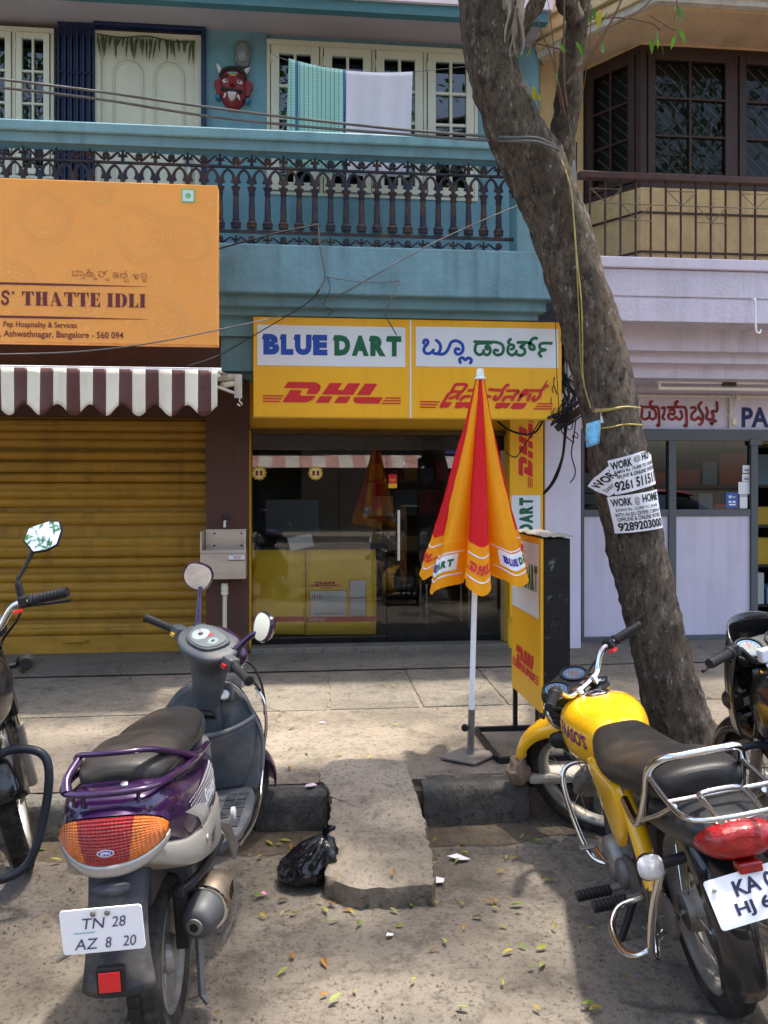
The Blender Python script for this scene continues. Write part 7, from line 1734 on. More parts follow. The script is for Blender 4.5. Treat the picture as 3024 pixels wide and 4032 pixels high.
# goods seen in the spare-parts shop
rk = thing('spares_rack', 'dim rack of boxed spares behind the lilac shop front', 'shelf', (X(2500, 8.6), 8.6, PZ))
for i in range(6): MB().box(-1.2, 3.2, -.2, .2, .1 + i * .42, .13 + i * .42).build('shelf', BLK, rk)
for i in range(6):
    x = -1.15
    while x < 3.0:
        w = random.uniform(.12, .35); h = random.uniform(.12, .34); MB().box(x, x + w, -.18, .1, .132 + i * .42, .132 + i * .42 + h).build('spares_box', random.choice(pcs + [mat('parcel_red', (.22, .015, .015), .5)]), rk); x += w + .03
bx = thing('stacked_folders', 'pale folders stacked on the window ledge left of the tree in the lilac shop', 'folders', at(2330, 1985, 7.32))
for i, (dz, c) in enumerate(((0, (.30, .33, .31)), (.10, (.22, .27, .27)), (.19, (.42, .42, .36)))): MB().box(-.13, .2, -.03, .15, dz, dz + .09).build('folder', mat('folder_%d' % i, c, .6), bx, bevel=.004)
rp = thing('red_poster', 'dark red poster with gold lines behind the shop window left of the tree', 'poster', at(2335, 1860, 7.30))
MB().box(-.14, .20, 0, .01, -.02, .30).build('sheet', mat('dark_red_poster', (.16, .012, .012), .5), rp)
stamp('gold_lines', strokes2d([[(-.05, .25), (.08, .25)], [(.0, .25), (-.03, .16), (.06, .15), (.05, .21)], [(-.04, .13), (-.05, .05), (.1, .04)]], .008), lambda x, y, k=0: Vector((x, -.003 - k * .0003, y)), mat('gold_line', (.45, .25, .03), .5), rp)
MB().box(-.165, -.145, -.02, 0, -.15, .34).build('red_edge', mat('bright_red_trim', (.5, .04, .02), .5), rp)
# stickers of card payments on the lilac shop window
stk = thing('payment_stickers', 'white and blue card payment stickers on the lilac shop window', 'stickers', at(2920, 1900, yw + .024))
sl = stk.location
def sp_(px, py): p = at(px, py, sl.y); return p.x - sl.x, p.z - sl.z
sm_ = lambda x, y, k=0: Vector((x, -.001 - k * .0004, y))
def stick(p0, q0, p1, q1, m, k=0): a = sp_(p0, q1); b_ = sp_(p1, q0); stamp('sticker', rect2d(a[0], b_[0], a[1], b_[1]), lambda x, y, k_=0: sm_(x, y, k), m, stk)
stick(2924, 1832, 2955, 1862, P_WHITE); stick(2922, 1866, 2954, 1896, P_WHITE); stick(2907, 1898, 2952, 1946, P_WHITE); stick(2913, 1948, 2943, 2001, P_WHITE); stick(2857, 1940, 2905, 2000, mat('pay_blue', (.03, .10, .36), .4))
def slab_(s, p0, q0, p1, q1, m, bd=.03): a = sp_(p0, q1); b_ = sp_(p1, q0); stamp('lettering', word(s, a[0], b_[0], a[1], b_[1], bd), lambda x, y, k=0: sm_(x, y, 4), m, stk)
slab_('VISA', 2929, 1846, 2951, 1856, P_BLUE); slab_('VISA', 2927, 1880, 2950, 1890, P_BLUE); slab_('Pay', 2880, 1952, 2896, 1963, P_WHITE, .02); slab_('PAYTM', 2917, 1950, 2940, 1957, P_BLUE)
stick(2868, 1972, 2880, 1980, P_WHITE, 4); stick(2884, 1972, 2896, 1980, P_WHITE, 4); stick(2870, 1984, 2896, 1990, P_WHITE, 4); stick(2869, 1951, 2878, 1962, P_WHITE, 4)
# ------------------------------------------------------------ on the blue upper wall
bl = thing('bulkhead_lamp', 'oval bulkhead lamp on the blue wall above the red mask', 'lamp', at(956, 218, YU))
u_ = (X(1056, YU) - X(956, YU)) / 100
ov = lambda a, c, y, n=20: [(a * u_ * math.copysign(abs(math.cos(2 * math.pi * i / n)) ** .75, math.cos(2 * math.pi * i / n)), y, c * u_ * math.copysign(abs(math.sin(2 * math.pi * i / n)) ** .75, math.sin(2 * math.pi * i / n))) for i in range(n)]
MB().loft([ov(32, 53, 0), ov(32, 53, -.03), ov(27, 47, -.045), ov(24, 44, -.045)]).build('housing', mat('grey_cast_metal', (.22, .21, .19), .5, .5), bl, smooth=40)
MB().loft([ov(24, 44, -.044), ov(22, 42, -.06), ov(14, 32, -.075), ov(3, 10, -.08)]).build('glass_cover', mat('ribbed_glass', (.16, .17, .16), .18, var=.2, coat=.5), bl, smooth=60)
mk = thing('demon_mask', 'red horned protective wall mask with bulging eyes and white teeth', 'mask', at(920, 345, YU))
s5 = u_ * 300 / 1659.   # close-view pixels to metres
def mp5(x, y, d=0): return ((x - 655) * s5, -d, (560 - y) * s5)
MRED = mat('mask_red', (.20, .018, .020), .45, var=.25, vs=9); MBLK = mat('mask_black', (.018, .014, .014), .6); MWHT = mat('mask_white', (.55, .50, .45), .5, var=.1, vs=20); MBLU = mat('mask_blue', (.03, .14, .24), .45, var=.2, vs=20)
face = [(400, 330), (470, 250), (560, 215), (660, 205), (760, 215), (860, 270), (920, 350), (925, 450), (935, 600), (930, 760), (900, 880), (820, 1000), (720, 1065), (620, 1068), (520, 1010), (430, 920), (385, 800), (370, 650), (365, 480), (370, 400)]
face = catmull(face, 3, True); cxy = (655, 600)
MB().loft([[mp5(cxy[0] + (x - cxy[0]) * k, cxy[1] + (y - cxy[1]) * k, d) for x, y in face] for k, d in ((1, 0), (1, .025), (.92, .05), (.75, .068), (.5, .08), (.2, .086))]).build('face', MRED, mk, smooth=70)
for sx in (-1, 1):
    ear = [(300 if sx < 0 else 1005, 440), (245 if sx < 0 else 1060, 490), (245 if sx < 0 else 1070, 570), (280 if sx < 0 else 1030, 650), (290 if sx < 0 else 1010, 740), (380 if sx < 0 else 920, 760), (375 if sx < 0 else 925, 470)]
    MB().loft([[mp5(x, y, d) for x, y in catmull(ear, 3, True)] for d in (.0, .035)]).build('ear', MRED, mk, smooth=50)
    ex, ey = (325, 825) if sx < 0 else (965, 885)
    MB().ball(mp5(ex, ey, .03), (62 * s5, .03, 74 * s5), 12, 8).build('earring', MBLU, mk, smooth=60)
    h = [(385, 270), (340, 190), (300, 95)] if sx < 0 else [(905, 270), (965, 215), (1020, 155)]
    MB().tube([mp5(h[0][0], h[0][1], .03), mp5(h[1][0], h[1][1], .05), mp5(h[2][0], h[2][1], .045)], [58 * s5, 40 * s5, 5 * s5], 10, sm=4).build('horn', MWHT, mk, smooth=60)
    exx, eyy = (500, 515) if sx < 0 else (790, 530)
    MB().ball(mp5(exx, eyy, .072), (76 * s5, .014, 50 * s5), 14, 8).build('eye', MWHT, mk, smooth=60)
    MB().ball(mp5(exx + 8, eyy - 5, .084), (25 * s5, .006, 25 * s5), 10, 6).build('pupil', MBLK, mk, smooth=60)
    MB().tube([mp5(exx - 95 if sx < 0 else exx - 100, eyy - 75 + (10 if sx < 0 else -60) * 0, .066), mp5(exx, eyy - 120, .072), mp5(exx + 105, eyy - 80, .07)], [16 * s5, 30 * s5, 14 * s5], 8, sm=4).build('eyebrow', MBLK, mk, smooth=60)
    mx_ = (420, 680) if sx < 0 else (855, 730); MB().tube([mp5(640, 710, .088), mp5(560 if sx < 0 else 750, 705 if sx < 0 else 725, .086), mp5(*mx_, .072)], [20 * s5, 28 * s5, 52 * s5], 8, sm=4).build('moustache', MBLK, mk, smooth=60)
    fg = [(500, 800), (480, 860), (450, 885)] if sx < 0 else [(760, 830), (785, 880), (810, 930)]
    MB().tube([mp5(*fg[0], .085), mp5(*fg[1], .085), mp5(*fg[2], .078)], [28 * s5, 20 * s5, 4 * s5], 8, sm=3).build('fang', MWHT, mk, smooth=60)
MB().tube([mp5(655, 430, .076), mp5(655, 560, .10), mp5(655, 640, .105)], [22 * s5, 45 * s5, 70 * s5], 10, sm=4).build('nose', MRED, mk, smooth=60)
MB().tube([mp5(360, 400, .03), mp5(420, 280, .045), mp5(540, 215, .055), mp5(660, 200, .058), mp5(780, 222, .055), mp5(890, 310, .045), mp5(935, 440, .03)], [20 * s5, 48 * s5, 42 * s5, 36 * s5, 42 * s5, 48 * s5, 20 * s5], 8, sm=4).build('hair', MBLK, mk, smooth=60)
MB().tube([mp5(500, 790, .08), mp5(570, 755, .088), mp5(660, 750, .09), mp5(750, 790, .086)], [10 * s5, 18 * s5, 18 * s5, 12 * s5], 8, sm=4).build('lip', mat('mask_lip_blue', (.05, .10, .2), .5), mk, smooth=60)
MB().loft([[mp5(635 + (x - 635) * k, 830 + (y - 830) * k, d) for x, y in ((545, 790), (725, 790), (720, 860), (680, 930), (630, 955), (585, 920), (555, 860))] for k, d in ((1, .07), (1, .092), (.8, .098))]).build('tongue', mat('mask_tongue', (.50, .36, .34), .5), mk, smooth=50)
for i in range(4): MB().cbox(mp5(570 + i * 46, 795, .096), (40 * s5, .012, 52 * s5)).build('tooth', MWHT, mk, bevel=.003)
for i, c in enumerate(((.04, .09, .2), (.4, .42, .4), (.05, .18, .08), (.5, .4, .04), (.4, .14, .02))):
    MB().tube([mp5(545 - i * 5, 298 + i * 22, .066), mp5(655, 312 + i * 22, .078), mp5(750 + i * 6, 298 + i * 22, .066)], 11 * s5, 6, sm=4).build('forehead_stripe', mat('mask_stripe_%d' % i, c, .5), mk)
# ------------------------------------------------------------ washing on the balcony line
yt = 6.62
cl_ = thing('clothes_line', 'thin clothes line across the balcony window', 'line', at(1100, 225, yt))
cp = lambda px, py: at(px, py, yt) - cl_.location
MB().tube([cp(1060, 205), cp(1130, 236), cp(1360, 276), cp(1480, 286), cp(1620, 284), cp(1900, 255)], .0025, 5, sm=4).build('cord', CABLEG, cl_)
def towel(name, label, TL, TR, BL, BR, m, seed):
    t = thing(name, label, 'towel', at((TL[0] + TR[0]) / 2, max(BL[1], BR[1]), yt)); o = t.location.copy()
    tl, tr, bl_, br = [at(*p, yt) - o for p in (TL, TR, BL, BR)]
    def fn(u, v):
        p = (tl * (1 - u) + tr * u) * (1 - v) + (bl_ * (1 - u) + br * u) * v
        w = .022 * v * (math.sin(u * 11 + seed) + .6 * math.sin(u * 23 + seed * 2 + v * 2)) ** 1
        return (p.x, p.y - .006 + w - .01 * v, p.z - .012 * math.sin(math.pi * u) * (1 - v))
    MB().grid(fn, 36, 26).build('cloth', m, t, smooth=80, solid=.003)
    MB().grid(lambda u, v: tuple(Vector(fn(u, v * .75)) + Vector((0, .03 * min(1, v * 6), .002))), 30, 14).build('back_fold', m, t, smooth=80, solid=.003)
    return t, fn
def check_mat():
    m = bpy.data.materials.new('green_check_cloth'); m.use_nodes = True; N, L = m.node_tree.nodes, m.node_tree.links; b = N['Principled BSDF']; b.inputs['Roughness'].default_value = .9
    tc = N.new('ShaderNodeTexCoord'); sx = N.new('ShaderNodeSeparateXYZ'); L.new(tc.outputs['Object'], sx.inputs[0])
    def st(sock, per, wd, off=0):
        a = N.new('ShaderNodeMath'); a.operation = 'ADD'; L.new(sock, a.inputs[0]); a.inputs[1].default_value = off + 10
        f = N.new('ShaderNodeMath'); f.operation = 'MODULO'; L.new(a.outputs[0], f.inputs[0]); f.inputs[1].default_value = per
        g_ = N.new('ShaderNodeMath'); g_.operation = 'LESS_THAN'; L.new(f.outputs[0], g_.inputs[0]); g_.inputs[1].default_value = wd; return g_.outputs[0]
    def mix(f, A, B):
        x = N.new('ShaderNodeMix'); x.data_type = 'RGBA'; L.new(f, x.inputs[0])
        for s, i in ((A, 6), (B, 7)):
            if isinstance(s, tuple): x.inputs[i].default_value = (*s, 1)
            else: L.new(s, x.inputs[i])
        return x.outputs[2]
    c = mix(st(sx.outputs['Z'], .018, .008), (.17, .36, .32), (.27, .45, .41)); c = mix(st(sx.outputs['X'], .034, .005), c, (.05, .12, .12)); c = mix(st(sx.outputs['X'], .37, .022, .16), c, (.02, .10, .22))
    L.new(c, b.inputs['Base Color']); return m
t1, f1 = towel('checked_towel', 'green checked towel with blue border stripes on the balcony line', (1137, 232), (1362, 278), (1122, 660), (1356, 690), check_mat(), 1)
for i in range(40):
    p = Vector(f1(i / 39, 1)); MB().tube([p, p + Vector((random.uniform(-.004, .004), 0, -.028))], .0016, 4).build('fringe', mat('pale_fringe', (.45, .58, .52), .9), t1)
towel('white_cloth', 'plain white cloth hung next to the green towel on the balcony line', (1363, 280), (1624, 284), (1358, 690), (1612, 700), mat('white_cotton', (.46, .445, .51), .9, var=.05, vs=6), 5)
# ------------------------------------------------------------ cables across the front
def cable(name, label, pts, r, m, cat='cable'):
    o = at(*pts[0]); t = thing(name, label, cat, o)
    MB().tube([at(*p) - o for p in pts], r, 6, sm=6).build('cable_run', m, t, smooth=60); return t
cable('overhead_cable', 'upper of two thick grey cables crossing in front of the balcony to the tree', [(-250, 285, 5.0), (0, 312, 5.0), (400, 362, 5.0), (800, 420, 5.0), (1200, 470, 4.8), (1600, 512, 4.6), (1900, 535, 4.3), (2010, 542, 4.04), (2120, 545, 4.02), (2200, 585, 4.05)], .0075, CABLEG)
cable('overhead_cable', 'lower of two thick grey cables crossing in front of the balcony to the tree', [(-250, 325, 5.0), (0, 345, 5.0), (400, 392, 5.0), (800, 455, 5.0), (1200, 498, 4.8), (1600, 530, 4.6), (1900, 552, 4.3), (2020, 556, 4.03), (2120, 560, 4.01), (2200, 590, 4.05)], .0075, CABLEG)
cable('thin_wire', 'thin grey wire sloping from the tree down past the orange sign', [(2060, 800, 5.9), (1700, 960, 6.0), (1300, 1180, 6.1), (1100, 1245, 6.1), (900, 1290, 5.6), (600, 1350, 5.3), (300, 1385, 5.3), (0, 1395, 5.3), (-200, 1400, 5.3)], .0045, CABLEG, 'wire')
cable('thin_wire', 'dark wire stretched from the balcony foot behind the orange sign', [(1250, 885, 6.07), (1100, 915, 6.06), (950, 955, 6.05), (840, 985, 6.05)], .006, CABLE, 'wire')
cable('thin_wire', 'thin dark wire hanging from the cornice to the awning end', [(1260, 1140, 6.05), (1200, 1200, 6.1), (1000, 1320, 6.1), (860, 1400, 6.0), (740, 1440, 5.7)], .004, CABLE, 'wire')
cable('dangling_wire', 'frayed wire hanging down the blue fascia below the balcony', [(1252, 880, 6.08), (1262, 980, 6.07), (1280, 1085, 6.07), (1262, 1130, 6.06), (1245, 1150, 6.06)], .006, CABLEG, 'wire')
cable('dangling_wire', 'loop of black wire hanging below the frayed joint on the fascia', [(1290, 1092, 6.06), (1300, 1140, 6.05), (1275, 1200, 6.05), (1310, 1225, 6.05), (1290, 1240, 6.05)], .003, CABLE, 'wire')
cable('dangling_wire', 'wire dropping from a hole in the fascia to the courier sign', [(1572, 1102, 6.08), (1560, 1130, 6.05), (1535, 1190, 6.04), (1520, 1240, 6.1), (1545, 1290, 6.22), (1562, 1320, 6.24)], .005, CABLEG, 'wire')
cable('dangling_wire', 'slack wire between the frayed joint and the hole in the fascia', [(1285, 1090, 6.07), (1400, 1108, 6.06), (1500, 1112, 6.06), (1570, 1105, 6.07)], .0035, CABLEG, 'wire')
cable('dangling_wire', 'thin cord hanging down the right edge of the courier sign', [(2180, 1180, 6.1), (2188, 1300, 6.15), (2192, 1450, 6.15), (2198, 1560, 6.2), (2202, 1640, 6.24)], .003, CABLE, 'wire')
random.seed(12)
tg = thing('cable_tangle', 'tangle of black cables bunched between the courier sign and the tree', 'cables', at(2230, 1650, 6.3))
o = tg.location.copy()
def tgl(pts, r, m=CABLE): MB().tube([at(*p) - o for p in pts], r, 6, sm=6).build('cable', m, tg, smooth=60)
for i in range(16):
    j = lambda s=18: random.uniform(-s, s)
    tgl([(2230 + j(40), 1180 + j(60), 6.4), (2240 + j(30), 1330 + j(), 6.4), (2215 + j(45), 1460 + j(), 6.35), (2260 + j(50), 1560 + j(40), 6.3), (2190 + j(60), 1660 + j(), 6.3), (2280 + j(30), 1600 + j(40), 6.2)], random.choice((.005, .007, .004)))
for i in range(9):
    a0, b0 = random.uniform(2170, 2290), random.uniform(1420, 1660)
    tgl([(a0, b0, 6.3), (a0 + 40 * math.cos(i), b0 + 40, 6.25), (a0 + 10, b0 + 90, 6.3), (a0 - 40, b0 + 40, 6.28), (a0 + 20 * math.sin(i), b0 - 20, 6.3)], .004)
tgl([(2190, 1690, 6.3), (2240, 1650, 6.2), (2290, 1610, 5.6), (2320, 1590, 4.6)], .03)
tgl([(2235, 1640, 6.4), (2225, 1720, 6.5), (2215, 1800, 6.6), (2190, 1880, 6.7), (2160, 1925, 6.75), (2140, 1945, 6.8)], .011); tgl([(2225, 1660, 6.5), (2220, 1740, 6.55), (2210, 1810, 6.6), (2175, 1895, 6.72), (2145, 1935, 6.8)], .007)
tgl([(2268, 1650, 6.3), (2258, 1730, 6.4), (2250, 1790, 6.5), (2265, 1850, 6.5), (2260, 1880, 6.5), (2245, 1900, 6.5)], .005); tgl([(2262, 1700, 6.4), (2275, 1710, 6.38), (2272, 1725, 6.4), (2255, 1715, 6.4), (2260, 1740, 6.4)], .004)
tgl([(2140, 1650, 6.6), (2110, 1700, 6.7), (2060, 1710, 6.7), (2000, 1690, 6.75), (1960, 1660, 6.8)], .009); tgl([(2130, 1650, 6.6), (2100, 1700, 6.7), (2060, 1760, 6.75), (2030, 1800, 6.8), (1990, 1780, 6.8)], .005)
cl2 = thing('coiled_cable', 'coil of grey cable hanging behind the tree fork against the tan building', 'cables', at(2235, 640, 5.6)); o2 = cl2.location.copy()
for i in range(4):
    MB().tube([at(2232 + i * 6 + 14 * math.cos(k * 2 * math.pi / 12), 700 + 110 * math.sin(k * 2 * math.pi / 12) + i * 12, 5.6 + .02 * i) - o2 for k in range(12)], .014, 8, closed=True, sm=3).build('loop', mat('grey_cable_light', (.13, .135, .14), .6), cl2, smooth=60)
for i in range(3): MB().tube([at(2250 + i * 10, 560, 5.7) - o2, at(2256 + i * 8, 800, 5.7) - o2, at(2275 + i * 9, 1000, 5.9) - o2, at(2280 + i * 6, 1180, 6.2) - o2], .006, 6, sm=4).build('cable', CABLE, cl2)
# ------------------------------------------------------------ stone slab laid as a ramp
q = [gnd(1265, 3035, PZ + .03), gnd(1300, 2995, PZ + .035), gnd(1420, 2985, PZ + .04), gnd(1590, 2998, PZ + .035)]
ramp = thing('stone_slab', 'rough stone slab laid sloping from the road up onto the kerb', 'slab', (gnd(1480, 3500, 0).x, gnd(1480, 3540, 0).y, 0))
ro = ramp.location.copy()
def sp3(px, py, t):
    "t 0 at the lower end, 1 at the upper end"
    z = .075 + t * (PZ + .05 - .075); g_ = gnd(px, py, z); return g_ - ro
outl = [(1285, 3455, 0), (1400, 3500, 0), (1560, 3492, 0), (1708, 3486, 0), (1704, 3430, .1), (1702, 3360, .22), (1680, 3290, .36), (1672, 3230, .46), (1650, 3160, .58), (1628, 3100, .70), (1612, 3040, .84), (1590, 2996, .95), (1500, 2986, 1), (1380, 2988, 1), (1305, 2997, .96), (1262, 3035, .86), (1256, 3070, .78), (1290, 3105, .70), (1308, 3150, .60), (1300, 3205, .50), (1288, 3280, .38), (1276, 3350, .24), (1280, 3420, .08)]
top = [sp3(px, py, t) for px, py, t in outl]; cen = sum(top, Vector()) / len(top)
random.seed(2)
def dense(L, k=5): 
    out = []
    for i in range(len(L)):
        a, b_ = L[i], L[(i + 1) % len(L)]
        for j in range(k):
            p = a.lerp(b_, j / k); out.append(p + Vector((random.uniform(-.006, .006), random.uniform(-.006, .006), random.uniform(-.002, .002))))
    return out
T_ = dense(top); Bt = [p + Vector((random.uniform(-.01, .012), random.uniform(-.01, .02), -.085 - random.uniform(0, .012))) for p in T_]
Md = [p + Vector((random.uniform(-.012, .012), random.uniform(-.014, .01), -.04)) for p in T_]
Ins = [[cen + (p - cen) * k + Vector((0, 0, .003 * (k < 1) + .004 * mnoise.noise((cen + (p - cen) * k) * 9))) for p in T_] for k in (.97, .8, .6, .4, .2, .05)]
MB().loft([Bt, Md, T_] + Ins).build('slab_body', SLABM, ramp, smooth=45)
# ------------------------------------------------------------ rubbish bag
gb_ = gnd(1190, 3468, 0); bag = thing('rubbish_bag', 'tied black plastic rubbish bag leaning against the stone slab', 'bag', gb_)
BAG = mat('black_bag_plastic', (.006, .006, .007), .24, var=.2, vs=6, coat=.3)
def bagf(u, v):
    th = u * 2 * math.pi; prof = [(0, .03), (.008, .075), (.035, .105), (.085, .118), (.135, .108), (.18, .085), (.215, .055), (.238, .026), (.25, .012), (.262, .016), (.285, .030)]
    k = v * (len(prof) - 1); i = min(int(k), len(prof) - 2); t = k - i; z = prof[i][0] * (1 - t) + prof[i + 1][0] * t; r = prof[i][1] * (1 - t) + prof[i + 1][1] * t
    d = Vector((math.cos(th), math.sin(th), z * 7)); up_ = min(1, max(0, (z - .05) / .2))
    pl = abs(math.sin(th * 7 + 3 * mnoise.noise(d * 1.2))) * up_ * .30 + .5 * abs(mnoise.noise(d * 2.2 + Vector((3, 1, 7)))) * .28 + abs(mnoise.noise(d * 5.5)) * .09
    r = r * (1.08 + .10 * math.sin(th + 2) - pl)
    lx = .55 * max(0, z - .05) ** 1.25 * 1.2
    return (r * math.cos(th) * 1.0 + lx, r * math.sin(th) * .95, max(0.002, .74 * z + .010 * mnoise.noise(d * 3) * min(1, z * 20)))
MB().grid(bagf, 110, 64).build('bag_body', BAG, bag, smooth=40, fix=False)
# ------------------------------------------------------------ broken rock and pale kerb block beside the board
def rock(name, label, cat, c, r, m, seed):
    t = thing(name, label, cat, c)
    rings = []
    def pt(a, b_):
        d = Vector((math.sin(a) * math.cos(b_), math.sin(a) * math.sin(b_), -math.cos(a))); n = 1 + .35 * mnoise.noise(d * 1.5 + Vector((seed, 0, 0))) + .12 * mnoise.noise(d * 5 + Vector((seed, 3, 0)))
        return (d.x * r[0] * n, d.y * r[1] * n, max(0, (d.z * .9 + .72) * r[2] * n))
    MB().loft([[pt(math.pi * i / 12, 2 * math.pi * j / 18) for j in range(18)] for i in range(13)]).build('stone', m, t, smooth=28)
    return t
rock('broken_rock', 'brown broken rock on the kerb beside the standing board', 'rock', gnd(2040, 3088, PZ), (.05, .05, .085), mat('brown_rock', (.20, .135, .095), .95, var=.3, vs=8, bump=.6, bs=30), 2)
pl2 = gnd(2160, 3080, PZ); kb = thing('loose_kerb_block', 'pale loose kerb block behind the mossy kerb by the yellow motorcycle', 'kerb block', pl2)
MB().box(-.10, .30, -.03, .12, .0, .045).build('stone', PALE, kb, bevel=.015)
# ------------------------------------------------------------ scraps of paper and fallen leaves
def scrap(label, px, py, z, pts, m=PAPER, rz=0):
    g_ = gnd(px, py, z); t = thing('paper_scrap', label, 'paper', g_ + Vector((0, 0, .006)), rz)
    n = len(pts); MB().add([(x, y, .003 * math.sin(i * 2.3) + .003) for i, (x, y) in enumerate(pts)], [tuple(range(n))]).build('sheet', m, t, solid=.0008, fix=False)
scrap('flat white paper scrap on the road right of the stone slab', 1805, 3385, 0, [(-.045, .02), (.005, -.028), (.05, -.012), (.0, .036)])
scrap('torn white scrap at the lower right corner of the stone slab', 1732, 3475, 0, [(-.02, -.02), (.01, -.025), (.022, .02), (-.01, .03)])
scrap('small curled white scrap on the pavement behind the slab', 1268, 2850, PZ, [(-.02, -.004), (.0, .006), (.022, 0), (.0, -.008)])
scrap('crumpled mauve wrapper on the kerb left of the slab', 1225, 3100, PZ, [(-.03, -.012), (.0, -.02), (.028, .01), (.012, .03), (-.02, .016)], mat('mauve_wrapper', (.5, .38, .46), .5, var=.4, vs=30))
scrap('pink and white wrapper on the road beside the scooter exhaust', 1028, 3528, 0, [(-.022, 0), (0, -.012), (.024, 0), (.01, .016)], mat('pink_wrapper', (.6, .2, .35), .5, var=.5, vs=40))
scrap('white chip of paper on the road in front of the slab', 1535, 3690, 0, [(-.014, -.006), (.01, -.01), (.014, .01), (-.008, .012)])
random.seed(99)
LY = [mat('fallen_leaf_%d' % i, c, .6, var=.25, vs=18, alpha_leaf=True) for i, c in enumerate(((.30, .31, .06), (.18, .25, .045), (.36, .28, .06), (.30, .15, .035), (.11, .065, .035), (.26, .30, .10)))]
base = [leafm(.062, .023, .5, .25 * (1 if i % 2 else -.6)).mesh('fallen_leaf', None) for i in range(2)]
meshes = []
for m in LY:
    for b_ in base: q_ = b_.copy(); q_.materials.append(m); meshes.append(q_)
spots = [(1415, 3142, PZ * .7), (1370, 3155, .13), (1378, 3190, .12), (1460, 3045, .2), (1505, 3040, .2), (1540, 3175, .1), (1525, 3135, .13), (1295, 3300, .05), (1285, 3350, .03), (1330, 3470, .08), (1545, 3455, .08), (1380, 3285, .1)]
gl_ = [(px, py, None) for px, py in ((1702, 3320), (1712, 3360), (1718, 3400), (1800, 3335), (1995, 3375), (2045, 3378), (2100, 3320), (2165, 3465), (2050, 3310), (2105, 3310), (2165, 3312), (1245, 3555), (1325, 3570), (1390, 3590), (1520, 3555), (1535, 3585), (1400, 3605), (1270, 3580), (1140, 3610), (1050, 3620), (795, 3790), (1150, 3785), (1270, 3780), (1135, 3820), (1635, 3860), (1745, 3705), (1720, 3745), (1810, 3560), (1960, 3560), (2005, 3570), (2040, 3725), (2020, 3750), (2110, 3745), (2125, 3820), (2105, 3815), (2190, 3670), (2130, 3990), (2320, 3990), (2310, 3665), (2400, 3640), (840, 4000), (1260, 3930), (1850, 3980), (1980, 3890), (2390, 3510), (1830, 3650), (1900, 3620), (1960, 3650), (270, 3350), (245, 3395), (180, 3352), (290, 3500), (190, 3620), (760, 3580), (1590, 3650), (1680, 3560))]
pv = [(px, py, PZ + .003) for px, py in ((1110, 2840), (1115, 2720), (1155, 2950), (1210, 2975), (1140, 3022), (1160, 2868), (1352, 2978), (1392, 2978), (1505, 2860), (1570, 2858), (1770, 2922), (1555, 2708), (1890, 2715), (1672, 2654), (1715, 2795), (1710, 3040), (2000, 2935), (2060, 2822), (1105, 2745), (570, 2862), (540, 2710), (350, 2745), (150, 2830), (110, 2830), (2450, 2690), (2380, 2700), (2280, 3085), (1080, 3000), (1460, 2980))]
fi = 0
def drop(px, py, z, dy=0):
    global fi
    g_ = gnd(px, py, 0 if z is None else z)
    o = bpy.data.objects.new('fallen_leaf', random.choice(meshes[:8] if random.random() < .8 else meshes[8:])); COL.objects.link(o)
    o.location = g_ + Vector((0, 0, .010 if z is None else .008)); o.rotation_euler = (rad(random.uniform(-14, 14)), rad(random.uniform(-22, 22)), random.uniform(0, 6.28)); o.scale = (random.uniform(.42, .85),) * 3
    cw = ('yellow', 'green', 'yellow', 'orange', 'brown', 'pale green')[LY.index(o.data.materials[0])]
    pw = 'road' if z is None else ('pavement' if z > PZ else 'stone slab')
    tag(o, 'small %s fallen leaf lying on the %s' % (cw, pw), 'leaf', '%s fallen leaves on the %s' % (cw, pw)); fi += 1
for s_ in spots:
    px, py, z = s_; drop(px, py, z + .012)
for s_ in gl_ + pv: drop(*s_)
for i in range(24): drop(random.choice((random.gauss(1480, 170), random.uniform(1650, 2300), random.uniform(1000, 1290))), random.gauss(3330, 22) if i % 2 else random.gauss(3585, 28), None)
for i in range(14): drop(random.uniform(1000, 2500), random.uniform(3330, 4000), None)
# grit on the road: too small to count
V = MB(); random.seed(41)
def chip(x, y, z, r):
    a = random.uniform(0, 6.28); o = len(V.v)
    for k in range(4): V.v.append((x + r * math.cos(a + k * 1.57) * random.uniform(.6, 1.2), y + r * math.sin(a + k * 1.57) * random.uniform(.6, 1.2), z))
    V.v.append((x, y, z + r * random.uniform(.5, 1))); V.f += [(o + k, o + (k + 1) % 4, o + 4) for k in range(4)]
for i in range(5200):
    x, y = random.uniform(-1.6, 2.4), random.uniform(2.0, KY - .02)
    chip(x, y, -.004, random.choice((.0015, .002, .002, .003, .003, .004, .006)) * (1.25 if y > 3.4 else 1))
for i in range(900): chip(random.uniform(-2.5, 3), random.uniform(KY + .1, 5.2), PZ + .001, random.choice((.002, .003, .004)))
tag(V.build('road_grit', mat('grit', (.15, .12, .092), .9, var=.75, vs=40), None, fix=False), 'fine grit and crumbs of soil on the road and pavement', 'grit', kind='stuff')
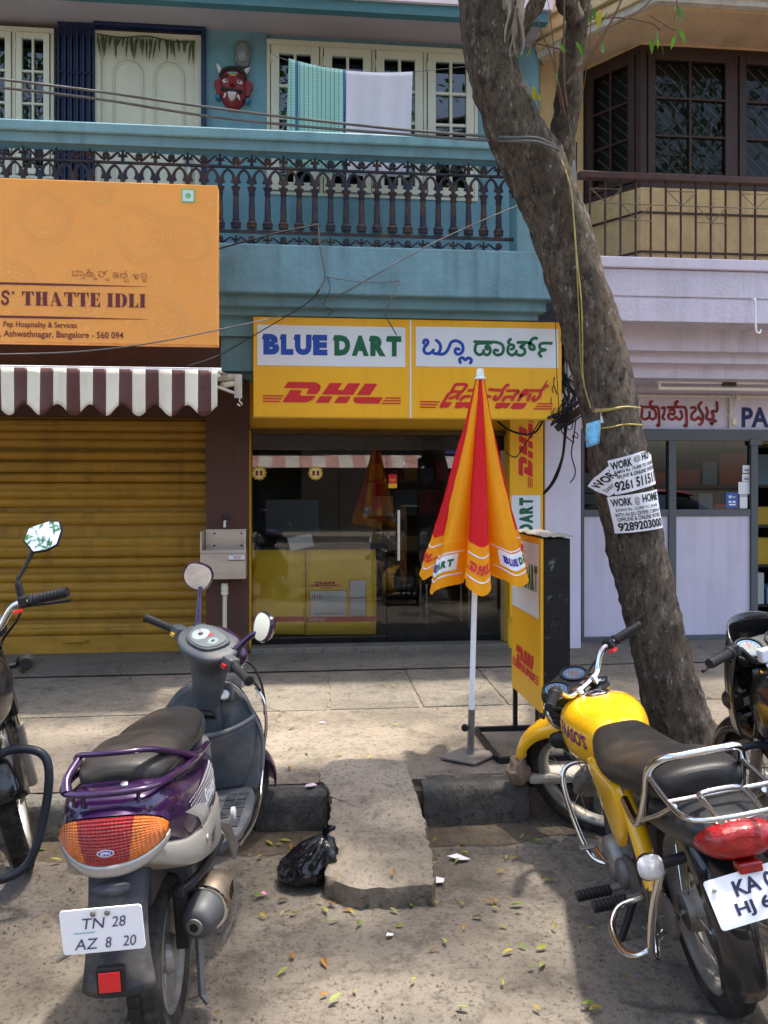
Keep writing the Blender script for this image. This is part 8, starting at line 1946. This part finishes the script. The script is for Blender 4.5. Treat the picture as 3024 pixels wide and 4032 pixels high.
# ------------------------------------------------------------ houses across the street (seen only in reflections)
op = thing('opposite_building', 'yellow shop building across the street, seen reflected in the glass', 'building', (0, -11.5, 0))
MB().box(-9, 11, -.4, 0, 2.9, 6.2).build('wall', mat('pale_yellow_wall', (.55, .48, .26), .8), op); MB().box(-9, 11, -3, -.3, 0, 2.9).build('dark_shops', mat('dark_shop_fronts', (.03, .03, .03), .8), op)
for i, (x0_, x1_, z0_, z1_, c) in enumerate(((-5, -1.2, 2.6, 3.5, (.4, .03, .05)), (-1.1, .8, 2.6, 3.5, (.45, .5, .55)), (4.5, 8, 2.5, 3.4, (.1, .15, .35)))): MB().box(x0_, x1_, .0, .15, z0_, z1_).build('shop_sign', mat('opp_sign_%d' % i, c, .5), op)
for i in range(34):
    x0_ = -6 + i * .4; MB().add([(x0_, .05, 2.45), (x0_ + .4, .05, 2.45), (x0_ + .4, 1.1, 2.05), (x0_, 1.1, 2.05)], [(0, 1, 2, 3)]).build('awning_stripe', mat('opp_awn_%d' % (i % 2), ((.6, .56, .5), (.5, .28, .25))[i % 2], .7), op, fix=False)
for x0_ in (-6, -3, 0, 3, 6, 8.6): MB().box(x0_, x0_ + 1.4, .0, .04, 4.3, 5.8).build('window', mat('opp_window', (.04, .05, .05), .2), op)
car = thing('parked_car', 'white car with red and blue bands, parked across the street and seen reflected', 'car', (7.6, -3.4, 0))
def carbody(sec, e, nm, m, par=car): return body(sec, e, 24, 4).xf(Matrix.Rotation(rad(90), 4, 'Z')).build(nm, m, par, smooth=60)
carbody([(-2.0, .70, .75, .35), (-1.8, .82, .88, .28), (-.9, .84, .92, .25), (.9, .84, .95, .25), (1.8, .80, .90, .28), (2.0, .70, .75, .38)], 4, 'car_body', WHITE)
carbody([(-1.3, .66, .95, .85), (-.6, .70, 1.40, .85), (.5, .70, 1.42, .85), (1.3, .68, .98, .85)], 3.2, 'cabin', mat('car_glass', (.02, .02, .025), .08))
carbody([(-.75, .66, 1.38, 1.30), (-.4, .68, 1.46, 1.36), (.4, .68, 1.47, 1.38), (.75, .66, 1.38, 1.32)], 3, 'roof', mat('car_roof_red', (.4, .02, .05), .25, coat=.5))
carbody([(-1.9, .845, .80, .62), (0, .86, .80, .62), (1.9, .83, .80, .62)], 6, 'blue_band', mat('car_band_blue', (.04, .10, .25), .3))
for sx in (-1.25, 1.25):
    for sy in (-.72, .72): MB().lathe([(.28, -.09), (.30, -.06), (.30, .06), (.28, .09)], 20, T(sx, sy, .30) @ Rx(90)).build('wheel', RUB, car, smooth=40)
struct(MB().box(-30, 30, -12.2, -8.4, -.02, .16).build('far_pavement', PAVE))
